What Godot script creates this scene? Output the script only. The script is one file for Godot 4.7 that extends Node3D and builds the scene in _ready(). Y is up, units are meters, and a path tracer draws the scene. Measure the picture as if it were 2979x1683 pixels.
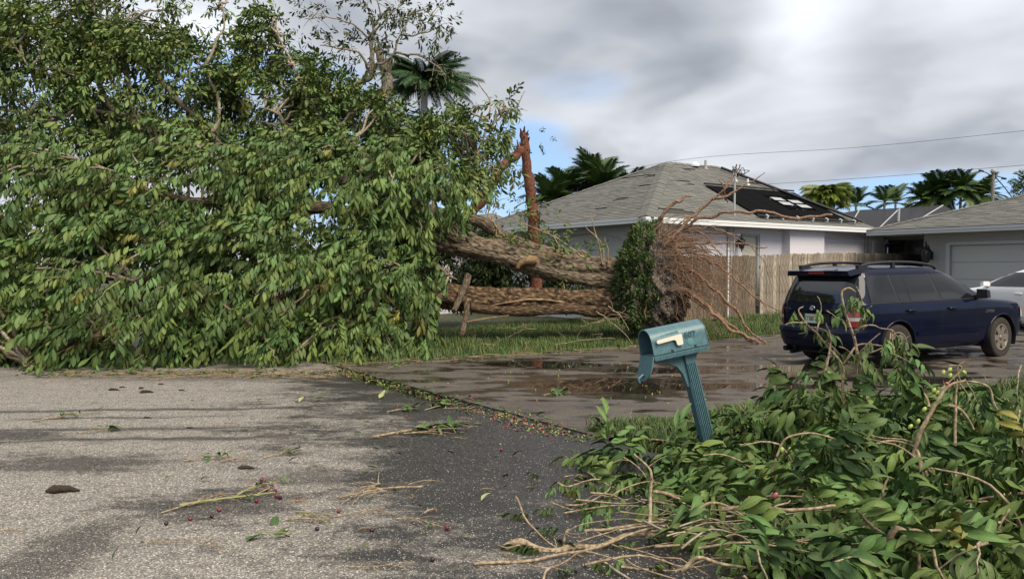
extends Node3D

# ---------------------------------------------------------------- helpers
var rng := RandomNumberGenerator.new()
var taken := {}
var M := {}
var bump_noise := FastNoiseLite.new()
var leaf_meshes: Array[Mesh] = []
var big_leaf_meshes: Array[Mesh] = []

class MB:
	var v := PackedVector3Array()
	var n := PackedVector3Array()
	var uv := PackedVector2Array()
	var col := PackedColorArray()
	var idx := PackedInt32Array()

	func tri(a: Vector3, b: Vector3, c: Vector3, color := Color.WHITE) -> void:
		var nn := (c - a).cross(b - a).normalized()
		var k := v.size()
		for p in [a, b, c]:
			v.append(p)
			n.append(nn)
			uv.append(Vector2(p.x, p.y))
			col.append(color)
		idx.append(k); idx.append(k + 1); idx.append(k + 2)

	func quad(a: Vector3, b: Vector3, c: Vector3, d: Vector3, color := Color.WHITE) -> void:
		var nn := (c - a).cross(b - a).normalized()
		var k := v.size()
		for p in [a, b, c, d]:
			v.append(p)
			n.append(nn)
			uv.append(Vector2(p.x, p.y))
			col.append(color)
		for i in [0, 1, 2, 0, 2, 3]:
			idx.append(k + i)

	# a convex block from eight corners: lower four, then upper four, each running round the same way
	func block(c: Array, color := Color.WHITE) -> void:
		var mid := Vector3.ZERO
		for p in c:
			mid += p / 8.0
		for f in [[0, 1, 2, 3], [4, 5, 6, 7], [0, 1, 5, 4], [1, 2, 6, 5], [2, 3, 7, 6], [3, 0, 4, 7]]:
			var a: Vector3 = c[f[0]]
			var b: Vector3 = c[f[1]]
			var d: Vector3 = c[f[2]]
			var e: Vector3 = c[f[3]]
			var nn := (d - a).cross(b - a)
			if nn.dot((a + b + d + e) / 4.0 - mid) < 0.0:
				quad(a, e, d, b, color)
			else:
				quad(a, b, d, e, color)

	func box(lo: Vector3, hi: Vector3, color := Color.WHITE, xf := Transform3D()) -> void:
		var c := []
		for y in [lo.y, hi.y]:
			for q in [[lo.x, lo.z], [hi.x, lo.z], [hi.x, hi.z], [lo.x, hi.z]]:
				c.append(xf * Vector3(q[0], y, q[1]))
		block(c, color)

	func tube(pts: Array, rad: Array, sides := 6, color := Color.WHITE, rough := 0.0, fn: FastNoiseLite = null, lobes := 0.0, ridge := 0.0) -> void:
		var u := Vector3.ZERO
		var k0 := v.size()
		var count := pts.size()
		var run := 0.0
		for i in count:
			var t: Vector3 = (pts[mini(i + 1, count - 1)] - pts[maxi(i - 1, 0)])
			if t.length() < 1e-6:
				t = Vector3.UP
			t = t.normalized()
			if i == 0:
				u = t.cross(Vector3(0.13, 0.2, 0.97)).normalized()
				if u.length() < 0.5:
					u = t.cross(Vector3.RIGHT).normalized()
			else:
				u = (u - t * u.dot(t)).normalized()
				run += (pts[i] - pts[i - 1]).length()
			var w := t.cross(u)
			for k in sides + 1:
				var a := TAU * k / sides
				var d := u * cos(a) + w * sin(a)
				var r: float = rad[i]
				if rough > 0.0:
					r *= 1.0 + rough * fn.get_noise_3dv(pts[i] * 1.6 + d * rad[i] * 3.0) + rough * 0.5 * fn.get_noise_3dv(pts[i] * 5.0 + d * rad[i] * 12.0)
				if ridge > 0.0:
					r *= 1.0 + ridge * (0.35 - absf(fn.get_noise_3dv(d * 3.2 + t * run * 0.55))) + ridge * 0.5 * fn.get_noise_3dv(d * 9.0 + t * run * 1.6)
				if lobes > 0.0:
					r *= 1.0 + lobes * cos(2.0 * a + 0.7) + lobes * 0.5 * cos(5.0 * a + run)
				v.append(pts[i] + d * r)
				n.append(d)
				uv.append(Vector2(float(k) / sides, run))
				col.append(color)
		var row := sides + 1
		for i in count - 1:
			for k in sides:
				var a := k0 + i * row + k
				for j in [a, a + row + 1, a + 1, a, a + row, a + row + 1]:
					idx.append(j)
		for e in [0, count - 1]:
			if rad[e] > 0.004:
				var k := v.size()
				var t: Vector3 = (pts[1] - pts[0]) if e == 0 else (pts[count - 1] - pts[count - 2])
				t = t.normalized() * (-1.0 if e == 0 else 1.0)
				v.append(pts[e] + t * rad[e] * 0.15); n.append(t); uv.append(Vector2.ZERO); col.append(color)
				for s in sides + 1:
					v.append(v[k0 + e * row + s]); n.append(t); uv.append(Vector2.ZERO); col.append(color)
				for s in sides:
					idx.append(k)
					if e == 0:
						idx.append(k + 1 + s); idx.append(k + 2 + s)
					else:
						idx.append(k + 2 + s); idx.append(k + 1 + s)

	# a sheet of rows of points; front side is where (along the row) x (to the next row) points away from the viewer
	func sheet(rows: Array, color := Color.WHITE, flip := false) -> void:
		var k0 := v.size()
		var w: int = rows[0].size()
		for i in rows.size():
			for j in w:
				v.append(rows[i][j])
				n.append(Vector3.ZERO)
				uv.append(Vector2(float(j) / (w - 1), float(i) / (rows.size() - 1)))
				col.append(color)
		for i in rows.size() - 1:
			for j in w - 1:
				var a := k0 + i * w + j
				var f := [a, a + 1, a + w + 1, a, a + w + 1, a + w] if not flip else [a, a + w + 1, a + 1, a, a + w, a + w + 1]
				for q in f:
					idx.append(q)
		smooth(k0)

	func smooth(k0 := 0) -> void:
		for i in range(k0, n.size()):
			n[i] = Vector3.ZERO
		var i := 0
		while i < idx.size():
			if idx[i] >= k0:
				var a := idx[i]
				var b := idx[i + 1]
				var c := idx[i + 2]
				var nn := (v[c] - v[a]).cross(v[b] - v[a])
				n[a] += nn; n[b] += nn; n[c] += nn
			i += 3
		for j in range(k0, n.size()):
			n[j] = n[j].normalized() if n[j].length() > 1e-12 else Vector3.UP

	func lathe(prof: Array, seg := 24, xf := Transform3D(), color := Color.WHITE) -> void:
		# prof: Vector2(radius, y), bottom to top, outside on the right
		var rows := []
		for p in prof:
			var r := []
			for k in seg + 1:
				var a := TAU * k / seg
				r.append(xf * Vector3(cos(a) * p.x, p.y, sin(a) * p.x))
			rows.append(r)
		sheet(rows, color)

	func poly(pts: PackedVector2Array, depth: float, xf := Transform3D(), color := Color.WHITE) -> void:
		# outline in x,y pushed from z=0 to z=depth
		var ix := Geometry2D.triangulate_polygon(pts)
		var cw := Geometry2D.is_polygon_clockwise(pts)
		for side in 2:
			var z := depth * side
			var i := 0
			while i < ix.size():
				var a := xf * Vector3(pts[ix[i]].x, pts[ix[i]].y, z)
				var b := xf * Vector3(pts[ix[i + 1]].x, pts[ix[i + 1]].y, z)
				var c := xf * Vector3(pts[ix[i + 2]].x, pts[ix[i + 2]].y, z)
				var want := xf.basis * Vector3(0, 0, (1.0 if side == 1 else -1.0) * signf(depth))
				if (c - a).cross(b - a).dot(want) < 0.0:
					tri(a, c, b, color)
				else:
					tri(a, b, c, color)
				i += 3
		var m := pts.size()
		for i in m:
			var p := pts[i]
			var q := pts[(i + 1) % m]
			var out2 := Vector2(q.y - p.y, p.x - q.x) * (-1.0 if cw else 1.0)
			var a := xf * Vector3(p.x, p.y, 0)
			var b := xf * Vector3(q.x, q.y, 0)
			var c := xf * Vector3(q.x, q.y, depth)
			var d := xf * Vector3(p.x, p.y, depth)
			if (c - a).cross(b - a).dot(xf.basis * Vector3(out2.x, out2.y, 0)) < 0.0:
				quad(a, d, c, b, color)
			else:
				quad(a, b, c, d, color)

	func mesh() -> ArrayMesh:
		return onto(ArrayMesh.new())

	func onto(am: ArrayMesh) -> ArrayMesh:
		var arr := []
		arr.resize(Mesh.ARRAY_MAX)
		arr[Mesh.ARRAY_VERTEX] = v
		arr[Mesh.ARRAY_NORMAL] = n
		arr[Mesh.ARRAY_TEX_UV] = uv
		arr[Mesh.ARRAY_COLOR] = col
		arr[Mesh.ARRAY_INDEX] = idx
		am.add_surface_from_arrays(Mesh.PRIMITIVE_TRIANGLES, arr)
		return am

func numbered(called: String, parent: Node) -> String:
	var key := "%d/%s" % [parent.get_instance_id(), called]
	var k: int = taken.get(key, 0)
	taken[key] = k + 1
	return called if k == 0 else "%s_%03d" % [called, k]

func obj(called: String, mesh: Mesh, material: Material, parent: Node3D = self, xf := Transform3D()) -> MeshInstance3D:
	var o := MeshInstance3D.new()
	o.name = numbered(called, parent)
	o.mesh = mesh
	if material:
		o.material_override = material
	o.transform = xf
	parent.add_child(o, true)
	return o

func tag(o: Node, label: String, category := "", group := "", kind := "") -> Node:
	if label: o.set_meta("label", label)
	if category: o.set_meta("category", category)
	if group: o.set_meta("group", group)
	if kind: o.set_meta("kind", kind)
	return o

func thing(called: String, label: String, category: String, at := Vector3.ZERO, turn := 0.0, group := "") -> Node3D:
	var o := Node3D.new()
	o.name = numbered(called, self)
	add_child(o, true)
	o.position = at
	o.rotation.y = turn
	tag(o, label, category, group)
	return o

func structure(called: String, mesh: Mesh, material: Material) -> MeshInstance3D:
	var o := obj(called, mesh, material)
	tag(o, called.replace("_", " ") + " of the place", "", "", "structure")
	return o

func multi(called: String, mesh: Mesh, material: Material, xfs: Array, cols: Array, parent: Node3D = self) -> MultiMeshInstance3D:
	var mm := MultiMesh.new()
	mm.transform_format = MultiMesh.TRANSFORM_3D
	mm.use_colors = cols.size() > 0
	mm.mesh = mesh
	mm.instance_count = xfs.size()
	for i in xfs.size():
		mm.set_instance_transform(i, xfs[i])
		if cols.size():
			mm.set_instance_color(i, cols[i])
	var o := MultiMeshInstance3D.new()
	o.name = numbered(called, parent)
	o.multimesh = mm
	if material:
		o.material_override = material
	parent.add_child(o, true)
	o.set_meta("kind", "stuff")
	return o

func lin(r: float, g: float, b: float, a := 1.0) -> Color:
	var c := Color(r, g, b).linear_to_srgb()
	c.a = a
	return c

func paint(c: Color, rough := 0.7, metal := 0.0, spec := 0.5) -> StandardMaterial3D:
	var m := StandardMaterial3D.new()
	m.albedo_color = c
	m.roughness = rough
	m.metallic = metal
	m.metallic_specular = spec
	return m

func noise_picture(freq: float, octaves: int, ramp: Array, size := 256, sd := 1, kind := FastNoiseLite.TYPE_SIMPLEX_SMOOTH) -> ImageTexture:
	# a repeating picture of noise, coloured by a ramp of [offset, colour]
	var f := FastNoiseLite.new()
	f.seed = sd
	f.noise_type = kind
	f.frequency = freq
	f.fractal_octaves = octaves
	var im := f.get_seamless_image(size, size, false, false, 0.15)
	var g := Gradient.new()
	g.offsets = PackedFloat32Array(ramp.map(func(q): return q[0]))
	g.colors = PackedColorArray(ramp.map(func(q): return q[1]))
	var lut := PackedByteArray()
	for i in 256:
		var c := g.sample(i / 255.0)
		lut.append(int(c.r * 255)); lut.append(int(c.g * 255)); lut.append(int(c.b * 255))
	im.convert(Image.FORMAT_L8)
	var src := im.get_data()
	var dst := PackedByteArray()
	dst.resize(size * size * 3)
	for i in size * size:
		var q := src[i] * 3
		dst[i * 3] = lut[q]; dst[i * 3 + 1] = lut[q + 1]; dst[i * 3 + 2] = lut[q + 2]
	return ImageTexture.create_from_image(Image.create_from_data(size, size, false, Image.FORMAT_RGB8, dst))

func grained(ramp: Array, scale: Vector3, rough := 0.9, freq := 0.02, octaves := 5, sd := 1, relief := 0.0, world := false) -> StandardMaterial3D:
	var m := StandardMaterial3D.new()
	m.albedo_texture = noise_picture(freq, octaves, ramp, 256, sd)
	m.uv1_triplanar = true
	m.uv1_world_triplanar = world
	m.uv1_scale = scale
	m.roughness = rough
	if relief > 0.0:
		m.heightmap_enabled = true
		m.heightmap_scale = relief
		m.heightmap_texture = noise_picture(freq * 1.6, octaves, [[0.0, Color.BLACK], [1.0, Color.WHITE]], 256, sd + 7)
	return m

func curve(pts: Array, per := 6) -> Array:
	# a smooth line through the points
	var out := []
	for i in pts.size() - 1:
		var a: Vector3 = pts[maxi(i - 1, 0)]
		var b: Vector3 = pts[i]
		var c: Vector3 = pts[i + 1]
		var d: Vector3 = pts[mini(i + 2, pts.size() - 1)]
		for k in per:
			out.append(b.cubic_interpolate(c, a, d, float(k) / per))
	out.append(pts[-1])
	return out

func taper(count: int, r0: float, r1: float, power := 1.0) -> Array:
	var out := []
	for i in count:
		out.append(lerpf(r0, r1, pow(float(i) / maxi(count - 1, 1), power)))
	return out

func limb_mesh(pts: Array, r0: float, r1: float, sides := 7, rough := 0.12, per := 6, wobble := 0.0) -> ArrayMesh:
	var line := curve(pts, per)
	if wobble > 0.0:
		for i in range(1, line.size() - 1):
			line[i] += Vector3(bump_noise.get_noise_3dv(line[i] * 3.0), bump_noise.get_noise_3dv(line[i] * 3.0 + Vector3(9, 0, 0)), bump_noise.get_noise_3dv(line[i] * 3.0 + Vector3(0, 9, 0))) * wobble
	var m := MB.new()
	m.tube(line, taper(line.size(), r0, r1), sides, Color.WHITE, rough, bump_noise)
	return m.mesh()

# the plots lie at an angle to the camera: t runs from the road edge into the plot, s along the street
func lot(t: float, s: float, y := 0.0) -> Vector3:
	return Vector3(0.563 + 0.8433 * t - 0.5374 * s, y, -(8.41 + 0.5374 * t + 0.8433 * s))

func rise(t: float) -> float:
	return 0.42 * smoothstep(5.0, 21.0, t)

func t_of(p: Vector3) -> float:
	return (p.x - 0.563) * 0.8433 + (-p.z - 8.41) * 0.5374

func s_of(p: Vector3) -> float:
	return -(p.x - 0.563) * 0.5374 + (-p.z - 8.41) * 0.8433

const LOT_TURN := 0.5674

func on_ground(p: Vector3) -> Vector3:
	return Vector3(p.x, rise(t_of(p)), p.z)

func along(x_dir: Vector3, up_hint: Vector3) -> Basis:
	var x := x_dir.normalized()
	var y := up_hint - x * up_hint.dot(x)
	y = y.normalized() if y.length() > 1e-4 else x.cross(Vector3(0.3, 0.1, 0.9)).normalized()
	return Basis(x, y, x.cross(y))

func jitter(k: float) -> Vector3:
	return Vector3(rng.randf_range(-k, k), rng.randf_range(-k, k), rng.randf_range(-k, k))

# ---------------------------------------------------------------- leaves
func leaf_mesh(wide: float, droop: float, fold: float, wave: float, segs := 4, far := 0.85) -> ArrayMesh:
	# one leaf a metre long on +x, its upper face +y
	var m := MB.new()
	var rows := []
	for i in segs + 1:
		var t := float(i) / segs
		var h := wide * pow(sin(PI * clampf(pow(t, far), 0.015, 0.985)), 0.72)
		var y := -droop * t * t
		var x := t - 0.25 * droop * droop * t * t * t
		var tw := wave * sin(t * 7.0)
		rows.append([Vector3(x, y + fold * h + tw * h, -h), Vector3(x, y, 0), Vector3(x, y + fold * h - tw * h, h)])
	m.sheet(rows, Color.WHITE, false)
	var over := false
	if m.n[1].y < 0:
		m = MB.new()
		m.sheet(rows, Color.WHITE, true)
		over = true
	# the underside of the blade, paler than its face
	var under := rows.map(func(r): return r.map(func(p): return p + Vector3(0, -0.006, 0)))
	m.sheet(under, Color(1.35, 1.18, 1.5), not over)
	return m.mesh()

func leaf_picture() -> ImageTexture:
	var w := 48
	var h := 128
	var im := Image.create(w, h, false, Image.FORMAT_RGB8)
	var f := FastNoiseLite.new()
	f.frequency = 0.05
	for y in h:
		for x in w:
			var u := absf((x + 0.5) / w - 0.5) * 2.0
			var k := 0.80 + 0.10 * f.get_noise_2d(x * 2, y)
			var vein := fposmod(y / float(h) * 11.0 - u * 1.6, 1.0)
			k += 0.07 * exp(-pow((vein - 0.5) / 0.12, 2.0))
			var c := Color(k, k, k * 0.96)
			var mid := exp(-pow(u / 0.07, 2.0))
			c = c.lerp(Color(1.0, 1.0, 0.86), mid * 0.8)
			im.set_pixel(x, y, c)
	return ImageTexture.create_from_image(im)

class Spray:
	var mesh: ArrayMesh
	var twig: ArrayMesh
	var leaves: Array = []   # [which leaf, place]

func make_spray(count: int, stem: float, leaf_len: float, meshes: Array, hang: float, spread: float, bare := 0.25) -> Spray:
	# a twig on +x with leaves that hang from it
	var s := Spray.new()
	var line := []
	for i in 5:
		var t := i / 4.0
		line.append(Vector3(stem * t, -0.22 * stem * t * t + rng.randf_range(-0.02, 0.02) * stem, rng.randf_range(-0.05, 0.05) * stem))
	var tw := MB.new()
	tw.tube(line, taper(5, 0.006 + stem * 0.008, 0.0025), 4)
	s.twig = tw.mesh()
	var all := SurfaceTool.new()
	all.begin(Mesh.PRIMITIVE_TRIANGLES)
	for i in count:
		var t := bare + (1.0 - bare) * pow(float(i + 0.6) / count, 0.8)
		var at: Vector3 = line[0].lerp(line[4], t) + Vector3(0, -0.22 * stem * (t * t - t), 0)
		var a := i * 2.4 + rng.randf_range(-0.5, 0.5)
		var side := Vector3(0, cos(a), sin(a))
		var d := (Vector3(0.35 + 0.5 * t, 0, 0) + side * spread + Vector3(0, -hang, 0) + jitter(0.22)).normalized()
		var l := leaf_len * rng.randf_range(0.5, 1.22)
		var b := along(d, Vector3.UP + side * 0.5 + jitter(0.35)).scaled_local(Vector3(l, l, l))
		var xf := Transform3D(b, at + d * 0.02)
		var w := rng.randi() % meshes.size()
		s.leaves.append([w, xf])
		all.append_from(meshes[w], 0, xf)
	s.mesh = all.commit()
	return s

func green(base: Color, spread: float) -> Color:
	# vertex and copy colours are linear values
	var k := 1.0 + rng.randf_range(-spread, spread)
	var warm := rng.randf_range(-0.12, 0.12)
	if rng.randf() < 0.014:
		return Color(base.g * 1.1 * k, base.g * 1.05 * k, base.b * 0.9 * k, 1.0)   # a yellowed one
	return Color(base.r * k * (1.0 + warm * 1.4), base.g * k, base.b * k * (1.0 - warm), 1.0)

# ---------------------------------------------------------------- light, air and camera
func sky_picture() -> ImageTexture:
	var w := 2048
	var h := 1024
	var f := FastNoiseLite.new()
	f.seed = 11
	f.noise_type = FastNoiseLite.TYPE_SIMPLEX_SMOOTH
	f.frequency = 1.0
	f.fractal_octaves = 6
	f.fractal_gain = 0.5
	var g := FastNoiseLite.new()
	g.seed = 5
	g.frequency = 1.0
	g.fractal_octaves = 4
	g.fractal_gain = 0.5
	# openings in the cloud: azimuth, height, half width, half height (degrees), how open
	var holes := [[-17.0, 11.0, 8.0, 3.0, 0.9], [-8.0, 8.4, 9.0, 2.2, 0.85], [0.5, 6.8, 4.2, 3.0, 1.0], [4.5, 12.5, 4.0, 1.2, 0.35], [-8.0, 4.0, 8.0, 2.5, 0.8], [26.0, 4.2, 8.0, 1.8, 1.0], [16.0, 2.5, 14.0, 1.6, 0.7], [-45.0, 9.0, 16.0, 4.0, 0.8], [60.0, 12.0, 14.0, 5.0, 0.8], [105.0, 8.0, 16.0, 5.0, 0.9], [165.0, 16.0, 22.0, 6.0, 0.9], [-120.0, 12.0, 20.0, 6.0, 0.9], [-80.0, 24.0, 14.0, 6.0, 0.7], [130.0, 35.0, 14.0, 7.0, 0.7]]
	# broad light and dark patches of cloud: azimuth, height, half width, half height, how much
	var tones := [[30.0, 16.0, 10.0, 5.0, 0.22], [19.0, 16.0, 3.0, 3.5, 0.22], [13.5, 10.0, 7.0, 3.5, -0.06], [20.0, 11.0, 4.0, 3.0, 0.16], [23.5, 13.5, 4.0, 3.0, -0.10], [4.0, 16.0, 9.0, 4.0, -0.12], [10.0, 17.0, 6.0, 3.0, -0.06], [-22.0, 14.0, 7.0, 3.5, 0.35], [-1.5, 5.0, 3.5, 2.0, 0.2], [27.0, 8.0, 8.0, 3.0, -0.10], [-75.0, 30.0, 30.0, 15.0, 0.2], [75.0, 30.0, 30.0, 14.0, -0.1], [150.0, 30.0, 40.0, 18.0, 0.25], [-150.0, 35.0, 30.0, 18.0, 0.1]]
	var px := PackedByteArray()
	px.resize(w * h * 3)
	var blue_hi := Vector3(0.26, 0.46, 0.84)
	var blue_lo := Vector3(0.40, 0.64, 0.93)
	var lut := PackedByteArray()
	for i in 2049:
		var l := i / 2048.0
		lut.append(int(round(255.0 * clampf(1.055 * pow(l, 1.0 / 2.4) - 0.055 if l > 0.0031 else l * 12.92, 0.0, 1.0))))
	for y in h:
		var el := 90.0 - 180.0 * (y + 0.5) / h
		var ce := cos(deg_to_rad(el))
		var se := sin(deg_to_rad(el))
		var up := maxf(se, 0.0)
		for x in w:
			var k := (y * w + x) * 3
			if el < -2.0:
				px[k] = 118; px[k + 1] = 120; px[k + 2] = 118
				continue
			var az := fposmod(360.0 * (x + 0.5) / w + 180.0, 360.0) - 180.0
			var ar := deg_to_rad(az)
			var d := Vector3(sin(ar) * ce, se, -cos(ar) * ce)
			var q := d / (up + 0.22)
			var n1 := f.get_noise_3d(q.x * 0.7 + 3.0, q.y * 0.5, q.z * 0.7)
			var n2 := g.get_noise_3d(q.x * 2.0 + 4.0 + 0.6 * n1, q.y, q.z * 2.0 + 0.6 * n1)
			var open := 0.0
			var tone := 0.0
			for o in holes:
				var da: float = fposmod(az - o[0] + 180.0, 360.0) - 180.0
				var e: float = (da / o[2]) ** 2 + ((el - o[1]) / o[3]) ** 2
				if e < 4.0:
					open = maxf(open, o[4] * exp(-e * e * 0.5))
			for o in tones:
				var da: float = fposmod(az - o[0] + 180.0, 360.0) - 180.0
				var e: float = (da / o[2]) ** 2 + ((el - o[1]) / o[3]) ** 2
				if e < 6.0:
					tone += o[4] * exp(-e)
			var bright := clampf(0.55 + 0.24 * n1 + 0.22 * n2 + tone, 0.34, 0.98)
			var cloud := Vector3(bright * 0.945, bright * 0.99, bright * 1.045 + 0.015)
			if bright < 0.46:
				cloud = cloud.lerp(Vector3(bright * 0.90, bright * 0.98, bright * 1.12), 0.6)
			var clear := smoothstep(0.12, 0.92, open + 0.55 * n1 * open + 0.75 * n2 * open)
			var blue := blue_lo.lerp(blue_hi, smoothstep(0.02, 0.30, up))
			var c := cloud.lerp(blue, clear * 0.9)
			px[k] = lut[int(clampf(c.x, 0.0, 1.0) * 2048)]
			px[k + 1] = lut[int(clampf(c.y, 0.0, 1.0) * 2048)]
			px[k + 2] = lut[int(clampf(c.z, 0.0, 1.0) * 2048)]
	return ImageTexture.create_from_image(Image.create_from_data(w, h, false, Image.FORMAT_RGB8, px))

func _ready() -> void:
	rng.seed = 20170911
	bump_noise.seed = 3
	bump_noise.frequency = 1.0
	bump_noise.fractal_octaves = 3

	var cam := Camera3D.new()
	cam.name = "camera"
	cam.position = Vector3(0, 1.59, 0)
	cam.rotation = Vector3(-0.0206, 0, 0.0036)
	cam.fov = 38.2
	cam.near = 0.05
	cam.far = 600.0
	add_child(cam)
	cam.current = true

	var env := Environment.new()
	env.background_mode = Environment.BG_SKY
	env.sky = Sky.new()
	var pan := PanoramaSkyMaterial.new()
	pan.panorama = sky_picture()
	env.sky.sky_material = pan
	env.tonemap_mode = Environment.TONE_MAPPER_LINEAR
	env.tonemap_exposure = 1.22
	env.background_energy_multiplier = 1.0
	env.sdfgi_enabled = true
	env.ssao_enabled = true
	env.ssil_enabled = true
	var we := WorldEnvironment.new()
	we.name = "world_environment"
	we.environment = env
	add_child(we)

	var sun := DirectionalLight3D.new()
	sun.name = "sun"
	sun.light_energy = 1.25
	sun.light_angular_distance = 40.0
	sun.light_color = Color(1.0, 0.95, 0.86)
	sun.shadow_enabled = true
	sun.rotation = Vector3(deg_to_rad(-50.0), deg_to_rad(36.0), 0)   # from behind the camera, over its other shoulder
	add_child(sun)

	materials()
	leaves_ready()
	ground()
	house_with_torn_roof()
	neighbour_house()
	fence()
	behind_the_houses()
	fallen_tree()
	trees_behind()
	blue_car()
	white_car()
	mailbox()
	branch_heap()
	litter()
	grass()

func materials() -> void:
	M.leaf_tex = leaf_picture()
	var leaf := paint(Color.WHITE, 0.58, 0.0, 0.4)
	leaf.albedo_texture = M.leaf_tex
	leaf.vertex_color_use_as_albedo = true
	leaf.backlight_enabled = true
	leaf.backlight = Color(0.30, 0.34, 0.10)
	M.leaf = leaf
	# single leaves carry one of a few greens
	M.tree_greens = []
	for c in [lin(0.125, 0.180, 0.060), lin(0.105, 0.160, 0.052), lin(0.145, 0.195, 0.068), lin(0.092, 0.150, 0.052)]:
		var m: StandardMaterial3D = leaf.duplicate()
		m.albedo_color = c
		M.tree_greens.append(m)
	M.heap_greens = []
	for c in [lin(0.110, 0.185, 0.056), lin(0.078, 0.150, 0.045), lin(0.145, 0.215, 0.070), lin(0.180, 0.240, 0.095)]:
		var m: StandardMaterial3D = leaf.duplicate()
		m.albedo_color = c
		m.roughness = 0.5
		M.heap_greens.append(m)
	M.dead_leaf = paint(lin(0.24, 0.10, 0.045), 0.6)
	M.pale_leaf = paint(lin(0.30, 0.32, 0.13), 0.6)
	M.frond = paint(Color.WHITE, 0.45)
	M.frond.vertex_color_use_as_albedo = true
	M.frond.backlight_enabled = true
	M.frond.backlight = Color(0.16, 0.2, 0.06)
	M.bark = grained([[0.22, lin(0.030, 0.022, 0.015)], [0.36, lin(0.105, 0.078, 0.050)], [0.52, lin(0.165, 0.125, 0.082)], [0.66, lin(0.20, 0.16, 0.108)], [0.82, lin(0.29, 0.25, 0.18)]], Vector3(3.0, 0.9, 1.0), 0.92, 0.02, 7, 2, 2.5)
	M.brown_bark = grained([[0.22, lin(0.018, 0.011, 0.007)], [0.38, lin(0.070, 0.042, 0.023)], [0.55, lin(0.105, 0.064, 0.034)], [0.70, lin(0.16, 0.10, 0.055)], [0.84, lin(0.30, 0.21, 0.12)]], Vector3(3.0, 0.9, 1.0), 0.95, 0.024, 7, 4, 3.5)
	for m in [M.bark, M.brown_bark]:
		m.uv1_triplanar = false
	M.pale_bark = grained([[0.3, lin(0.19, 0.15, 0.11)], [0.55, lin(0.34, 0.285, 0.215)], [0.75, lin(0.45, 0.40, 0.31)]], Vector3(2.5, 2.5, 2.5), 0.85, 0.02, 4, 3, 1.0)
	M.twig = grained([[0.3, lin(0.15, 0.105, 0.062)], [0.55, lin(0.30, 0.225, 0.14)], [0.75, lin(0.42, 0.34, 0.22)]], Vector3(5, 5, 5), 0.8, 0.02, 4, 6)
	M.green_twig = paint(lin(0.24, 0.25, 0.085), 0.7)
	M.red_bark = grained([[0.28, lin(0.06, 0.02, 0.012)], [0.5, lin(0.16, 0.052, 0.026)], [0.72, lin(0.24, 0.095, 0.05)]], Vector3(2, 2, 2), 0.85, 0.03, 5, 8, 2.5)
	M.root = grained([[0.28, lin(0.10, 0.055, 0.034)], [0.52, lin(0.23, 0.135, 0.082)], [0.75, lin(0.36, 0.23, 0.15)]], Vector3(3, 3, 3), 0.85, 0.03, 4, 9, 1.0)
	M.fine_root = paint(lin(0.23, 0.105, 0.062), 0.9)
	M.torn = grained([[0.3, lin(0.20, 0.115, 0.055)], [0.55, lin(0.34, 0.22, 0.115)], [0.75, lin(0.46, 0.33, 0.20)]], Vector3(1, 8, 8), 0.85, 0.02, 4, 12, 1.5)
	M.soil = grained([[0.25, lin(0.035, 0.026, 0.02)], [0.45, lin(0.085, 0.066, 0.05)], [0.62, lin(0.15, 0.12, 0.095)], [0.8, lin(0.33, 0.30, 0.26)]], Vector3(1.3, 1.3, 1.3), 1.0, 0.05, 5, 14, 5.0)
	M.grass = paint(Color.WHITE, 0.65)
	M.grass.vertex_color_use_as_albedo = true
	M.stucco = grained([[0.3, lin(0.58, 0.56, 0.61)], [0.7, lin(0.68, 0.66, 0.71)]], Vector3(1.5, 1.5, 1.5), 0.95, 0.05, 5, 20, 0.5)
	M.stucco_grey = grained([[0.3, lin(0.27, 0.27, 0.275)], [0.7, lin(0.33, 0.33, 0.33)]], Vector3(1.5, 1.5, 1.5), 0.95, 0.05, 5, 21, 0.5)
	M.white_trim = paint(lin(0.72, 0.73, 0.74), 0.45)
	M.grey_trim = paint(lin(0.38, 0.40, 0.41), 0.5)
	M.soffit = paint(lin(0.45, 0.45, 0.46), 0.7)
	M.garage_white = paint(lin(0.66, 0.67, 0.65), 0.6)
	M.garage_grey = paint(lin(0.40, 0.41, 0.40), 0.6)
	M.door_cream = paint(lin(0.58, 0.56, 0.47), 0.5)
	M.black_metal = paint(lin(0.012, 0.012, 0.013), 0.45, 0.3)
	M.black_plastic = paint(lin(0.014, 0.014, 0.015), 0.5)
	M.solar = paint(lin(0.004, 0.004, 0.0045), 0.85, 0.0, 0.15)
	M.underlay = paint(lin(0.045, 0.043, 0.042), 0.95)
	M.roof_base = paint(lin(0.13, 0.125, 0.115), 0.95)
	M.shingles = []
	for c in [Color(0.138, 0.137, 0.127), Color(0.148, 0.147, 0.136), Color(0.160, 0.158, 0.146), Color(0.128, 0.127, 0.118)]:
		M.shingles.append(grained([[0.3, lin(c.r * 0.8, c.g * 0.8, c.b * 0.8)], [0.7, lin(c.r * 1.15, c.g * 1.15, c.b * 1.12)]], Vector3(4, 4, 4), 0.95, 0.06, 3, 30 + M.shingles.size()))
	M.shingle = paint(Color.WHITE, 0.95)
	M.shingle.vertex_color_use_as_albedo = true
	M.glass_dark = paint(lin(0.010, 0.011, 0.013), 0.04, 0.0, 0.6)
	M.window_pane = paint(lin(0.02, 0.022, 0.026), 0.05, 0.0, 0.55)
	M.bronze = paint(lin(0.05, 0.042, 0.034), 0.5, 0.4)
	M.aluminium = paint(lin(0.42, 0.43, 0.44), 0.5, 0.3)
	M.screen = paint(lin(0.022, 0.022, 0.026, 0.86), 0.9)
	M.screen.transparency = BaseMaterial3D.TRANSPARENCY_ALPHA
	M.wood_new = []
	M.wood_old = []
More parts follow.
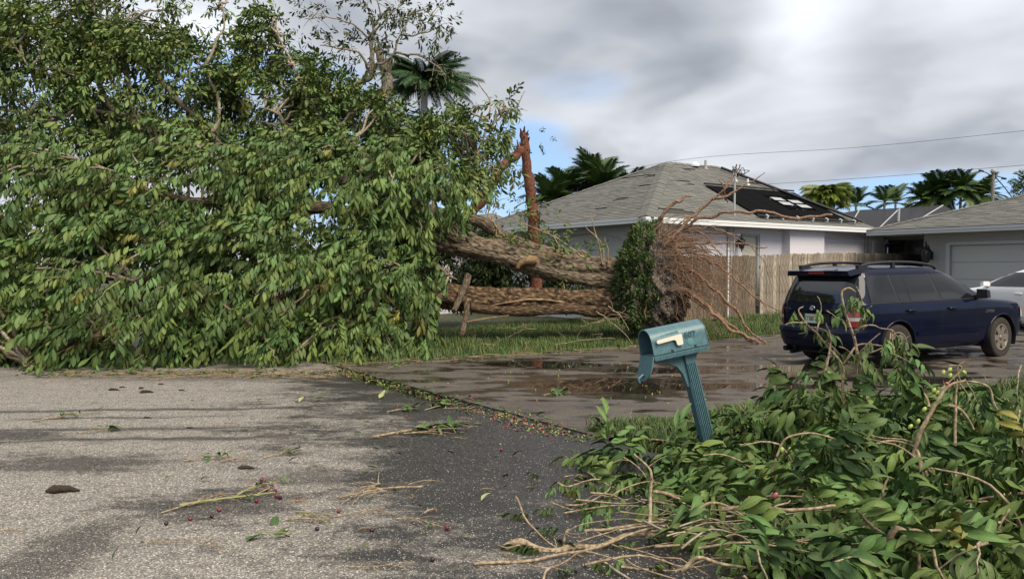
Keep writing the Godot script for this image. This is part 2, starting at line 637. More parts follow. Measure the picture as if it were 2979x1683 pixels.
	for i in 4:
		var k: float = [1.0, 0.78, 1.18, 0.9][i]
		M.wood_new.append(grained([[0.25, lin(0.17 * k, 0.135 * k, 0.10 * k)], [0.5, lin(0.31 * k, 0.26 * k, 0.20 * k)], [0.75, lin(0.42 * k, 0.365 * k, 0.29 * k)]], Vector3(6, 0.7, 6), 0.9, 0.02, 5, 40 + i, 0.8))
		M.wood_old.append(grained([[0.25, lin(0.07 * k, 0.052 * k, 0.036 * k)], [0.5, lin(0.15 * k, 0.115 * k, 0.082 * k)], [0.75, lin(0.23 * k, 0.185 * k, 0.14 * k)]], Vector3(6, 0.7, 6), 0.92, 0.02, 5, 50 + i, 0.8))
	M.pole_wood = grained([[0.3, lin(0.16, 0.14, 0.12)], [0.7, lin(0.28, 0.25, 0.22)]], Vector3(3, 0.6, 3), 0.95, 0.02, 4, 60)
	M.wire = paint(lin(0.05, 0.05, 0.055), 0.6)
	M.concrete_post = paint(lin(0.36, 0.36, 0.35), 0.85)

func leaves_ready() -> void:
	leaf_meshes = [leaf_mesh(0.17, 0.10, 0.22, 0.10, 5, 1.3), leaf_mesh(0.20, 0.30, 0.12, 0.10, 5, 1.35), leaf_mesh(0.155, 0.40, 0.25, 0.05, 5, 1.2), leaf_mesh(0.18, -0.05, 0.20, 0.12, 5, 1.3)]
	big_leaf_meshes = [leaf_mesh(0.165, 0.20, 0.30, 0.14, 7), leaf_mesh(0.19, 0.42, 0.20, 0.20, 7), leaf_mesh(0.145, 0.62, 0.45, 0.12, 7), leaf_mesh(0.17, -0.10, 0.26, 0.26, 7), leaf_mesh(0.13, 0.34, 0.75, 0.25, 7), leaf_mesh(0.12, 0.75, 0.95, 0.10, 7)]

# ---------------------------------------------------------------- ground, road, driveway
func speckle_picture(size: int, dots: int, lo: float, hi: float, sd: int) -> ImageTexture:
	# exposed stone chips in a dark binder
	var r := RandomNumberGenerator.new()
	r.seed = sd
	var f := FastNoiseLite.new()
	f.seed = sd
	f.frequency = 0.09
	f.fractal_octaves = 4
	var im := f.get_seamless_image(size, size, false, false, 0.1)
	im.convert(Image.FORMAT_L8)
	var src := im.get_data()
	var px := PackedByteArray()
	px.resize(size * size * 3)
	for i in size * size:
		var k := clampf(lo + (src[i] / 255.0 - 0.5) * 0.34, 0.0, 1.0) * 255.0
		px[i * 3] = int(k); px[i * 3 + 1] = int(k * 0.985); px[i * 3 + 2] = int(k * 0.96)
	for n in dots:
		var cx := r.randi() % size
		var cy := r.randi() % size
		var rad := r.randf_range(0.5, 1.6)
		var b := r.randf_range(hi * 0.72, hi) * 255.0 if r.randf() < 0.8 else r.randf_range(0.15, 0.3) * 255.0
		var tint := r.randf_range(0.88, 1.0)
		var ri := int(ceil(rad))
		for dy in range(-ri, ri + 1):
			for dx in range(-ri, ri + 1):
				if dx * dx + dy * dy * 1.4 <= rad * rad:
					var q := (posmod(cy + dy, size) * size + posmod(cx + dx, size)) * 3
					px[q] = int(minf(b, 255)); px[q + 1] = int(minf(b * (0.5 + tint * 0.5), 255)); px[q + 2] = int(minf(b * tint, 255))
	return ImageTexture.create_from_image(Image.create_from_data(size, size, false, Image.FORMAT_RGB8, px))

func flat_sheet(t0: float, t1: float, s0: float, s1: float, nt: int, ns: int, lift: float, rep: float) -> ArrayMesh:
	# a sheet over part of the plot; first uv over the whole sheet, second uv repeating every rep metres
	var v := PackedVector3Array()
	var n := PackedVector3Array()
	var a := PackedVector2Array()
	var b := PackedVector2Array()
	var ix := PackedInt32Array()
	for i in nt + 1:
		for j in ns + 1:
			var t := lerpf(t0, t1, float(i) / nt)
			var s := lerpf(s0, s1, float(j) / ns)
			v.append(lot(t, s, rise(t) + lift))
			n.append(Vector3.UP)
			a.append(Vector2(float(i) / nt, float(j) / ns))
			b.append(Vector2(t / rep, s / rep))
	for i in nt:
		for j in ns:
			var k := i * (ns + 1) + j
			for q in [k, k + ns + 2, k + ns + 1, k, k + 1, k + ns + 2]:
				ix.append(q)
	var p := v[ix[0]]
	if (v[ix[2]] - p).cross(v[ix[1]] - p).y < 0:
		for i in range(0, ix.size(), 3):
			var h := ix[i + 1]
			ix[i + 1] = ix[i + 2]
			ix[i + 2] = h
	var arr := []
	arr.resize(Mesh.ARRAY_MAX)
	arr[Mesh.ARRAY_VERTEX] = v
	arr[Mesh.ARRAY_NORMAL] = n
	arr[Mesh.ARRAY_TEX_UV] = a
	arr[Mesh.ARRAY_TEX_UV2] = b
	arr[Mesh.ARRAY_INDEX] = ix
	var am := ArrayMesh.new()
	am.add_surface_from_arrays(Mesh.PRIMITIVE_TRIANGLES, arr)
	return am

func soft(x: float, lo: float, hi: float) -> float:
	return smoothstep(lo, hi, x)

func blot(x: float, y: float, cx: float, cy: float, rx: float, ry: float) -> float:
	return exp(-((x - cx) / rx) ** 2 - ((y - cy) / ry) ** 2)

func srgb8(l: float) -> int:
	return int(255.0 * clampf(1.055 * pow(maxf(l, 0.0), 1.0 / 2.4) - 0.055, 0.0, 1.0))

func road_pictures() -> Array:
	# how wet and how stained the road is, seen from above: colour and roughness
	var w := 1024
	var h := 1536
	var f := FastNoiseLite.new()
	f.seed = 21
	f.frequency = 1.0
	f.fractal_octaves = 5
	var col := PackedByteArray()
	col.resize(w * h * 3)
	var rgh := PackedByteArray()
	rgh.resize(w * h)
	for y in h:
		var s := -9.0 + 27.0 * (y + 0.5) / h
		for x in w:
			var t := -10.0 + 10.0 * (x + 0.5) / w
			var p := lot(t, s)
			var d := -p.z
			var big := f.get_noise_2d(p.x * 0.55, d * 0.8)
			var mid := f.get_noise_2d(p.x * 1.3 + 30.0, d * 3.0)
			var fine := f.get_noise_2d(p.x * 7.0, d * 9.0 + 50.0) + 0.7 * f.get_noise_2d(p.x * 24.0, d * 24.0)
			# the wet part: everything beyond a ragged line that runs away from the viewer
			var line := -0.35 - 0.30 * maxf(d - 4.3, 0.0)
			line = maxf(line, -2.9 + 0.1 * (d - 9.0)) - 0.45
			var wet := soft(p.x - line + 1.5 * big + 1.0 * mid + 0.7 * fine, -0.75, 0.95)
			# damp patches left in the drying part
			wet = maxf(wet, 0.85 * soft(blot(p.x, d, -2.0, 5.7, 0.75, 0.55) + 0.5 * mid + 0.2 * big + 0.3 * fine, 0.3, 0.9))
			wet = maxf(wet, 0.8 * soft(blot(p.x, d, -3.6, 6.9, 1.1, 0.45) + 0.5 * mid + 0.3 * fine, 0.3, 0.9))
			wet = maxf(wet, 0.7 * soft(blot(p.x, d, -1.35, 6.4, 0.8, 0.35) + 0.5 * mid + 0.3 * fine, 0.3, 0.9))
			wet = maxf(wet, 0.85 * soft(blot(p.x, d, -5.0, 8.0, 1.0, 0.45) + 0.4 * mid + 0.3 * fine, 0.3, 0.9))
			wet = maxf(wet, 0.55 * soft(blot(p.x, d, -4.0, 12.6, 4.5, 0.8) + 0.4 * mid + 0.3 * fine, 0.3, 0.9))
			wet = maxf(wet, 0.7 * soft(blot(p.x, d, -2.55, 4.7, 0.35, 0.9) + 0.4 * mid + 0.3 * fine, 0.3, 0.9))
			# water that ran across the road in narrow bands
			for b in [[9.55, 0.085, -6.4, -1.9], [8.35, 0.09, -5.5, -2.2], [7.82, 0.10, -5.2, -1.7], [9.05, 0.05, -5.0, -3.0]]:
				var c: float = b[0] + 0.10 * (p.x + 4.0) + 0.10 * f.get_noise_2d(p.x * 0.9, b[0] * 7.0)
				var e: float = soft(p.x, b[2] - 0.6, b[2]) * (1.0 - soft(p.x, b[3] - 0.8, b[3] + 0.4))
				wet = maxf(wet, 0.85 * e * exp(-((d - c) / (b[1] * (1.0 + 1.2 * mid))) ** 2))
			# standing water along the low seam beside the driveway
			var pool := soft(t, -0.42 + 0.18 * mid, -0.25 + 0.18 * mid) * soft(s, 1.4, 2.2) * (1.0 - soft(s, 5.6, 6.3))
			var grime := 0.5 * soft(f.get_noise_2d(p.x * 4.0 - 20.0, d * 5.5), 0.22, 0.45)
			for q in [[-1.92, 5.35, 0.12, 0.06], [-1.75, 4.75, 0.10, 0.09], [-2.2, 6.05, 0.2, 0.05], [-1.1, 4.75, 0.18, 0.05], [-2.0, 4.9, 0.12, 0.03]]:
				grime = maxf(grime, 0.75 * soft(blot(p.x, d, q[0], q[1], q[2], q[3]) + 0.5 * fine, 0.35, 0.7))
			var dry := 0.92 + 0.13 * mid + 0.10 * fine
			var v := lerpf(dry, 0.105 + 0.03 * mid + 0.03 * fine, clampf(wet, 0, 1)) * (1.0 - 0.55 * grime)
			v = lerpf(v, 0.035, pool)
			var warm := lerpf(0.0, 0.03, wet)
			var k := (y * w + x) * 3
			col[k] = srgb8(v * (0.99 + warm)); col[k + 1] = srgb8(v * (0.945 - warm * 0.3)); col[k + 2] = srgb8(v * (0.88 - warm))
			rgh[y * w + x] = int(255.0 * lerpf(lerpf(0.95, 0.52 + 0.12 * fine, wet), 0.05, pool))
	return [ImageTexture.create_from_image(Image.create_from_data(w, h, false, Image.FORMAT_RGB8, col)), ImageTexture.create_from_image(Image.create_from_data(w, h, false, Image.FORMAT_L8, rgh))]

func driveway_pictures() -> Array:
	var w := 1024
	var h := 512
	var f := FastNoiseLite.new()
	f.seed = 33
	f.frequency = 1.0
	f.fractal_octaves = 5
	var col := PackedByteArray()
	col.resize(w * h * 3)
	var rgh := PackedByteArray()
	rgh.resize(w * h)
	for y in h:
		var s := -0.6 + 7.2 * (y + 0.5) / h
		for x in w:
			var t := 20.5 * (x + 0.5) / w
			var p := lot(t, s)
			var d := -p.z
			var big := f.get_noise_2d(p.x * 0.5, d * 0.7)
			var mid := f.get_noise_2d(p.x * 1.2 + 30.0, d * 1.9)
			var fine := f.get_noise_2d(p.x * 6.0, d * 7.0 + 50.0)
			var pool := blot(p.x, d, 1.45, 11.6, 1.25, 0.95)
			pool = maxf(pool, 0.95 * blot(p.x, d, 0.55, 14.2, 1.1, 0.7))
			pool = maxf(pool, 0.9 * blot(p.x, d, 2.4, 13.4, 0.9, 0.45))
			pool = maxf(pool, 0.9 * blot(p.x, d, 4.4, 13.8, 1.0, 0.5))
			pool = maxf(pool, 0.85 * blot(p.x, d, 3.2, 11.6, 0.9, 0.4))
			pool = maxf(pool, 0.8 * blot(p.x, d, 5.4, 12.4, 1.2, 0.4))
			var water := soft(pool + 0.42 * mid + 0.2 * fine, 0.46, 0.60)
			var damp := soft(pool + 0.7 * mid + 0.5 * big + 0.2, 0.10, 0.50)
			var stain := soft(mid + 0.4 * fine, 0.1, 0.4)
			var v := lerpf(0.115, 0.058, damp) * (1.0 + 0.35 * big + 0.25 * fine)
			v *= 1.0 - 0.3 * stain
			v = lerpf(v, 0.028, water)
			var k := (y * w + x) * 3
			col[k] = srgb8(v * 1.08); col[k + 1] = srgb8(v * 0.92); col[k + 2] = srgb8(v * 0.78)
			rgh[y * w + x] = int(255.0 * lerpf(lerpf(0.78, 0.12 + 0.08 * fine, damp), 0.02, water))
	return [ImageTexture.create_from_image(Image.create_from_data(w, h, false, Image.FORMAT_RGB8, col)), ImageTexture.create_from_image(Image.create_from_data(w, h, false, Image.FORMAT_L8, rgh))]

func ground() -> void:
	# the lawn and soil of the whole place, out to the horizon
	var stops := [-500.0, -120.0, -40.0, -15.0, 0.0, 2.0, 4.0, 5.0, 6.0, 7.0, 8.0, 9.0, 10.0, 11.0, 12.0, 13.0, 14.0, 15.0, 16.0, 17.0, 18.0, 19.0, 20.0, 21.0, 24.0, 40.0, 120.0, 500.0]
	var rows := []
	for t in stops:
		var r := []
		for s in [-500.0, -60.0, -10.0, 10.0, 60.0, 500.0]:
			r.append(lot(t, s, rise(t) - 0.035))
		rows.append(r)
	var m := MB.new()
	m.sheet(rows)
	if m.n[0].y < 0:
		m = MB.new()
		m.sheet(rows, Color.WHITE, true)
	var gm := grained([[0.3, lin(0.030, 0.026, 0.014)], [0.5, lin(0.045, 0.055, 0.020)], [0.7, lin(0.075, 0.085, 0.032)]], Vector3(0.6, 0.6, 0.6), 1.0, 0.03, 5, 17, 0.0, true)
	structure("ground", m.mesh(), gm)

	var road := paint(Color.WHITE, 1.0)
	var pics := road_pictures()
	road.albedo_texture = pics[0]
	road.roughness_texture = pics[1]
	road.roughness_texture_channel = BaseMaterial3D.TEXTURE_CHANNEL_GRAYSCALE
	road.detail_enabled = true
	road.detail_blend_mode = BaseMaterial3D.BLEND_MODE_MUL
	road.detail_uv_layer = BaseMaterial3D.DETAIL_UV_2
	road.detail_albedo = speckle_picture(1024, 42000, 0.47, 1.0, 3)
	var road_node := structure("road", flat_sheet(-10.0, 0.0, -9.0, 18.0, 10, 27, 0.0, 3.1), road)
	# pale stone chips that stand out of the worn binder
	var chip := MB.new()
	for k in 5:
		var a := TAU * k / 5.0
		var c := TAU * (k + 1) / 5.0
		chip.tri(Vector3(0, 0.45, 0), Vector3(cos(c), 0, sin(c) * 0.7), Vector3(cos(a), 0, sin(a) * 0.7))
	if chip.n[0].y < 0:
		var turned := MB.new()
		for k in range(0, chip.v.size(), 3):
			turned.tri(chip.v[k], chip.v[k + 2], chip.v[k + 1])
		chip = turned
	var xfs := []
	var tints := []
	for i in 30000:
		var d := 4.1 + 6.5 * pow(rng.randf(), 1.5)
		var p := Vector3(rng.randf_range(-0.64, 0.32) * d, -0.0005, -d)
		if t_of(p) > -0.15:
			continue
		var s := rng.randf_range(0.003, 0.0078)
		xfs.append(Transform3D(Basis(Vector3.UP, rng.randf() * TAU).scaled(Vector3(s, s * 0.5, s)), p))
		var k := rng.randf_range(0.25, 0.62)
		tints.append(Color(k, k * 0.96, k * 0.88))
	var stone := paint(Color.WHITE, 0.7)
	stone.vertex_color_use_as_albedo = true
	multi("stone_chips", chip.mesh(), stone, xfs, tints, road_node)

	var drive := paint(Color.WHITE, 1.0)
	pics = driveway_pictures()
	drive.albedo_texture = pics[0]
	drive.roughness_texture = pics[1]
	drive.roughness_texture_channel = BaseMaterial3D.TEXTURE_CHANNEL_GRAYSCALE
	drive.detail_enabled = true
	drive.detail_blend_mode = BaseMaterial3D.BLEND_MODE_MUL
	drive.detail_uv_layer = BaseMaterial3D.DETAIL_UV_2
	drive.detail_albedo = speckle_picture(512, 3500, 0.86, 1.0, 9)
	var o := structure("driveway", flat_sheet(0.0, 20.5, -0.6, 6.6, 41, 14, 0.018, 1.7), drive)
	# its front edge, a low step above the road
	var e := MB.new()
	for i in 24:
		var s0 := -0.6 + 7.2 * i / 24.0
		var s1 := -0.6 + 7.2 * (i + 1) / 24.0
		e.block([lot(0.0, s0, -0.03), lot(0.05, s0, -0.03), lot(0.05, s1, -0.03), lot(0.0, s1, -0.03), lot(0.004, s0, 0.016), lot(0.05, s0, 0.016), lot(0.05, s1, 0.016), lot(0.004, s1, 0.016)])
	obj("edge", e.mesh(), grained([[0.3, lin(0.03, 0.024, 0.018)], [0.7, lin(0.09, 0.075, 0.055)]], Vector3(3, 3, 3), 0.8, 0.04, 4, 19), o)

# ---------------------------------------------------------------- roofs
func row_span(pts: Array, v: float) -> Vector2:
	var lo := 1e9
	var hi := -1e9
	for i in pts.size():
		var a: Vector2 = pts[i]
		var b: Vector2 = pts[(i + 1) % pts.size()]
		if (a.y - v) * (b.y - v) <= 0.0 and absf(a.y - b.y) > 1e-6:
			var x := lerpf(a.x, b.x, (v - a.y) / (b.y - a.y))
			lo = minf(lo, x)
			hi = maxf(hi, x)
	return Vector2(lo, hi)

func shingle_mesh() -> ArrayMesh:
	# one tab, 0.3 m wide, its lower edge thick; x along the eave, z down the slope
	var m := MB.new()
	m.block([Vector3(-0.148, 0.0, -0.16), Vector3(0.148, 0.0, -0.16), Vector3(0.146, 0.0, 0.0), Vector3(-0.146, 0.0, 0.0), Vector3(-0.148, 0.002, -0.16), Vector3(0.148, 0.002, -0.16), Vector3(0.146, 0.013, 0.0), Vector3(-0.146, 0.013, 0.0)])
	return m.mesh()

func shingles_on(face: Array, list: Array, gone: Array) -> void:
	# face: [corner, along the eave, normal, outline in (along, up the slope)]
	var o: Vector3 = face[0]
	var ex: Vector3 = face[1]
	var pn: Vector3 = face[2]
	var down := ex.cross(pn)
	var b := Basis(ex, pn, down)
	var top := 0.0
	for p in face[3]:
		top = maxf(top, p.y)
	var row := 0
	var v := 0.0
	while v < top - 0.05:
		var span := row_span(face[3], v + 0.06)
		var x := span.x - 0.3 * fposmod(row * 0.37, 1.0)
		while x < span.y:
			var a := maxf(x, span.x)
			var c := minf(x + 0.3, span.y)
			x += 0.3
			if c - a < 0.04:
				continue
			var mid := (a + c) * 0.5
			var lost := false
			for g in gone:
				if absf(mid - g[0]) < g[2] and absf(v - g[1]) < g[3]:
					lost = true
			if lost:
				continue
			var lift := rng.randf_range(0.0, 0.004)
			var xf := Transform3D(b.scaled_local(Vector3((c - a) / 0.3, rng.randf_range(0.8, 1.5), 1.0)), o + ex * mid - down * (v + rng.randf_range(-0.006, 0.006)) + pn * (0.012 + lift))
			list.append([xf, rng.randi() % 4, rng.randf_range(0.90, 1.08)])
		v += 0.142
		row += 1

func lay_shingles(house: Node3D, list: Array) -> void:
	# the ones that show largest are pieces of their own, the rest one piece
	var eye := house.transform.affine_inverse() * Vector3(0, 1.59, 0)
	list.sort_custom(func(a, b): return a[0].origin.distance_squared_to(eye) < b[0].origin.distance_squared_to(eye))
	var sm := shingle_mesh()
	var tones := [Color(0.138, 0.137, 0.127), Color(0.148, 0.147, 0.136), Color(0.160, 0.158, 0.146), Color(0.128, 0.127, 0.118)]
	var xfs := []
	var cols := []
	for i in list.size():
		if i < 300:
			obj("shingle", sm, M.shingles[list[i][1]], house, list[i][0])
		else:
			var c: Color = tones[list[i][1]] * list[i][2]
			xfs.append(list[i][0])
			cols.append(Color(c.r, c.g, c.b))
	multi("shingles", sm, M.shingle, xfs, cols, house)

func caps(house: Node3D, a: Vector3, b: Vector3, n1: Vector3, n2: Vector3, wide := 0.19) -> void:
	var d := (b - a).normalized()
	var s1 := d.cross(n1).normalized()
	if s1.dot(n2) > 0: s1 = -s1
	var s2 := d.cross(n2).normalized()
	if s2.dot(n1) > 0: s2 = -s2
	var up := (n1 + n2).normalized()
	var count := int((b - a).length() / 0.2)
	var m := MB.new()
	for s in [s1, s2]:
		var l: float = wide
		var z := Vector3.ZERO
		m.block([z, s * l, s * l + d * 0.26, d * 0.26, z + up * 0.022, s * l + up * 0.018, s * l + d * 0.26 + up * 0.006, d * 0.26 + up * 0.008])
	var mesh := m.mesh()
	for i in count:
		obj("ridge_cap", mesh, M.shingles[rng.randi() % 4], house, Transform3D(Basis(), a + d * (0.2 * i) + up * (0.03 + rng.randf_range(0, 0.012)) + jitter(0.006)))

func face_mesh(m: MB, pts: Array, thick := 0.06) -> void:
	# a roof face, given round its edge, with a thickness below it
	var nn: Vector3 = (pts[2] - pts[0]).cross(pts[1] - pts[0]).normalized()
	var p := pts.duplicate()
	if nn.y < 0:
		p.reverse()
	var dn := Vector3(0, -thick, 0)
	for i in range(1, p.size() - 1):
		m.tri(p[0], p[i], p[i + 1])
		m.tri(p[0] + dn, p[i + 1] + dn, p[i] + dn)
	for i in p.size():
		var q: Vector3 = p[(i + 1) % p.size()]
		m.quad(p[i], p[i] + dn, q + dn, q)

func lantern(label: String, at: Vector3, turn: float, size: float, group := "") -> void:
	# a wall lantern: +x points away from the wall
	var t := thing("wall_lantern", label, "lantern", at, turn, group)
	var m := MB.new()
	m.box(Vector3(-0.30, -0.10, -0.06) * size, Vector3(-0.26, 0.16, 0.06) * size)
	m.tube(curve([Vector3(-0.27, 0.05, 0) * size, Vector3(-0.16, 0.30, 0) * size, Vector3(-0.02, 0.36, 0) * size, Vector3(0, 0.30, 0) * size]), taper(19, 0.022 * size, 0.016 * size), 6)
	obj("bracket", m.mesh(), M.black_metal, t)
	m = MB.new()
	m.lathe([Vector2(0.17, 0.17) * size, Vector2(0.16, 0.20) * size, Vector2(0.08, 0.27) * size, Vector2(0.03, 0.31) * size, Vector2(0.022, 0.38) * size, Vector2(0.035, 0.41) * size, Vector2(0.004, 0.50) * size], 12)
	obj("cap", m.mesh(), M.black_metal, t)
	m = MB.new()
	m.lathe([Vector2(0.075, -0.16) * size, Vector2(0.115, -0.02) * size, Vector2(0.14, 0.165) * size], 12)
	obj("pane", m.mesh(), M.window_pane, t)
	m = MB.new()
	for k in 6:
		var a := TAU * k / 6.0
		m.tube([Vector3(cos(a) * 0.08, -0.17, sin(a) * 0.08) * size, Vector3(cos(a) * 0.122, -0.02, sin(a) * 0.122) * size, Vector3(cos(a) * 0.148, 0.17, sin(a) * 0.148) * size], [0.012 * size, 0.012 * size, 0.012 * size], 5)
	m.lathe([Vector2(0.004, -0.31) * size, Vector2(0.03, -0.28) * size, Vector2(0.02, -0.22) * size, Vector2(0.085, -0.17) * size, Vector2(0.08, -0.15) * size], 12)
	obj("frame", m.mesh(), M.black_metal, t)

func garage_door(house: Node3D, x: float, z0: float, z1: float, y0: float, y1: float, mat: Material, rows: int, raised: bool) -> void:
	var d := obj("garage_door", null, null, house)
	var back := MB.new()
	back.box(Vector3(x + 0.03, y0, z0), Vector3(x + 0.06, y1, z1))
	d.mesh = back.mesh()
	d.material_override = mat
	var hgt := (y1 - y0) / rows
	for r in rows:
		var m := MB.new()
		var a := y0 + r * hgt + 0.006
		var b := y0 + (r + 1) * hgt - 0.006
		m.box(Vector3(x, a, z0), Vector3(x + 0.028, b, z1))
		if raised:
			var cols := 4
			for c in cols:
				var p := lerpf(z0, z1, (c + 0.12) / cols)
				var q := lerpf(z0, z1, (c + 0.88) / cols)
				for f in [[a + 0.09, a + 0.11, p, q], [b - 0.11, b - 0.09, p, q]]:
					m.box(Vector3(x - 0.010, f[0], f[2]), Vector3(x - 0.0005, f[1], f[3]))
				for f in [[p, p + 0.02], [q - 0.02, q]]:
					m.box(Vector3(x - 0.010, a + 0.1102, f[0]), Vector3(x - 0.0005, b - 0.1102, f[1]))
		obj("panel", m.mesh(), mat, d)

func house_with_torn_roof() -> void:
	var h := thing("house", "lilac grey stucco house with storm torn shingle roof and black solar mats", "house", lot(10.42, 10.576), LOT_TURN)
	var facade := Transform3D(Basis(Vector3(0, 0, -1), Vector3(0, 1, 0), Vector3(1, 0, 0)), Vector3(0.58, 0, -0.57))
	var arch := PackedVector2Array([Vector2(0, 0.0), Vector2(0.84, 0.0), Vector2(0.84, 2.5)])
	for i in 13:
		var u := i / 12.0
		arch.append(Vector2(lerpf(0.84, 5.24, u), 2.5 + 0.32 * pow(sin(PI * u), 0.7)))
	arch.append_array([Vector2(5.24, 2.5), Vector2(5.24, 0.0), Vector2(9.2, 0.0), Vector2(9.2, 3.0), Vector2(0, 3.0)])
	arch.remove_at(2)
	arch.remove_at(arch.size() - 5)
	var m := MB.new()
	m.poly(arch, 0.22, facade)
	obj("wall", m.mesh(), M.stucco, h)
	garage_door(h, 0.80, -6.2, -0.9, 0.1, 2.84, M.garage_white, 5, true)
	m = MB.new()
	m.box(Vector3(0.80, 0.0, -0.77), Vector3(4.43, 3.0, -0.57))
	m.box(Vector3(4.43, 2.80, -0.77), Vector3(5.24, 3.0, -0.57))
	m.box(Vector3(5.24, 0.0, -0.77), Vector3(6.29, 3.0, -0.57))
	m.box(Vector3(7.99, 0.0, -0.77), Vector3(11.7, 3.0, -0.57))
	obj("wall", m.mesh(), M.stucco, h)
	m = MB.new()
	m.box(Vector3(6.29, 0.0, -0.80), Vector3(7.99, 2.998, -0.27))
	obj("wall", m.mesh(), M.stucco, h)
	# side door in its frame
	m = MB.new()
	m.box(Vector3(4.50, 0.55, -0.72), Vector3(5.17, 2.73, -0.68))
	var d := obj("door", m.mesh(), M.door_cream, h)
	m = MB.new()
	m.box(Vector3(4.435, 0.55, -0.71), Vector3(4.497, 2.797, -0.60))
	m.box(Vector3(5.173, 0.55, -0.71), Vector3(5.235, 2.797, -0.60))
	m.box(Vector3(4.4975, 2.733, -0.71), Vector3(5.1725, 2.797, -0.60))
	obj("frame", m.mesh(), M.grey_trim, d)
	m = MB.new()
	m.tube([Vector3(5.09, 1.55, -0.68), Vector3(5.09, 1.55, -0.62)], [0.03, 0.034], 10)
	obj("handle", m.mesh(), M.bronze, d)
	# conduit, meter box and a slim light on the side wall
	m = MB.new()
	m.tube([Vector3(3.78, 0.4, -0.52), Vector3(3.78, 2.98, -0.52)], [0.03, 0.03], 8)
	m.box(Vector3(3.62, 1.5, -0.57), Vector3(3.94, 2.0, -0.44))
	obj("meter_box", m.mesh(), M.grey_trim, h)
	for x in [10.55, 10.72]:
		m = MB.new()
		m.tube([Vector3(x, 0.4, -0.55), Vector3(x, 2.98, -0.55)], [0.014, 0.014], 6)
		obj("conduit", m.mesh(), M.stucco_grey, h)
	m = MB.new()
	m.box(Vector3(10.98, 2.25, -0.568), Vector3(11.12, 2.78, -0.50))
	obj("light_fitting", m.mesh(), M.white_trim, h)
	# part of the house that steps forward beyond the side yard, with a sliding window
	m = MB.new()
	m.box(Vector3(11.9, 0.0, -0.568), Vector3(12.1, 0.95, 0.9))
	m.box(Vector3(11.9, 2.78, -0.568), Vector3(12.1, 3.0, 0.9))
	m.box(Vector3(11.9, 0.95, 0.76), Vector3(12.1, 2.78, 0.9))
	m.box(Vector3(12.1, 0.0, 0.7), Vector3(16.0, 3.0, 0.9))
	obj("wall", m.mesh(), M.stucco_grey, h)
	m = MB.new()
	for q in [[0.95, 2.78, -0.568, -0.52], [0.95, 2.78, 0.70, 0.758], [0.95, 2.78, 0.08, 0.13]]:
		m.box(Vector3(11.93, q[0], q[2]), Vector3(11.99, q[1], q[3]))
	for q in [[2.72, 2.778], [0.952, 1.0], [2.30, 2.34]]:
		m.box(Vector3(11.935, q[0], -0.519), Vector3(11.985, q[1], 0.699))
	var win := obj("window", m.mesh(), M.bronze, h)
	for q in [[-0.52, 0.08], [0.13, 0.70]]:
		m = MB.new()
		m.box(Vector3(11.955, 1.0, q[0]), Vector3(11.965, 2.72, q[1]))
		obj("pane", m.mesh(), M.window_pane, win)
	m = MB.new()
	m.tube(curve([Vector3(11.6, 0.3, -0.45), Vector3(11.6, 2.35, -0.45), Vector3(11.62, 2.6, -0.38), Vector3(11.68, 2.68, -0.15), Vector3(11.8, 2.7, 0.0)]), taper(25, 0.045, 0.045), 8)
	obj("drain_pipe", m.mesh(), M.bronze, h)

	# roof
	var c1 := Vector3(0, 3.12, 0)
	var c2 := Vector3(10.35, 3.12, 0)
	var pk := Vector3(5.16, 5.48, -4.75)
	var re := Vector3(7.80, 5.50, -4.80)
	var l1 := Vector3(0, 3.12, -10.0)
	var b1 := Vector3(13.2, 3.12, -10.0)
	var roof_shape := MB.new()
	face_mesh(roof_shape, [c1, c2, re, pk])
	face_mesh(roof_shape, [l1, c1, pk])
	face_mesh(roof_shape, [c2, b1, re])
	face_mesh(roof_shape, [b1, l1, pk, re])
	var roof := obj("roof", roof_shape.mesh(), M.underlay, h)
	m = MB.new()
	m.box(Vector3(0.02, 2.985, -10.0), Vector3(10.33, 2.998, -0.02))
	m.box(Vector3(10.33, 2.985, -10.0), Vector3(16.0, 2.998, 1.0))
	obj("soffit", m.mesh(), M.soffit, h)
	m = MB.new()
	m.box(Vector3(-0.022, 2.97, -0.0), Vector3(10.4, 3.105, 0.022))
	m.box(Vector3(-0.022, 2.97, -10.0), Vector3(0.0, 3.105, -0.0005))
	m.box(Vector3(-0.034, 3.06, -0.03), Vector3(10.4, 3.128, 0.034))
	m.box(Vector3(-0.034, 3.06, -10.0), Vector3(-0.0225, 3.128, -0.0305))
	obj("fascia", m.mesh(), M.white_trim, h)
	var list := []
	var nr: Vector3 = Vector3(0, 4.75, 2.36).normalized()
	var lr := Vector2(4.75, 2.36).length()
	var kr := lr / 4.75
	# torn spots: along the eave, up the slope, half width, half height
	var gone_r := [[5.74, 4.22 * kr, 0.34, 0.10], [5.55, 4.05 * kr, 0.2, 0.08], [4.38, 2.95 * kr, 0.30, 0.10], [4.45, 2.70 * kr, 0.22, 0.08], [8.15, 3.3 * kr, 0.42, 0.08], [1.25, 0.52 * kr, 0.75, 0.09], [1.6, 0.30 * kr, 0.62, 0.18], [6.5, 4.55 * kr, 0.2, 0.07]]
	shingles_on([Vector3(0, 3.12, 0), Vector3(1, 0, 0), nr, [Vector2(0, 0), Vector2(10.35, 0), Vector2(7.80, lr), Vector2(5.16, lr)]], list, gone_r)
	var nl: Vector3 = Vector3(-2.36, 5.16, 0).normalized()
	var ll := Vector2(5.16, 2.36).length()
	var kl := ll / 5.16
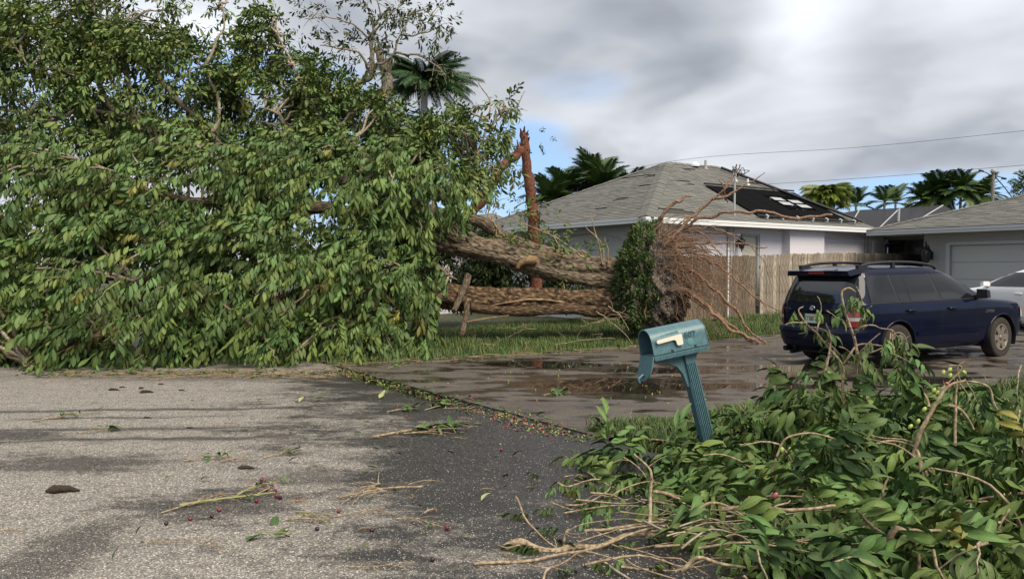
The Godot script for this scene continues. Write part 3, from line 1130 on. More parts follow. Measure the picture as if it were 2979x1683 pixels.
	# along the eave runs from the far end towards the corner here
	var gone_l := [[10.0 - 4.66, 3.82 * kl, 0.55, 0.08], [10.0 - 3.88, 3.70 * kl, 0.3, 0.10], [10.0 - 3.17, 2.67 * kl, 0.3, 0.08], [10.0 - 3.10, 1.61 * kl, 0.24, 0.08], [10.0 - 3.26, 0.91 * kl, 0.22, 0.08], [10.0 - 5.3, 3.84 * kl, 0.3, 0.08]]
	shingles_on([Vector3(0, 3.12, -10.0), Vector3(0, 0, 1), nl, [Vector2(0, 0), Vector2(10.0, 0), Vector2(10.0 - 4.75, ll)]], list, gone_l)
	lay_shingles(h, list)
	caps(h, c1 + Vector3(0.05, 0.02, -0.05), pk, nr, nl, 0.24)
	caps(h, pk, re, nr, Vector3(0, 4.75, -2.36).normalized())
	caps(h, l1, pk, nl, Vector3(0, 4.75, -2.36).normalized())
	# vents and the service mast
	for q in [[6.84, -4.5, 0.32, 0.05, M.concrete_post], [7.23, -3.47, 0.42, 0.06, M.white_trim], [7.6, -3.2, 0.22, 0.04, M.white_trim]]:
		m = MB.new()
		var y: float = 3.12 - q[1] * 2.36 / 4.75
		m.tube([Vector3(q[0], y - 0.1, q[1]), Vector3(q[0], y + q[2], q[1])], [q[3], q[3]], 10)
		m.tube([Vector3(q[0], y - 0.02, q[1]), Vector3(q[0], y + 0.06, q[1])], [q[3] * 2.4, q[3] * 1.3], 10)
		obj("vent_pipe", m.mesh(), q[4], h)
	m = MB.new()
	m.lathe([Vector2(0.16, 0.0), Vector2(0.17, 0.07), Vector2(0.12, 0.14), Vector2(0.01, 0.17)], 14, Transform3D(Basis(), Vector3(6.35, 5.42, -4.55)))
	obj("turbine_vent", m.mesh(), M.white_trim, h)
	m = MB.new()
	m.tube(curve([Vector3(3.9, 2.2, -0.40), Vector3(3.9, 3.8, -0.40), Vector3(3.9, 4.62, -0.40), Vector3(3.86, 4.74, -0.36), Vector3(3.78, 4.72, -0.30)]), taper(25, 0.03, 0.03), 8)
	m.tube([Vector3(3.78, 4.72, -0.30), Vector3(3.72, 4.66, -0.26)], [0.055, 0.075], 10)
	obj("service_mast", m.mesh(), M.grey_trim, h)
	for k in 4:
		m = MB.new()
		var a := 1.6 * k
		m.tube(curve([Vector3(3.74, 4.68, -0.27), Vector3(3.74 + 0.25 * cos(a), 4.55 + 0.1 * k, -0.1 + 0.1 * sin(a)), Vector3(3.9 + 0.3 * sin(a), 4.75 - 0.08 * k, -0.1), Vector3(3.88, 4.5, -0.32)]), taper(19, 0.011, 0.011), 5)
		obj("loose_wire", m.mesh(), M.black_plastic, h)
	# a low wing further along the street
	m = MB.new()
	m.box(Vector3(-1.4, 0.0, -15.0), Vector3(3.0, 2.75, -10.05))
	obj("wing_wall", m.mesh(), M.stucco, h)
	m = MB.new()
	face_mesh(m, [Vector3(-1.6, 2.84, -13.8), Vector3(-1.6, 2.84, -9.4), Vector3(1.5, 3.9, -10.6), Vector3(1.5, 3.9, -12.4)])
	face_mesh(m, [Vector3(-1.6, 2.84, -9.4), Vector3(4.0, 2.84, -9.4), Vector3(1.5, 3.9, -10.6)])
	obj("wing_roof", m.mesh(), M.shingles[1], h)
	m = MB.new()
	m.box(Vector3(-1.62, 2.70, -13.8), Vector3(-1.59, 2.85, -9.38))
	m.box(Vector3(-1.589, 2.70, -9.41), Vector3(-0.05, 2.85, -9.38))
	obj("wing_fascia", m.mesh(), M.white_trim, h)

	# black heating mats lying on the roof
	var sun_mats := thing("solar_pool_heater", "black solar heating mats on the shingle roof with a torn middle", "solar panel", h.position, LOT_TURN)
	var down := Vector3(1, 0, 0).cross(nr)
	var on_roof := Transform3D(Basis(Vector3(1, 0, 0), nr, down), c1 + nr * 0.05)
	for k in 6:
		var x0 := 4.92 + k * 0.745
		var x1 := x0 + 0.725
		m = MB.new()
		if k == 3 or k == 4:
			m.box(Vector3(x0, 0, -2.95), Vector3(x1, 0.022, -2.42), Color.WHITE, on_roof)
			m.box(Vector3(x0, 0, -1.18), Vector3(x1, 0.022, -0.36), Color.WHITE, on_roof)
			for j in 7:
				var a := x0 + j * 0.104
				var z := -2.42
				while z < -1.2:
					var l := rng.randf_range(0.2, 0.5)
					var gap := rng.randf_range(0.05, 0.22)
					m.box(Vector3(a + 0.01, 0.001, z), Vector3(a + rng.randf_range(0.04, 0.085), rng.randf_range(0.02, 0.05), minf(z + l, -1.19)), Color.WHITE, on_roof)
					z += l + gap
		else:
			m.box(Vector3(x0, 0, -2.95), Vector3(x1, 0.022, -0.36), Color.WHITE, on_roof)
		obj("mat", m.mesh(), M.solar, sun_mats)
	for q in [[3, -2.0], [3, -1.6], [4, -1.85], [4, -1.45]]:
		m = MB.new()
		m.box(Vector3(4.96 + q[0] * 0.745, 0.055, q[1] - 0.14), Vector3(5.5 + q[0] * 0.745, 0.062, q[1] + 0.12), Color.WHITE, on_roof)
		obj("torn_backing", m.mesh(), M.aluminium, sun_mats)
	m = MB.new()
	m.tube([on_roof * Vector3(4.7, 0.06, -0.30), on_roof * Vector3(9.6, 0.06, -0.26)], [0.035, 0.035], 8)
	obj("header_pipe", m.mesh(), M.black_plastic, sun_mats)
	m = MB.new()
	m.tube([on_roof * Vector3(4.9, 0.06, -3.02), on_roof * Vector3(9.4, 0.06, -3.02)], [0.03, 0.03], 8)
	obj("header_pipe", m.mesh(), M.black_plastic, sun_mats)
	m = MB.new()
	m.tube([on_roof * Vector3(7.55, 0.07, -5.0), on_roof * Vector3(9.75, 0.08, -0.55), on_roof * Vector3(9.9, 0.06, -0.25)], [0.05, 0.05, 0.04], 8)
	obj("feed_pipe", m.mesh(), M.black_plastic, sun_mats)
	for k in 7:
		m = MB.new()
		m.box(Vector3(5.1 + k * 0.72, 0.0, -0.34), Vector3(5.14 + k * 0.72, 0.11, -0.22), Color.WHITE, on_roof)
		obj("clip", m.mesh(), M.white_trim, sun_mats)
	# lanterns of this house
	lantern("black lantern beside the arched garage door of the lilac house", h.transform * Vector3(0.34, 2.55, -1.0), LOT_TURN + PI, 0.75)
	lantern("black lantern beside the cream side door of the lilac house", h.transform * Vector3(4.15, 2.45, -0.33), LOT_TURN - PI / 2, 0.7)

func neighbour_house() -> void:
	var h := thing("house", "grey house with wide flat garage door behind the white car", "house", lot(19.4, 9.95), LOT_TURN)
	var facade := Transform3D(Basis(Vector3(0, 0, 1), Vector3(0, 1, 0), Vector3(-1, 0, 0)), Vector3(0.85, 0, 1.55))
	var m := MB.new()
	m.poly(PackedVector2Array([Vector2(0, 0), Vector2(0.83, 0), Vector2(0.83, 2.46), Vector2(5.83, 2.46), Vector2(5.83, 0), Vector2(12.0, 0), Vector2(12.0, 2.86), Vector2(0, 2.86)]), 0.2, facade)
	m.box(Vector3(0.852, 0, 1.55), Vector3(9.0, 2.86, 1.75))
	obj("wall", m.mesh(), M.stucco_grey, h)
	m = MB.new()
	m.box(Vector3(0.63, 0.4, 2.26), Vector3(0.66, 2.53, 2.376))
	m.box(Vector3(0.63, 2.464, 2.3765), Vector3(0.66, 2.56, 7.4))
	obj("door_trim", m.mesh(), M.grey_trim, h)
	garage_door(h, 0.74, 2.385, 7.375, 0.40, 2.458, M.garage_grey, 4, false)
	var c1 := Vector3(0, 2.97, 0)
	var pk := Vector3(6.5, 5.115, 6.5)
	var r0 := Vector3(0, 2.97, 14.0)
	var b0 := Vector3(13.0, 2.97, 0)
	var shape := MB.new()
	face_mesh(shape, [c1, r0, pk])
	face_mesh(shape, [b0, c1, pk])
	face_mesh(shape, [r0, Vector3(13, 2.97, 14), b0, pk])
	obj("roof", shape.mesh(), M.underlay, h)
	m = MB.new()
	m.box(Vector3(0.02, 2.84, 0.02), Vector3(13, 2.855, 13.9))
	obj("soffit", m.mesh(), M.soffit, h)
	m = MB.new()
	m.box(Vector3(-0.022, 2.82, -0.022), Vector3(0.0, 2.955, 14.0))
	m.box(Vector3(0.0005, 2.82, -0.022), Vector3(13.0, 2.955, 0.0))
	m.box(Vector3(-0.034, 2.90, -0.034), Vector3(-0.0225, 2.972, 14.0))
	obj("fascia", m.mesh(), M.grey_trim, h)
	var list := []
	var nl := Vector3(-2.145, 6.5, 0).normalized()
	var ll := Vector2(6.5, 2.145).length()
	shingles_on([c1, Vector3(0, 0, 1), nl, [Vector2(0, 0), Vector2(9.5, 0), Vector2(9.5, ll * 0.69), Vector2(6.5, ll)]], list, [])
	lay_shingles(h, list)
	caps(h, c1, pk, nl, Vector3(0, 6.5, -2.145).normalized(), 0.16)
	lantern("large black lantern on the grey wall above the blue car roof", h.transform * Vector3(0.28, 2.12, 1.83), LOT_TURN + PI, 1.0)

func fence() -> void:
	for part in 2:
		var old := part == 0
		var f := thing("wood_fence", "weathered grey brown picket fence behind the fanned roots" if old else "newer pale picket fence along the side yard behind the blue car", "fence", lot(11.6 if old else 14.85, 10.44), LOT_TURN)
		var l := 3.1 if old else 7.4
		var y0 := rise(11.6 if old else 14.85)
		var count := int(l / 0.146)
		var shapes := []
		for k in 5:
			var m := MB.new()
			var hh := 1.83 + rng.randf_range(-0.02, 0.02)
			m.poly(PackedVector2Array([Vector2(0, 0), Vector2(0.139, 0), Vector2(0.139, hh - 0.03), Vector2(0.112, hh), Vector2(0.027, hh), Vector2(0, hh - 0.03)]), 0.016)
			shapes.append(m.mesh())
		for k in count:
			var x := k * 0.146
			var y := rise((11.6 if old else 14.85) + x) + (0.07 * (1.0 - float(k) / count) if old else 0.0)
			var woods: Array = M.wood_old if old else M.wood_new
			obj("picket", shapes[rng.randi() % 5], woods[rng.randi() % 4], f, Transform3D(Basis(Vector3(0, 0, 1), rng.randf_range(-0.012, 0.012)) * Basis(Vector3(0, 1, 0), rng.randf_range(-0.03, 0.03)), Vector3(x, y + 0.02 + rng.randf_range(-0.012, 0.012), rng.randf_range(-0.004, 0.004))))
		for y in [0.35, 1.45]:
			var m := MB.new()
			m.box(Vector3(0.05, y0 + y, -0.06), Vector3(l - 0.05, y0 + y + 0.085, -0.022))
			obj("rail", m.mesh(), (M.wood_old if old else M.wood_new)[1], f)
	var p := thing("fence_post", "thin white metal post between the old and the new fence", "post", on_ground(lot(13.35, 10.30)), LOT_TURN)
	var m := MB.new()
	m.tube([Vector3(0, -0.1, 0), Vector3(0, 2.05, 0)], [0.025, 0.025], 8)
	obj("shaft", m.mesh(), M.white_trim, p)
	m = MB.new()
	m.tube([Vector3(0, 2.05, 0), Vector3(0, 2.09, 0)], [0.032, 0.02], 8)
	obj("cap", m.mesh(), M.white_trim, p)

# ---------------------------------------------------------------- palms and what stands behind the houses
func frond_mesh(length: float, droop: float, leaflets: int, leaflet: float, hang: float, sweep: float, color: Color) -> ArrayMesh:
	# a palm frond along +x, rising then bending over; sweep bends its leaflets to +z
	var m := MB.new()
	var line := []
	for i in 9:
		var t := i / 8.0
		line.append(Vector3(length * t * (1.0 - 0.12 * t), length * (0.35 * t - droop * t * t), sweep * 0.3 * length * t * t))
	m.tube(line, taper(9, 0.03, 0.006), 4, Color(color.r * 1.3, color.g * 1.2, color.b))
	for i in leaflets:
		var t := 0.14 + 0.86 * i / float(leaflets - 1)
		var f := t * 8.0
		var k := mini(int(f), 7)
		var p: Vector3 = line[k].lerp(line[k + 1], f - k)
		var ax: Vector3 = (line[k + 1] - line[k]).normalized()
		for side in [-1.0, 1.0]:
			var l := leaflet * (0.45 + 0.55 * sin(PI * clampf(t * 0.9 + 0.08, 0, 1))) * rng.randf_range(0.85, 1.1)
			var d: Vector3 = (ax * 0.55 + Vector3(0, 0.15 - hang * 0.4, side) + Vector3(0, 0, sweep)).normalized()
			var e: Vector3 = (d + Vector3(0, -hang * 1.3, 0) + jitter(0.1)).normalized()
			var w: Vector3 = ax * 0.030
			var q := p + d * l * 0.5
			var tip := q + e * l * 0.55
			var c := color * rng.randf_range(0.75, 1.25)
			c.a = 1.0
			m.quad(p - w * 0.5, q - w, q + w, p + w * 0.5, c)
			m.tri(q - w, tip, q + w, c)
	return m.mesh()

func palm(called: String, label: String, foot: Vector3, high: float, fronds: int, length: float, look: Array, group := "", low := -0.35, trunk_r := 0.13, wind := 0.0) -> Node3D:
	# look: the frond shapes to choose from
	var p := thing(called, label, "palm tree", foot, 0.0, group)
	var lean := rng.randf_range(-0.3, 0.3)
	var stem := curve([Vector3.ZERO, Vector3(lean * 0.3, high * 0.5, 0), Vector3(lean, high, 0)])
	var m := MB.new()
	m.tube(stem, taper(stem.size(), trunk_r * 1.3, trunk_r * 0.8), 8, Color.WHITE, 0.08, bump_noise)
	obj("trunk", m.mesh(), M.concrete_post, p)
	for i in fronds:
		var a := i * 2.4 + rng.randf_range(-0.3, 0.3)
		var e := lerpf(low, 1.15, float(i) / maxi(fronds - 1, 1)) + rng.randf_range(-0.12, 0.12)
		if wind != 0.0:
			a = wind + (fposmod(a, TAU) - PI) * 0.45
		var b := Basis(Vector3.UP, a) * Basis(Vector3(0, 0, 1), e)
		obj("frond", look[rng.randi() % look.size()], M.frond, p, Transform3D(b.scaled(Vector3.ONE * rng.randf_range(0.85, 1.12)), Vector3(lean, high, 0)))
	return p

func behind_the_houses() -> void:
	var dark := Color(0.030, 0.060, 0.016)
	var mid := Color(0.055, 0.095, 0.022)
	var olive := Color(0.115, 0.155, 0.022)
	var royal := []
	var areca := []
	var queen := []
	for i in 3:
		royal.append(frond_mesh(3.2, 0.85, 66, 0.95, 1.5, 0.15, Color(0.030, 0.070, 0.024)))
		areca.append(frond_mesh(1.75, 0.42, 32, 0.62, 0.25, 0.45, [dark, mid, mid][i]))
		queen.append(frond_mesh(1.35, 1.1, 40, 0.95, 2.4, 0.2, olive))
	palm("royal_palm", "tall palm with drooping dark fronds showing above the fallen crown", Vector3(-5.599, 1.601, -52.000), 11.3, 56, 3.0, royal, "", 0.25, 0.24)
	# the clump behind the ridge
	for q in [[Vector3(1.889, 5.415, -42.000), 0.9, "dark bushy palm lowest at the left edge of the clump behind the ridge"], [Vector3(2.991, 5.951, -43.000), 1.0, "dark bushy palm second in the clump behind the shingle ridge"], [Vector3(4.231, 6.777, -44.000), 1.15, "tallest palm of the clump behind the ridge with upright fronds"], [Vector3(4.731, 6.114, -42.000), 1.0, "palm beside the tallest one behind the shingle ridge"], [Vector3(6.272, 6.109, -45.000), 0.8, "small palm just left of the ridge peak"]]:
		var top: Vector3 = q[0]
		palm("areca_palm", q[2], Vector3(top.x, 0.4, top.z), top.y - 0.7, 34, 2.0 * q[1], areca, "palms behind the lilac house", -0.9, 0.09, 0.0)
	palm("queen_palm", "yellow green palm with a rounded head of fine drooping fronds", Vector3(21.815, 1.941, -58.000), 5.15, 100, 1.9, queen, "", 0.05, 0.16)
	for q in [[Vector3(24.833, 6.396, -60.000), "small wind bent palm standing alone above the pool screen"], [Vector3(26.481, 6.648, -60.000), "small palm with one upright frond above the pool screen"], [Vector3(28.511, 6.770, -62.000), "small palm with spread fronds above the pool screen"]]:
		var top: Vector3 = q[0]
		palm("areca_palm", q[1], Vector3(top.x, 0.4, top.z), top.y - 0.4, 9, 2.0, areca, "palms beyond the pool screen", -0.2, 0.1)
	for q in [[Vector3(27.589, 6.436, -56.000), "palm at the near end of the dark clump by the utility pole"], [Vector3(28.616, 7.014, -56.000), "palm with swept fronds in the dark clump by the utility pole"], [Vector3(29.344, 7.101, -55.000), "bushiest palm in the dark clump by the utility pole"], [Vector3(31.264, 6.794, -56.000), "palm just left of the utility pole"]]:
		var top: Vector3 = q[0]
		palm("areca_palm", q[1], Vector3(top.x, 0.4, top.z), top.y - 0.4, 32, 2.5, areca, "palms by the utility pole", -0.8, 0.1)
	# leafy tree at the edge of the frame
	var sp := []
	for i in 3:
		sp.append(make_spray(12, 0.5, 0.20, leaf_meshes, 0.2, 0.8))
	var tr := thing("leafy_tree", "light green leafy tree behind the grey roof", "tree", Vector3(29.752, 1.913, -46.000))
	obj("trunk", limb_mesh([Vector3.ZERO, Vector3(0.1, 2.5, 0), Vector3(-0.3, 5.6, 0)], 0.16, 0.05), M.pale_bark, tr)
	var xfs := [[], [], []]
	var cols := [[], [], []]
	for i in 420:
		var e: Array = [[Vector3(0.0, 5.4, 0), Vector3(1.0, 1.4, 1.0)], [Vector3(-1.0, 4.4, 0), Vector3(0.9, 0.8, 0.8)], [Vector3(0.6, 4.0, 0), Vector3(1.2, 1.0, 1.0)]][i % 3]
		var d := Vector3(rng.randfn(), rng.randfn(), rng.randfn()).normalized()
		var p: Vector3 = e[0] + d * e[1] * pow(rng.randf(), 0.4)
		var k := rng.randi() % 3
		xfs[k].append(Transform3D(along(d + jitter(0.4), Vector3.UP + jitter(0.3)), p))
		cols[k].append(green(Color(0.10, 0.16, 0.05), 0.3))
	for k in 3:
		multi("crown", sp[k].mesh, M.leaf, xfs[k], cols[k], tr)
	# utility pole and the wires
	var up := thing("utility_pole", "wooden utility pole with lamp arms behind the grey roof", "utility pole", Vector3(28.699, 1.928, -50.000))
	var m := MB.new()
	m.tube([Vector3(0, -0.2, 0), Vector3(0.02, 5.2, 0), Vector3(0.05, 5.78, 0)], [0.105, 0.09, 0.088], 12)
	obj("shaft", m.mesh(), M.pole_wood, up)
	m = MB.new()
	m.lathe([Vector2(0.09, 5.66), Vector2(0.17, 5.70), Vector2(0.17, 5.84), Vector2(0.11, 5.93), Vector2(0.01, 5.95)], 14, Transform3D(Basis(), Vector3(0.05, 0, 0)))
	obj("cap", m.mesh(), M.concrete_post, up)
	for q in [[Vector3(-0.05, 5.5, 0), Vector3(-0.75, 5.8, 0.1), 0.03], [Vector3(0.1, 5.5, 0), Vector3(0.62, 5.35, 0.1), 0.03], [Vector3(-0.05, 5.25, 0), Vector3(-0.5, 5.3, 0.1), 0.035]]:
		m = MB.new()
		m.tube([q[0], q[0].lerp(q[1], 0.5) + Vector3(0, 0.04, 0), q[1]], [q[2], q[2], q[2]], 6)
		m.tube([q[1] + Vector3(-0.13, 0.02, 0), q[1] + Vector3(0.13, -0.02, 0)], [0.075, 0.06], 8)
		obj("arm", m.mesh(), M.black_metal, up)
	m = MB.new()
	m.tube(curve([Vector3(0.15, 5.45, 0), Vector3(0.6, 4.8, 0.2), Vector3(1.4, 3.6, 0.4)]), taper(13, 0.035, 0.03), 5)
	obj("cable", m.mesh(), M.black_metal, up)
	var wires := [["thin upper wire crossing the grey sky down to the ridge", [Vector3(31.289, 9.183, -40.000), Vector3(26.840, 9.107, -44.000), Vector3(20.693, 9.116, -50.000), Vector3(10.780, 9.059, -56.000), Vector3(1.883, 7.868, -66.000)]], ["thin lower wire crossing the sky above the pool screen", [Vector3(28.192, 6.806, -36.000), Vector3(24.426, 6.789, -40.000), Vector3(19.751, 6.784, -45.000), Vector3(14.562, 6.864, -50.000), Vector3(9.415, 7.105, -56.000)]]]
	for w in wires:
		var line := curve(w[1], 10)
		m = MB.new()
		m.tube(line, taper(line.size(), 0.011, 0.011), 5)
		tag(obj("power_line", m.mesh(), M.wire), w[0], "power line", "wires over the houses")
	m = MB.new()
	var drop := curve([Vector3(8.644, 2.891, -27.000), Vector3(10.287, 2.751, -27.500), Vector3(12.317, 2.618, -28.000), Vector3(12.753, 2.603, -28.200)], 8)
	m.tube(drop, taper(drop.size(), 0.008, 0.008), 5)
	tag(obj("cable", m.mesh(), M.wire), "slack black cable strung along the lilac side wall", "cable")
	# pool screen between the houses
	var pool := thing("pool_screen", "dark mesh pool enclosure with pale metal frame between the roofs", "pool enclosure", Vector3.ZERO)
	var top := [Vector3(14.436, 4.217, -37.000), Vector3(15.346, 4.372, -37.000), Vector3(16.676, 4.392, -36.000), Vector3(18.022, 4.449, -35.000), Vector3(18.295, 3.938, -34.000)]
	var low := [Vector3(13.133, 3.446, -34.000), Vector3(13.691, 3.448, -34.000), Vector3(14.509, 3.397, -33.000), Vector3(15.121, 3.373, -32.000), Vector3(17.008, 3.487, -31.600)]
	for i in 4:
		m = MB.new()
		m.quad(top[i], top[i + 1], low[i + 1], low[i])
		obj("mesh_panel", m.mesh(), M.screen, pool)
		m = MB.new()
		var b: Vector3 = low[i] * Vector3(1, 0, 1)
		var c: Vector3 = low[i + 1] * Vector3(1, 0, 1)
		m.quad(low[i], low[i + 1], c, b)
		obj("mesh_panel", m.mesh(), M.screen, pool)
		# the far slope
		var f0: Vector3 = top[i] + Vector3(0.4, -1.6, -4.0)
		var f1: Vector3 = top[i + 1] + Vector3(0.4, -1.6, -4.0)
		m = MB.new()
		m.quad(top[i], top[i + 1], f1, f0)
		obj("mesh_panel", m.mesh(), M.screen, pool)
	for i in 5:
		m = MB.new()
		m.tube([top[i], low[i]], [0.03, 0.03], 6)
		obj("frame_bar", m.mesh(), M.aluminium, pool)
		m = MB.new()
		m.tube([low[i], low[i] * Vector3(1, 0, 1)], [0.03, 0.03], 6)
		obj("frame_bar", m.mesh(), M.aluminium, pool)
	for i in 4:
		for q in [top, low]:
			m = MB.new()
			m.tube([q[i], q[i + 1]], [0.022, 0.022], 6)
			obj("frame_bar", m.mesh(), M.bronze, pool)
	m = MB.new()
	m.tube([Vector3(15.457, 4.217, -33.400), Vector3(15.425, 3.559, -33.400)], [0.05, 0.05], 6)
	obj("frame_bar", m.mesh(), M.aluminium, pool)
	# red spiky plant that shows above the pickets
	var cor := thing("cordyline_plant", "small spiky dark red plant showing above the newer fence", "plant", on_ground(lot(16.8, 10.72)))
	m = MB.new()
	m.tube([Vector3.ZERO, Vector3(0, 1.62, 0)], [0.03, 0.02], 6)
	obj("stem", m.mesh(), M.twig, cor)
	for i in 16:
		var d := Vector3(cos(i * 2.4), rng.randf_range(0.1, 1.3), sin(i * 2.4))
		obj("leaf", leaf_meshes[1], paint(lin(0.06, 0.02, 0.022), 0.5) if i % 4 else paint(lin(0.05, 0.07, 0.02), 0.5), cor, Transform3D(along(d, Vector3.UP).scaled_local(Vector3(0.36, 0.3, 0.22)), Vector3(0, 1.62, 0)))

# ---------------------------------------------------------------- trees
func bush(called: String, label: String, category: String, foot: Vector3, size: Vector3, count: int, tint: Color, sprays: Array, group := "") -> void:
	var b := thing(called, label, category, foot, 0.0, group)
	for i in 5:
		var p := Vector3(rng.randf_range(-0.5, 0.5) * size.x, size.y * rng.randf_range(0.9, 1.5), rng.randf_range(-0.5, 0.5) * size.z)
		obj("stem", limb_mesh([Vector3(p.x * 0.2, 0, p.z * 0.2), Vector3(p.x * 0.7, p.y * 0.5, p.z * 0.6), p], 0.03, 0.01, 5), M.twig, b)
	var xfs := []
	var cols := []
	for i in sprays.size():
		xfs.append([])
		cols.append([])
	for i in count:
		var d := Vector3(rng.randfn(), rng.randfn(), rng.randfn()).normalized()
		var p: Vector3 = Vector3(0, size.y, 0) + d * size * pow(rng.randf(), 0.35)
		if bump_noise.get_noise_3dv((p + foot) * 1.1) < -0.22 or p.y < 0.05:
			continue
		var k := rng.randi() % sprays.size()
		xfs[k].append(Transform3D(along(d + Vector3(0, -0.2, 0) + jitter(0.4), Vector3.UP + jitter(0.3)), p))
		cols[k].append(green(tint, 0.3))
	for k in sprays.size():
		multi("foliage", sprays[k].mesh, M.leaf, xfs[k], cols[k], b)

func trees_behind() -> void:
	var sp := []
	for i in 4:
		sp.append(make_spray(9, 0.42, 0.17, leaf_meshes, 0.35, 0.7, 0.2))
	# pale forked tree with broken tops
	var t := thing("forked_tree", "pale forked tree with snapped top and sparse wind stripped crown", "tree", Vector3(-3.708, 1.228, -22.000))
	var o := -t.position
	var limbs := [
		[0.24, 0.13, [Vector3(-3.754, 1.589, -22.000), Vector3(-3.691, 4.028, -22.000), Vector3(-3.637, 5.467, -22.000), Vector3(-3.565, 5.845, -22.000), Vector3(-3.411, 6.186, -22.000), Vector3(-3.267, 6.501, -22.000), Vector3(-3.331, 6.832, -22.000)]],
		[0.135, 0.085, [Vector3(-3.331, 6.814, -22.000), Vector3(-3.421, 7.056, -22.000), Vector3(-3.529, 7.306, -22.000), Vector3(-3.601, 7.476, -22.000)]],
		[0.11, 0.06, [Vector3(-3.340, 6.796, -22.000), Vector3(-3.259, 6.976, -22.000), Vector3(-3.196, 7.173, -22.000)]],
		[0.085, 0.055, [Vector3(-3.502, 7.243, -22.000), Vector3(-3.457, 7.288, -22.000), Vector3(-3.412, 7.351, -22.000)]],
		[0.13, 0.02, [Vector3(-4.301, 5.429, -21.800), Vector3(-4.211, 5.875, -21.800), Vector3(-4.077, 6.284, -21.800), Vector3(-3.934, 6.507, -21.800), Vector3(-3.648, 6.748, -21.800), Vector3(-3.666, 7.528, -21.800), Vector3(-3.622, 7.936, -21.800), Vector3(-3.800, 8.494, -21.800)]],
		[0.05, 0.012, [Vector3(-3.631, 6.757, -21.800), Vector3(-3.499, 6.963, -21.700), Vector3(-3.350, 6.956, -21.600), Vector3(-3.040, 7.204, -21.600), Vector3(-2.970, 7.511, -21.600), Vector3(-2.776, 7.907, -21.600), Vector3(-2.617, 8.259, -21.600)]],
		[0.035, 0.01, [Vector3(-3.040, 7.204, -21.600), Vector3(-2.569, 7.153, -21.500), Vector3(-2.173, 7.006, -21.500), Vector3(-1.856, 6.764, -21.400), Vector3(-1.715, 6.590, -21.400)]],
		[0.04, 0.012, [Vector3(-3.720, 6.747, -21.800), Vector3(-3.889, 7.131, -21.500), Vector3(-4.221, 7.252, -21.400), Vector3(-4.921, 7.345, -21.400)]],
		[0.035, 0.01, [Vector3(-3.934, 6.516, -21.800), Vector3(-3.774, 6.673, -21.600), Vector3(-3.642, 7.000, -21.500), Vector3(-3.519, 7.307, -21.500)]],
		[0.03, 0.008, [Vector3(-3.666, 7.528, -21.800), Vector3(-3.977, 7.830, -21.500), Vector3(-4.308, 7.974, -21.400), Vector3(-4.833, 8.076, -21.400), Vector3(-5.314, 8.014, -21.400)]],
		[0.03, 0.008, [Vector3(-3.649, 7.741, -21.800), Vector3(-3.377, 7.949, -21.600), Vector3(-3.097, 8.183, -21.500), Vector3(-2.834, 8.445, -21.500)]],
		[0.03, 0.008, [Vector3(-2.891, 7.687, -21.600), Vector3(-2.569, 7.643, -21.500), Vector3(-2.120, 7.721, -21.400), Vector3(-1.875, 7.826, -21.400)]],
		[0.03, 0.008, [Vector3(-3.622, 7.936, -21.800), Vector3(-3.421, 8.212, -21.600), Vector3(-3.493, 8.530, -21.500), Vector3(-3.625, 8.879, -21.500)]],
		[0.03, 0.008, [Vector3(-2.670, 8.171, -21.600), Vector3(-2.306, 8.273, -21.500), Vector3(-2.015, 8.069, -21.400)]],
	]
	var tips := []
	for l in limbs:
		var pts: Array = l[2].map(func(p): return p + o)
		obj("trunk" if l[0] > 0.3 else "limb", limb_mesh(pts, l[0], l[1], 8, 0.15, 6, 0.05), M.pale_bark, t)
		if l[0] < 0.12 and l[1] < 0.02 or l[1] == 0.02:
			tips.append(curve(pts, 6))
	var xfs := [[], [], [], []]
	var cols := [[], [], [], []]
	for line in tips:
		for i in 24:
			var f := lerpf(0.45, 1.0, pow(rng.randf(), 0.7))
			var base: Vector3 = line[int(f * (line.size() - 1))]
			var off := jitter(0.5) * Vector3(1, 0.8, 1)
			if i % 3 == 0:
				obj("twig", limb_mesh([base, base + off * 0.5 + Vector3(0, 0.05, 0), base + off], 0.012, 0.004, 4, 0.0, 2), M.pale_bark, t)
			var k := rng.randi() % 4
			xfs[k].append(Transform3D(along(off + jitter(0.4) + Vector3(-0.2, -0.1, 0), Vector3.UP + jitter(0.3)).scaled(Vector3.ONE * rng.randf_range(0.6, 0.95)), base + off))
			cols[k].append(green(Color(0.075, 0.105, 0.028), 0.3))
	for k in 4:
		multi("crown", sp[k].mesh, M.leaf, xfs[k], cols[k], t)

	# the red barked tree snapped off
	t = thing("snapped_tree", "red barked tree snapped off with one limb hanging down beside the house", "tree", Vector3(0.702, 0.852, -23.500))
	o = -t.position
	obj("trunk", limb_mesh([Vector3(0.703, 0.784, -23.500) + o, Vector3(0.638, 2.282, -23.500) + o, Vector3(0.537, 3.439, -23.500) + o, Vector3(0.427, 4.402, -23.500) + o, Vector3(0.337, 5.171, -23.500) + o, Vector3(0.297, 5.516, -23.500) + o], 0.19, 0.095, 10, 0.3, 6, 0.06), M.red_bark, t)
	obj("hanging_limb", limb_mesh([Vector3(0.261, 5.017, -23.500) + o, Vector3(0.087, 4.834, -23.300) + o, Vector3(-0.272, 4.528, -23.000) + o, Vector3(-0.565, 3.977, -22.700) + o, Vector3(-0.905, 3.421, -22.400) + o, Vector3(-1.188, 2.967, -22.200) + o], 0.12, 0.15, 9, 0.3, 6, 0.08), M.red_bark, t)
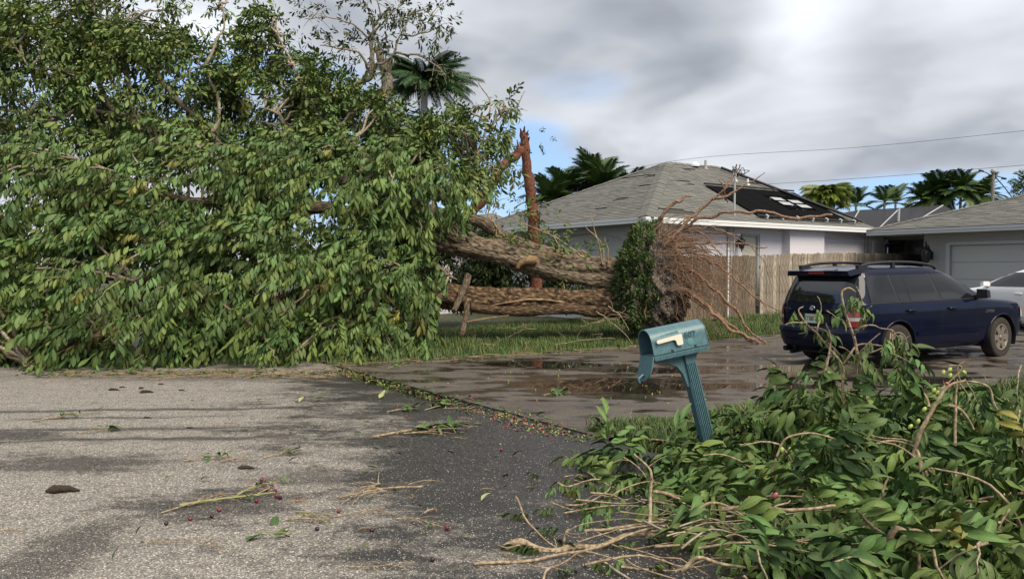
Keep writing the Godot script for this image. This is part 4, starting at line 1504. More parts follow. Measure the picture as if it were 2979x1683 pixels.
	for q in [[Vector3(0.259, 5.478, -23.500), Vector3(0.209, 5.614, -23.400)], [Vector3(0.317, 5.497, -23.500), Vector3(0.334, 5.672, -23.400)], [Vector3(0.375, 5.411, -23.500), Vector3(0.440, 5.557, -23.400)], [Vector3(0.184, 4.978, -23.500), Vector3(0.124, 5.298, -23.400)], [Vector3(0.241, 5.074, -23.500), Vector3(0.201, 5.231, -23.400)], [Vector3(0.414, 5.267, -23.500), Vector3(0.479, 5.366, -23.400)]]:
		var a: Vector3 = q[0] + o
		var b: Vector3 = q[1] + o
		obj("splinter", limb_mesh([a, (a + b) * 0.5, b], 0.05, 0.008, 5, 0.3, 3), M.red_bark if rng.randf() < 0.6 else M.torn, t)
	xfs = [[], [], [], []]
	cols = [[], [], [], []]
	for q in [[Vector3(0.525, 2.850, -23.300), Vector3(0.28, 0.75, 0.25), 46], [Vector3(0.203, 4.615, -23.300), Vector3(0.22, 0.5, 0.2), 16], [Vector3(0.468, 5.236, -23.300), Vector3(0.6, 0.25, 0.2), 7], [Vector3(-0.467, 3.726, -22.500), Vector3(0.35, 0.5, 0.3), 14], [Vector3(-0.187, 2.989, -22.500), Vector3(0.5, 0.5, 0.3), 22]]:
		for i in q[2]:
			var d := jitter(1.0)
			var k := rng.randi() % 4
			xfs[k].append(Transform3D(along(d + Vector3(0, -0.3, 0.3), Vector3.UP + jitter(0.3)).scaled(Vector3.ONE * 0.6), q[0] + o + d * q[1]))
			cols[k].append(green(Color(0.085, 0.12, 0.035), 0.3))
	for k in 4:
		multi("ivy", sp[k].mesh, M.leaf, xfs[k], cols[k], t)
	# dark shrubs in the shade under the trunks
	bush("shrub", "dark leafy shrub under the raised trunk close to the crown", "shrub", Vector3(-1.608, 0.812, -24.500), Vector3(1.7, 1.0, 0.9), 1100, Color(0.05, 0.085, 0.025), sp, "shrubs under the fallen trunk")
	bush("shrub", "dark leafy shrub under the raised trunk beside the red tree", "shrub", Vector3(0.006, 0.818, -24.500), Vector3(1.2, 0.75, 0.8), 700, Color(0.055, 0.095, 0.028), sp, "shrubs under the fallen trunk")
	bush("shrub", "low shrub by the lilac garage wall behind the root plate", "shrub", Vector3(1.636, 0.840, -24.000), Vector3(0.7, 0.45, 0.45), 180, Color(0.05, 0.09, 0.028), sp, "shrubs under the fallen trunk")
	# another standing tree further back on the far side, dark against the sky
	bush("leafy_tree", "dark crown of a tree standing far behind the fallen one", "tree", Vector3(-14.880, 1.885, -27.000), Vector3(4.5, 3.4, 2.0), 420, Color(0.03, 0.05, 0.016), sp)

func fallen_tree() -> void:
	var t := thing("fallen_tree", "huge uprooted tree lying across the lawn with its leafy crown on the road", "fallen tree", Vector3(3.236, 0.000, -20.083))
	var o := -t.position
	var skeleton := []
	# stems: names, radii, points
	var stems := [
		["trunk", 0.38, 0.20, M.bark, [Vector3(2.906, 1.531, -19.600), Vector3(2.503, 1.570, -19.600), Vector3(1.687, 1.640, -19.500), Vector3(0.960, 1.685, -19.400), Vector3(0.399, 1.825, -19.300), Vector3(-0.117, 1.980, -19.200), Vector3(-0.981, 2.179, -19.100), Vector3(-1.562, 2.283, -19.000), Vector3(-2.218, 2.525, -18.600)]],
		["trunk", 0.25, 0.26, M.brown_bark, [Vector3(2.851, 0.964, -19.200), Vector3(2.377, 0.922, -19.200), Vector3(1.404, 0.927, -19.200), Vector3(0.558, 0.924, -19.200), Vector3(-0.114, 0.937, -19.200), Vector3(-0.865, 0.982, -19.200), Vector3(-1.411, 1.030, -19.100), Vector3(-2.395, 1.128, -18.800), Vector3(-3.386, 1.227, -18.300), Vector3(-4.026, 1.366, -17.800)]],
		["limb", 0.19, 0.12, M.bark, [Vector3(1.720, 1.919, -19.900), Vector3(1.013, 2.000, -20.000), Vector3(0.281, 2.247, -20.100), Vector3(-0.215, 2.427, -20.100), Vector3(-0.447, 2.641, -20.100), Vector3(-0.762, 2.797, -20.100), Vector3(-1.034, 2.837, -20.100), Vector3(-1.646, 2.976, -20.000), Vector3(-2.386, 3.236, -20.000)]],
		["limb", 0.17, 0.10, M.bark, [Vector3(-0.122, 2.171, -19.800), Vector3(-0.409, 2.238, -19.900), Vector3(-0.822, 2.339, -20.000), Vector3(-1.193, 2.584, -20.000), Vector3(-1.563, 2.747, -20.000)]],
		["limb", 0.20, 0.09, M.bark, [Vector3(-0.981, 2.257, -19.100), Vector3(-1.477, 2.512, -18.900), Vector3(-1.817, 2.815, -18.800), Vector3(-1.923, 2.900, -18.700), Vector3(-2.486, 3.348, -18.600), Vector3(-2.929, 3.640, -18.500), Vector3(-3.064, 3.855, -18.400), Vector3(-3.328, 4.305, -18.400)]],
		["limb", 0.20, 0.05, M.bark, [Vector3(-2.010, 2.444, -18.800), Vector3(-2.950, 2.724, -18.400), Vector3(-4.317, 2.974, -17.800), Vector3(-5.443, 2.993, -17.200), Vector3(-6.420, 3.025, -16.800), Vector3(-7.229, 3.141, -16.600)]],
		["limb", 0.136, 0.042, M.pale_bark, [Vector3(-2.486, 3.348, -18.600), Vector3(-3.670, 3.573, -18.600), Vector3(-4.891, 3.949, -18.600), Vector3(-5.946, 4.278, -18.800), Vector3(-6.632, 4.421, -19.000), Vector3(-7.290, 5.155, -19.200), Vector3(-7.761, 5.531, -19.400), Vector3(-8.360, 6.225, -19.600)]],
		["limb", 0.124, 0.035, M.pale_bark, [Vector3(-3.670, 3.573, -18.600), Vector3(-4.943, 4.051, -18.800), Vector3(-6.562, 4.353, -18.800), Vector3(-7.904, 4.425, -18.800), Vector3(-8.300, 4.864, -18.900), Vector3(-8.614, 5.384, -19.000), Vector3(-8.872, 6.493, -19.100), Vector3(-9.361, 7.259, -19.200), Vector3(-9.840, 7.875, -19.300)]],
		["limb", 0.068, 0.017, M.pale_bark, [Vector3(-7.789, 4.357, -18.600), Vector3(-8.853, 5.151, -18.600), Vector3(-9.041, 5.416, -18.600), Vector3(-9.290, 5.832, -18.600), Vector3(-9.572, 5.869, -18.600), Vector3(-10.103, 6.056, -18.600), Vector3(-10.674, 6.092, -18.600), Vector3(-11.125, 6.734, -18.600)]],
		["limb", 0.050, 0.014, M.pale_bark, [Vector3(-8.853, 5.151, -18.600), Vector3(-9.204, 5.627, -18.700), Vector3(-9.278, 5.969, -18.700), Vector3(-9.351, 6.540, -18.700), Vector3(-9.653, 7.147, -18.700), Vector3(-9.688, 7.603, -18.700)]],
		["limb", 0.056, 0.014, M.pale_bark, [Vector3(-6.632, 4.421, -19.000), Vector3(-6.715, 4.660, -18.800), Vector3(-6.559, 5.198, -18.800), Vector3(-6.673, 5.619, -18.800), Vector3(-6.941, 6.154, -18.800), Vector3(-7.285, 6.536, -18.800), Vector3(-7.515, 6.764, -18.800)]],
		["limb", 0.037, 0.010, M.pale_bark, [Vector3(-6.941, 6.154, -18.800), Vector3(-6.666, 6.757, -18.900), Vector3(-6.510, 7.180, -18.900), Vector3(-6.547, 7.602, -18.900)]],
		["limb", 0.050, 0.014, M.pale_bark, [Vector3(-6.431, 4.161, -18.000), Vector3(-6.689, 4.234, -17.900), Vector3(-6.870, 4.291, -17.800), Vector3(-7.227, 4.029, -17.600), Vector3(-7.259, 3.872, -17.500)]],
		["limb", 0.043, 0.014, M.pale_bark, [Vector3(-8.801, 4.210, -18.400), Vector3(-9.061, 4.811, -18.400), Vector3(-9.247, 5.186, -18.400), Vector3(-9.434, 5.410, -18.400)]],
		["limb", 0.062, 0.021, M.pale_bark, [Vector3(-7.975, 4.379, -18.500), Vector3(-8.503, 4.944, -18.500), Vector3(-8.881, 5.056, -18.500), Vector3(-9.525, 5.167, -18.500), Vector3(-10.116, 4.882, -18.400), Vector3(-10.794, 5.068, -18.400), Vector3(-11.547, 5.103, -18.400)]],
		["limb", 0.062, 0.014, M.pale_bark, [Vector3(-4.891, 3.949, -18.600), Vector3(-5.232, 4.669, -19.300), Vector3(-5.381, 5.138, -19.500), Vector3(-5.634, 5.316, -19.600), Vector3(-5.915, 5.419, -19.600)]],
		["limb", 0.056, 0.014, M.pale_bark, [Vector3(-3.328, 4.305, -18.400), Vector3(-3.898, 4.561, -18.600), Vector3(-4.271, 4.994, -18.900), Vector3(-4.653, 5.439, -19.200), Vector3(-5.044, 6.292, -19.500), Vector3(-5.577, 7.221, -19.700)]],
		["limb", 0.050, 0.014, M.pale_bark, [Vector3(-1.563, 2.747, -20.000), Vector3(-1.166, 3.505, -20.200), Vector3(-0.890, 4.290, -20.500), Vector3(-0.692, 5.096, -20.800), Vector3(-0.572, 5.816, -21.000), Vector3(-0.857, 6.328, -21.000)]],
		["limb", 0.031, 0.008, M.pale_bark, [Vector3(-0.692, 5.096, -20.800), Vector3(-0.312, 5.431, -21.000), Vector3(0.074, 5.732, -21.000), Vector3(0.313, 6.118, -21.000)]],
		["limb", 0.09, 0.03, M.bark, [Vector3(-1.923, 2.900, -18.700), Vector3(-2.171, 3.013, -18.200), Vector3(-2.650, 3.098, -17.900), Vector3(-3.020, 3.152, -17.700)]],
		["limb", 0.06, 0.03, M.bark, [Vector3(-2.171, 3.013, -18.200), Vector3(-2.234, 3.302, -18.100), Vector3(-2.147, 3.403, -18.000)]],
		["limb", 0.16, 0.05, M.brown_bark, [Vector3(-3.386, 1.227, -18.300), Vector3(-4.365, 1.513, -17.400), Vector3(-5.393, 1.717, -16.600), Vector3(-6.303, 1.642, -15.800), Vector3(-6.941, 1.324, -15.200)]],
		["limb", 0.13, 0.04, M.brown_bark, [Vector3(-3.879, 1.367, -17.800), Vector3(-4.630, 1.030, -16.800), Vector3(-5.526, 0.864, -15.800), Vector3(-6.297, 0.711, -15.000)]],
		["limb", 0.09, 0.055, M.bark, [Vector3(-1.001, 1.519, -19.200), Vector3(-1.091, 1.245, -19.000), Vector3(-1.166, 1.043, -18.700), Vector3(-1.276, 0.730, -18.300)]],
		["limb", 0.031, 0.014, M.pale_bark, [Vector3(-1.405, 1.521, -18.200), Vector3(-1.478, 1.299, -18.000), Vector3(-1.549, 1.082, -17.800), Vector3(-1.599, 0.939, -17.700)]],
		["limb", 0.019, 0.014, M.pale_bark, [Vector3(-1.435, 1.506, -18.200), Vector3(-1.308, 1.446, -18.200), Vector3(-1.204, 1.433, -18.100)]],
		["limb", 0.085, 0.06, M.bark, [Vector3(-1.028, 0.854, -19.000), Vector3(-1.037, 0.679, -18.900), Vector3(-1.062, 0.475, -18.800), Vector3(-1.104, 0.233, -18.600)]],
		["limb", 0.028, 0.021, M.pale_bark, [Vector3(-3.088, 1.555, -16.400), Vector3(-3.043, 1.186, -16.300), Vector3(-2.997, 0.855, -16.200), Vector3(-2.946, 0.528, -16.100)]],
		["limb", 0.11, 0.09, M.brown_bark, [Vector3(-7.787, 0.034, -13.500), Vector3(-7.393, 0.216, -13.700), Vector3(-6.983, 0.456, -13.900), Vector3(-6.860, 0.524, -14.000)]],
	]
	for s in stems:
		var pts: Array = s[4].map(func(p): return p + o)
		var big: bool = s[0] == "trunk"
		var line := curve(pts, 14 if big else 8)
		var m := MB.new()
		if not big:
			for i in range(1, line.size() - 1):
				line[i] += Vector3(bump_noise.get_noise_3dv(line[i] * 1.7), bump_noise.get_noise_3dv(line[i] * 1.7 + Vector3(9, 0, 0)), bump_noise.get_noise_3dv(line[i] * 1.7 + Vector3(0, 9, 0))) * 0.06
		m.tube(line, taper(line.size(), s[1], s[2], 0.55 if big else 0.9), 48 if big else 12, Color.WHITE, 0.20 if big else 0.16, bump_noise, 0.08 if big else 0.0, 0.16 if big else 0.10)
		m.smooth()
		obj(s[0], m.mesh(), s[3], t)
		for i in range(0, line.size(), 5 if big else 3):
			skeleton.append(line[i])
	# a second rib along the underside of the raised trunk, so that it reads as two stems grown together
	for q in [[0.17, 0.08, M.bark, [Vector3(2.783, 1.357, -19.300), Vector3(1.984, 1.387, -19.250), Vector3(1.346, 1.480, -19.200), Vector3(0.554, 1.698, -19.150), Vector3(-0.391, 1.976, -19.050), Vector3(-1.243, 2.110, -18.900)]], [0.14, 0.10, M.brown_bark, [Vector3(2.680, 0.746, -19.100), Vector3(1.967, 0.706, -19.050), Vector3(1.179, 0.761, -19.000), Vector3(0.084, 0.702, -19.000), Vector3(-0.929, 0.781, -18.900)]]]:
		var m := MB.new()
		var line := curve(q[3].map(func(p): return p + o), 8)
		m.tube(line, taper(line.size(), q[0], q[1]), 24, Color.WHITE, 0.3, bump_noise, 0.0, 0.15)
		m.smooth()
		obj("trunk_rib", m.mesh(), q[2], t)
	# torn wood
	for q in [[0.10, 0.03, [Vector3(0.548, 1.869, -18.980), Vector3(0.313, 1.852, -18.950), Vector3(0.173, 1.773, -18.950), Vector3(0.127, 1.680, -18.950)]], [0.030, 0.012, [Vector3(1.177, 0.903, -18.970), Vector3(0.863, 0.957, -18.950), Vector3(0.394, 0.971, -18.930), Vector3(-0.073, 0.907, -18.930), Vector3(-0.463, 0.835, -18.950)]], [0.02, 0.012, [Vector3(1.178, 1.959, -19.080), Vector3(0.782, 2.057, -19.000), Vector3(0.548, 2.087, -19.000)]], [0.08, 0.02, [Vector3(-6.969, 0.466, -13.850), Vector3(-6.753, 0.572, -13.900), Vector3(-6.559, 0.652, -14.000)]], [0.045, 0.035, [Vector3(-5.773, 0.863, -14.000), Vector3(-5.589, 0.898, -14.000), Vector3(-5.439, 0.922, -14.000)]], [0.018, 0.008, [Vector3(-0.995, 0.481, -18.700), Vector3(-0.533, 0.560, -18.700), Vector3(-0.071, 0.618, -18.800)]]]:
		var line := curve(q[2].map(func(p): return p + o), 6)
		var m := MB.new()
		m.tube(line, taper(line.size(), q[0], q[1]), 7, Color.WHITE, 0.6, bump_noise)
		m.smooth()
		obj("torn_wood", m.mesh(), M.torn, t)

	# boughs and leaves of the crown: centre, reach, how many sprays, how much is left out
	var sprays := []
	for i in 6:
		sprays.append(make_spray(15, 0.50, 0.175, leaf_meshes, 1.0, 0.7, 0.12))
	var small := []
	for i in 4:
		small.append(make_spray(11, 0.42, 0.16, leaf_meshes, 0.5, 0.8, 0.2))
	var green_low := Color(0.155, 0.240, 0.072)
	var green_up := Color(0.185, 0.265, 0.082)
	var lumps := [
		[Vector3(-9.191, 0.995, -15.400), Vector3(1.7, 1.5, 2.0), 988, -0.18, 0], [Vector3(-6.692, 1.200, -15.200), Vector3(1.9, 1.7, 2.1), 1284, -0.14, 0], [Vector3(-4.428, 1.134, -15.600), Vector3(1.7, 1.6, 1.9), 1136, -0.14, 0], [Vector3(-2.663, 1.118, -16.400), Vector3(1.05, 1.4, 1.5), 815, -0.14, 0],
		[Vector3(-9.028, 3.049, -16.400), Vector3(2.2, 1.3, 2.1), 1161, -0.16, 0], [Vector3(-6.305, 3.067, -16.500), Vector3(2.2, 1.3, 2.1), 1284, -0.16, 0], [Vector3(-3.888, 3.140, -17.200), Vector3(2.0, 1.3, 1.9), 1037, -0.14, 0], [Vector3(-2.073, 3.293, -18.000), Vector3(1.15, 1.2, 1.4), 642, -0.12, 0],
		[Vector3(-6.831, 0.277, -14.300), Vector3(2.0, 0.6, 0.9), 568, -0.2, 0], [Vector3(-4.146, 0.260, -14.600), Vector3(1.7, 0.5, 0.8), 420, -0.2, 0], [Vector3(-8.540, 0.330, -14.300), Vector3(1.2, 0.7, 0.9), 370, -0.2, 0], [Vector3(-2.372, 0.305, -15.600), Vector3(0.9, 0.45, 0.7), 198, -0.2, 0], [Vector3(-1.736, 1.667, -17.600), Vector3(0.35, 1.1, 0.5), 148, -0.1, 0],
		[Vector3(-10.752, 5.686, -19.000), Vector3(2.6, 1.9, 1.6), 2737, -0.05, 1], [Vector3(-8.118, 5.743, -19.400), Vector3(2.0, 1.55, 1.5), 2464, -0.02, 1], [Vector3(-5.367, 5.234, -19.800), Vector3(2.0, 1.2, 1.4), 1917, -0.04, 1], [Vector3(-3.257, 4.756, -19.800), Vector3(1.6, 1.1, 1.3), 1641, -0.1, 1], [Vector3(-1.567, 4.549, -20.000), Vector3(0.95, 1.0, 0.9), 889, -0.1, 1],
		[Vector3(-10.057, 7.636, -19.800), Vector3(3.0, 1.1, 1.2), 1574, 0.0, 1], [Vector3(-5.915, 6.896, -20.300), Vector3(0.5, 1.0, 0.5), 315, -0.1, 1], [Vector3(-4.729, 6.134, -20.200), Vector3(0.9, 0.6, 0.6), 479, -0.1, 1], [Vector3(-0.614, 5.473, -21.000), Vector3(0.7, 0.85, 0.5), 412, 0.0, 1], [Vector3(-0.429, 4.221, -20.600), Vector3(0.5, 0.7, 0.5), 273, 0.0, 1], [Vector3(-7.040, 7.523, -20.200), Vector3(0.5, 0.7, 0.4), 165, 0.0, 1],
	]
	var near := []
	var xfs := []
	var cols := []
	for i in 10:
		xfs.append([])
		cols.append([])
	for l in lumps:
		var c: Vector3 = l[0]
		var upper: bool = l[4] == 1
		var ends := []
		for i in l[2]:
			var d := Vector3(rng.randfn(), rng.randfn(), rng.randfn()).normalized()
			var p: Vector3 = c + d * l[1] * pow(rng.randf(), 0.28)
			if p.y < 0.08:
				p.y = rng.randf_range(0.08, 0.35)
			if bump_noise.get_noise_3dv(p * Vector3(0.8, 1.0, 0.8)) < l[3] + 0.05 * rng.randf() or (not upper and bump_noise.get_noise_3dv(p * Vector3(0.5, 0.75, 0.35) + Vector3(20, 0, 0)) < -0.30):
				continue
			var dir := d * 0.6 + Vector3(-0.5, -0.3, 0.35) + jitter(0.3)
			var b := along(dir, Vector3.UP + jitter(0.35)).scaled(Vector3.ONE * rng.randf_range(0.65, 1.2))
			var xf := Transform3D(b, p + o)
			ends.append(p + o)
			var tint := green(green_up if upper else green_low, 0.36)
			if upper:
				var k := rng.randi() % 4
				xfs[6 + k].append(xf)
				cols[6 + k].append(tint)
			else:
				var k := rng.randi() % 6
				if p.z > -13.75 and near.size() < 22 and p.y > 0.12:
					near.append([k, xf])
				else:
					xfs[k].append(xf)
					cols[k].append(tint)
		# boughs that carry these sprays
		var boughs := mini(26 if upper else 16, 3 + ends.size() / 20)
		for i in boughs:
			if ends.is_empty():
				break
			var e: Vector3 = ends[rng.randi() % ends.size()]
			var from: Vector3 = skeleton[0]
			for q in skeleton:
				if q.distance_squared_to(e) + rng.randf() * 0.6 < from.distance_squared_to(e):
					from = q
			if from.distance_to(e) > 4.5:
				continue
			var half := from.lerp(e, 0.5) + Vector3(0, 0.12 * from.distance_to(e), 0) + jitter(0.15)
			obj("branch", limb_mesh([from, half, e, e + (e - half) * 0.25 + Vector3(0, -0.1, 0)], 0.035, 0.006, 5, 0.0, 4, 0.12), M.pale_bark if upper or rng.randf() < 0.4 else M.twig, t)
	for k in 6:
		multi("foliage", sprays[k].mesh, M.leaf, xfs[k], cols[k], t)
	for k in 4:
		multi("foliage", small[k].mesh, M.leaf, xfs[6 + k], cols[6 + k], t)
	for q in near:
		var s: Spray = sprays[q[0]]
		obj("twig", s.twig, M.green_twig, t, q[1])
		var tone := rng.randi() % 4
		for lf in s.leaves:
			obj("leaf", leaf_meshes[lf[0]], M.tree_greens[tone if rng.randf() < 0.7 else rng.randi() % 4], t, q[1] * lf[1])
	# shoots on the raised trunk
	var xs := []
	var cs := []
	for q in [[Vector3(0.867, 2.630, -19.200), Vector3(0.3, 0.22, 0.2), 12], [Vector3(1.327, 1.762, -18.950), Vector3(0.3, 0.22, 0.15), 11], [Vector3(0.315, 2.392, -19.200), Vector3(0.3, 0.18, 0.2), 14], [Vector3(1.634, 1.879, -18.900), Vector3(0.25, 0.25, 0.15), 8], [Vector3(0.703, 2.268, -19.000), Vector3(0.4, 0.15, 0.15), 10], [Vector3(-0.082, 2.803, -19.500), Vector3(0.5, 0.35, 0.2), 16]]:
		for i in q[2]:
			var d := jitter(1.0)
			var p: Vector3 = q[0] + o + d * q[1]
			xs.append(Transform3D(along(d + Vector3(0, 0.3, 0.4), Vector3.UP + jitter(0.3)).scaled(Vector3.ONE * 0.62), p))
			cs.append(green(Color(0.16, 0.24, 0.06), 0.25))
	multi("foliage", small[0].mesh, M.leaf, xs, cs, t)
	for q in [[Vector3(1.179, 1.998, -19.100), Vector3(0.942, 2.390, -19.100), Vector3(0.548, 2.702, -19.100)], [Vector3(2.095, 1.767, -19.200), Vector3(1.933, 2.476, -19.200), Vector3(1.772, 2.948, -19.200)], [Vector3(2.134, 1.767, -19.200), Vector3(2.013, 2.319, -19.200), Vector3(1.656, 2.672, -19.200)], [Vector3(1.660, 1.923, -19.200), Vector3(1.026, 2.394, -19.200), Vector3(0.077, 2.785, -19.200)], [Vector3(2.213, 1.807, -19.200), Vector3(2.196, 2.083, -19.200), Vector3(2.131, 2.398, -19.200)], [Vector3(-0.326, 2.414, -19.800), Vector3(-0.474, 2.820, -19.800), Vector3(-0.409, 3.023, -19.800), Vector3(-0.312, 3.146, -19.800)], [Vector3(-0.310, 2.536, -19.800), Vector3(-0.488, 2.814, -19.700), Vector3(-0.569, 3.016, -19.700), Vector3(-0.529, 3.177, -19.700), Vector3(-0.085, 3.340, -19.700)]]:
		obj("branch", limb_mesh(q.map(func(p): return p + o), 0.025, 0.006, 5, 0.0, 5, 0.06), M.twig, t)

	# root plate: a lumpy disc of soil that stood under the lawn
	var rows := []
	var pc := Vector3(3.260, 1.438, -19.400) + o
	var turn := Basis(Vector3.UP, -0.42)
	for i in 57:
		var a := -PI / 2 + PI * i / 56.0
		var r := []
		for j in 81:
			var q := TAU * j / 80.0
			var d := Vector3(cos(a) * cos(q), sin(a), cos(a) * sin(q))
			var sz := Vector3(0.74 if d.x < 0 else 0.72, 1.25, 1.2)
			var w := d * sz
			w.x *= 1.0 - 0.42 * d.y
			var bump := 1.0 + 0.26 * bump_noise.get_noise_3dv(d * 1.6 + Vector3(4, 0, 0)) + 0.24 * bump_noise.get_noise_3dv(d * 4.2) + 0.10 * bump_noise.get_noise_3dv(d * 11.0)
			r.append(pc + turn * (w * bump))
		rows.append(r)
	var pm := MB.new()
	pm.sheet(rows)
	obj("root_plate", pm.mesh(), M.soil, t)
	# the turf that still clings to its lawn side
	var turf := leafy_tuft(9, 0.075, 0.026)
	xs = []
	cs = []
	for i in 5200:
		var d := Vector3(rng.randfn(), rng.randfn(), rng.randfn()).normalized()
		var wd := turn * d
		if d.x > 0.28 + 0.6 * bump_noise.get_noise_3dv(d * 2.5) or d.y < -0.95:
			continue
		var sz := Vector3(0.74 if d.x < 0 else 0.72, 1.25, 1.2)
		var w := d * sz
		w.x *= 1.0 - 0.42 * d.y
		var bump := 1.0 + 0.26 * bump_noise.get_noise_3dv(d * 1.6 + Vector3(4, 0, 0)) + 0.24 * bump_noise.get_noise_3dv(d * 4.2) + 0.10 * bump_noise.get_noise_3dv(d * 11.0)
		xs.append(Transform3D(along(wd + Vector3(0, -0.35, 0) + jitter(0.5), Vector3.UP + jitter(0.5)).scaled(Vector3.ONE * rng.randf_range(0.7, 1.3)), pc + turn * (w * bump)))
		cs.append(green(Color(0.085, 0.135, 0.038), 0.45))
	multi("turf", turf, M.grass, xs, cs, t)
	# roots
	var roots := [
		[0.058, 0.014, [Vector3(3.034, 1.806, -18.900), Vector3(3.154, 2.012, -18.700), Vector3(3.631, 2.455, -18.600), Vector3(4.154, 2.983, -18.600), Vector3(4.517, 3.273, -18.500), Vector3(4.795, 3.592, -18.500), Vector3(5.034, 3.987, -18.500)]],
		[0.037, 0.006, [Vector3(4.441, 3.212, -18.500), Vector3(4.681, 3.295, -18.400), Vector3(4.997, 3.447, -18.400), Vector3(5.245, 3.621, -18.400), Vector3(5.552, 3.810, -18.400)]],
		[0.020, 0.006, [Vector3(4.630, 3.387, -18.500), Vector3(4.692, 3.251, -18.500), Vector3(4.768, 3.175, -18.500), Vector3(4.650, 3.355, -18.400), Vector3(4.679, 3.468, -18.400), Vector3(4.815, 3.521, -18.400), Vector3(4.920, 3.597, -18.400)]],
		[0.015, 0.005, [Vector3(4.690, 3.456, -18.500), Vector3(4.565, 3.543, -18.400), Vector3(4.549, 3.656, -18.400), Vector3(4.678, 3.619, -18.400), Vector3(4.814, 3.582, -18.400)]],
		[0.051, 0.018, [Vector3(3.353, 2.481, -19.200), Vector3(3.389, 2.712, -19.100), Vector3(3.494, 2.979, -19.000), Vector3(3.680, 3.190, -19.000), Vector3(3.820, 3.214, -19.000), Vector3(3.882, 3.331, -19.000), Vector3(3.975, 3.363, -19.000), Vector3(4.069, 3.332, -19.000)]],
		[0.037, 0.028, [Vector3(3.671, 2.317, -19.000), Vector3(3.885, 2.642, -18.800), Vector3(4.377, 2.846, -18.700), Vector3(4.812, 2.932, -18.600), Vector3(5.242, 2.934, -18.500), Vector3(5.698, 2.913, -18.500), Vector3(6.107, 2.810, -18.400), Vector3(6.575, 2.819, -18.400), Vector3(7.005, 2.866, -18.300)]],
		[0.027, 0.016, [Vector3(3.418, 2.390, -18.900), Vector3(3.824, 2.526, -18.800), Vector3(4.380, 2.493, -18.700), Vector3(5.068, 2.437, -18.600)]],
		[0.031, 0.014, [Vector3(3.653, 2.158, -18.900), Vector3(4.075, 2.215, -18.700), Vector3(4.512, 2.237, -18.600), Vector3(5.020, 2.235, -18.500), Vector3(5.645, 2.169, -18.500)]],
		[0.022, 0.006, [Vector3(3.863, 2.542, -18.800), Vector3(3.995, 2.599, -18.700), Vector3(4.296, 2.427, -18.600), Vector3(4.558, 2.074, -18.500), Vector3(4.770, 1.769, -18.400), Vector3(4.972, 1.581, -18.300), Vector3(5.034, 1.355, -18.300), Vector3(5.158, 1.185, -18.200)]],
		[0.065, 0.024, [Vector3(3.505, 1.398, -18.700), Vector3(3.873, 1.158, -18.500), Vector3(4.133, 0.995, -18.400), Vector3(4.391, 0.702, -18.200), Vector3(4.719, 0.425, -18.100), Vector3(5.066, 0.210, -18.000), Vector3(5.349, 0.049, -17.900)]],
		[0.044, 0.016, [Vector3(3.830, 1.770, -18.800), Vector3(4.135, 1.539, -18.600), Vector3(4.511, 1.163, -18.400), Vector3(4.805, 0.865, -18.300), Vector3(5.006, 0.667, -18.200), Vector3(5.040, 0.463, -18.100), Vector3(5.273, 0.248, -18.000), Vector3(5.482, 0.071, -17.900)]],
		[0.054, 0.024, [Vector3(3.873, 1.151, -18.800), Vector3(4.294, 0.851, -18.600), Vector3(4.629, 0.633, -18.400), Vector3(4.956, 0.307, -18.200), Vector3(5.201, 0.062, -18.000)]],
		[0.027, 0.011, [Vector3(4.021, 2.041, -18.800), Vector3(4.400, 1.862, -18.600), Vector3(4.696, 1.648, -18.400), Vector3(4.931, 1.394, -18.200), Vector3(5.265, 1.086, -18.000), Vector3(5.502, 0.888, -17.800), Vector3(5.676, 0.783, -17.700)]],
		[0.015, 0.005, [Vector3(4.931, 1.394, -18.200), Vector3(5.218, 1.284, -18.100), Vector3(5.354, 1.116, -18.000)]],
		[0.015, 0.005, [Vector3(5.257, 1.113, -18.100), Vector3(5.453, 0.842, -18.000), Vector3(5.631, 0.626, -17.900)]],
		[0.026, 0.010, [Vector3(3.648, 2.310, -18.800), Vector3(3.715, 2.076, -18.700), Vector3(3.752, 1.691, -18.600), Vector3(3.886, 1.387, -18.500), Vector3(3.979, 1.274, -18.400), Vector3(4.132, 1.086, -18.400), Vector3(4.225, 0.900, -18.300)]],
		[0.034, 0.013, [Vector3(3.050, 1.216, -18.500), Vector3(3.012, 1.006, -18.400), Vector3(2.961, 0.740, -18.400), Vector3(2.932, 0.535, -18.400)]],
		[0.012, 0.005, [Vector3(3.347, 1.921, -18.700), Vector3(3.523, 1.614, -18.600), Vector3(3.598, 1.233, -18.500), Vector3(3.644, 0.629, -18.400), Vector3(3.660, 0.515, -18.400)]],
		[0.014, 0.005, [Vector3(3.426, 1.652, -18.700), Vector3(3.884, 1.600, -18.500), Vector3(4.318, 1.556, -18.400), Vector3(4.747, 1.452, -18.300), Vector3(4.873, 1.281, -18.200)]],
		[0.012, 0.004, [Vector3(3.979, 1.959, -18.600), Vector3(4.339, 1.868, -18.500), Vector3(4.694, 1.784, -18.400), Vector3(4.937, 1.770, -18.400)]],
		[0.031, 0.016, [Vector3(3.220, 2.162, -19.100), Vector3(3.458, 2.313, -18.900), Vector3(3.825, 2.388, -18.800), Vector3(4.151, 2.346, -18.700)]],
		[0.020, 0.006, [Vector3(3.208, 2.269, -18.800), Vector3(3.611, 2.613, -18.700), Vector3(3.993, 2.883, -18.700), Vector3(4.237, 3.068, -18.600)]],
		[0.020, 0.006, [Vector3(3.919, 2.576, -18.700), Vector3(4.356, 2.610, -18.600), Vector3(4.739, 2.497, -18.600), Vector3(5.096, 2.304, -18.500), Vector3(5.449, 1.999, -18.400), Vector3(5.688, 1.508, -18.300)]],
		[0.014, 0.005, [Vector3(4.021, 0.782, -18.400), Vector3(4.115, 0.485, -18.300), Vector3(4.282, 0.229, -18.200), Vector3(4.372, 0.050, -18.100)]],
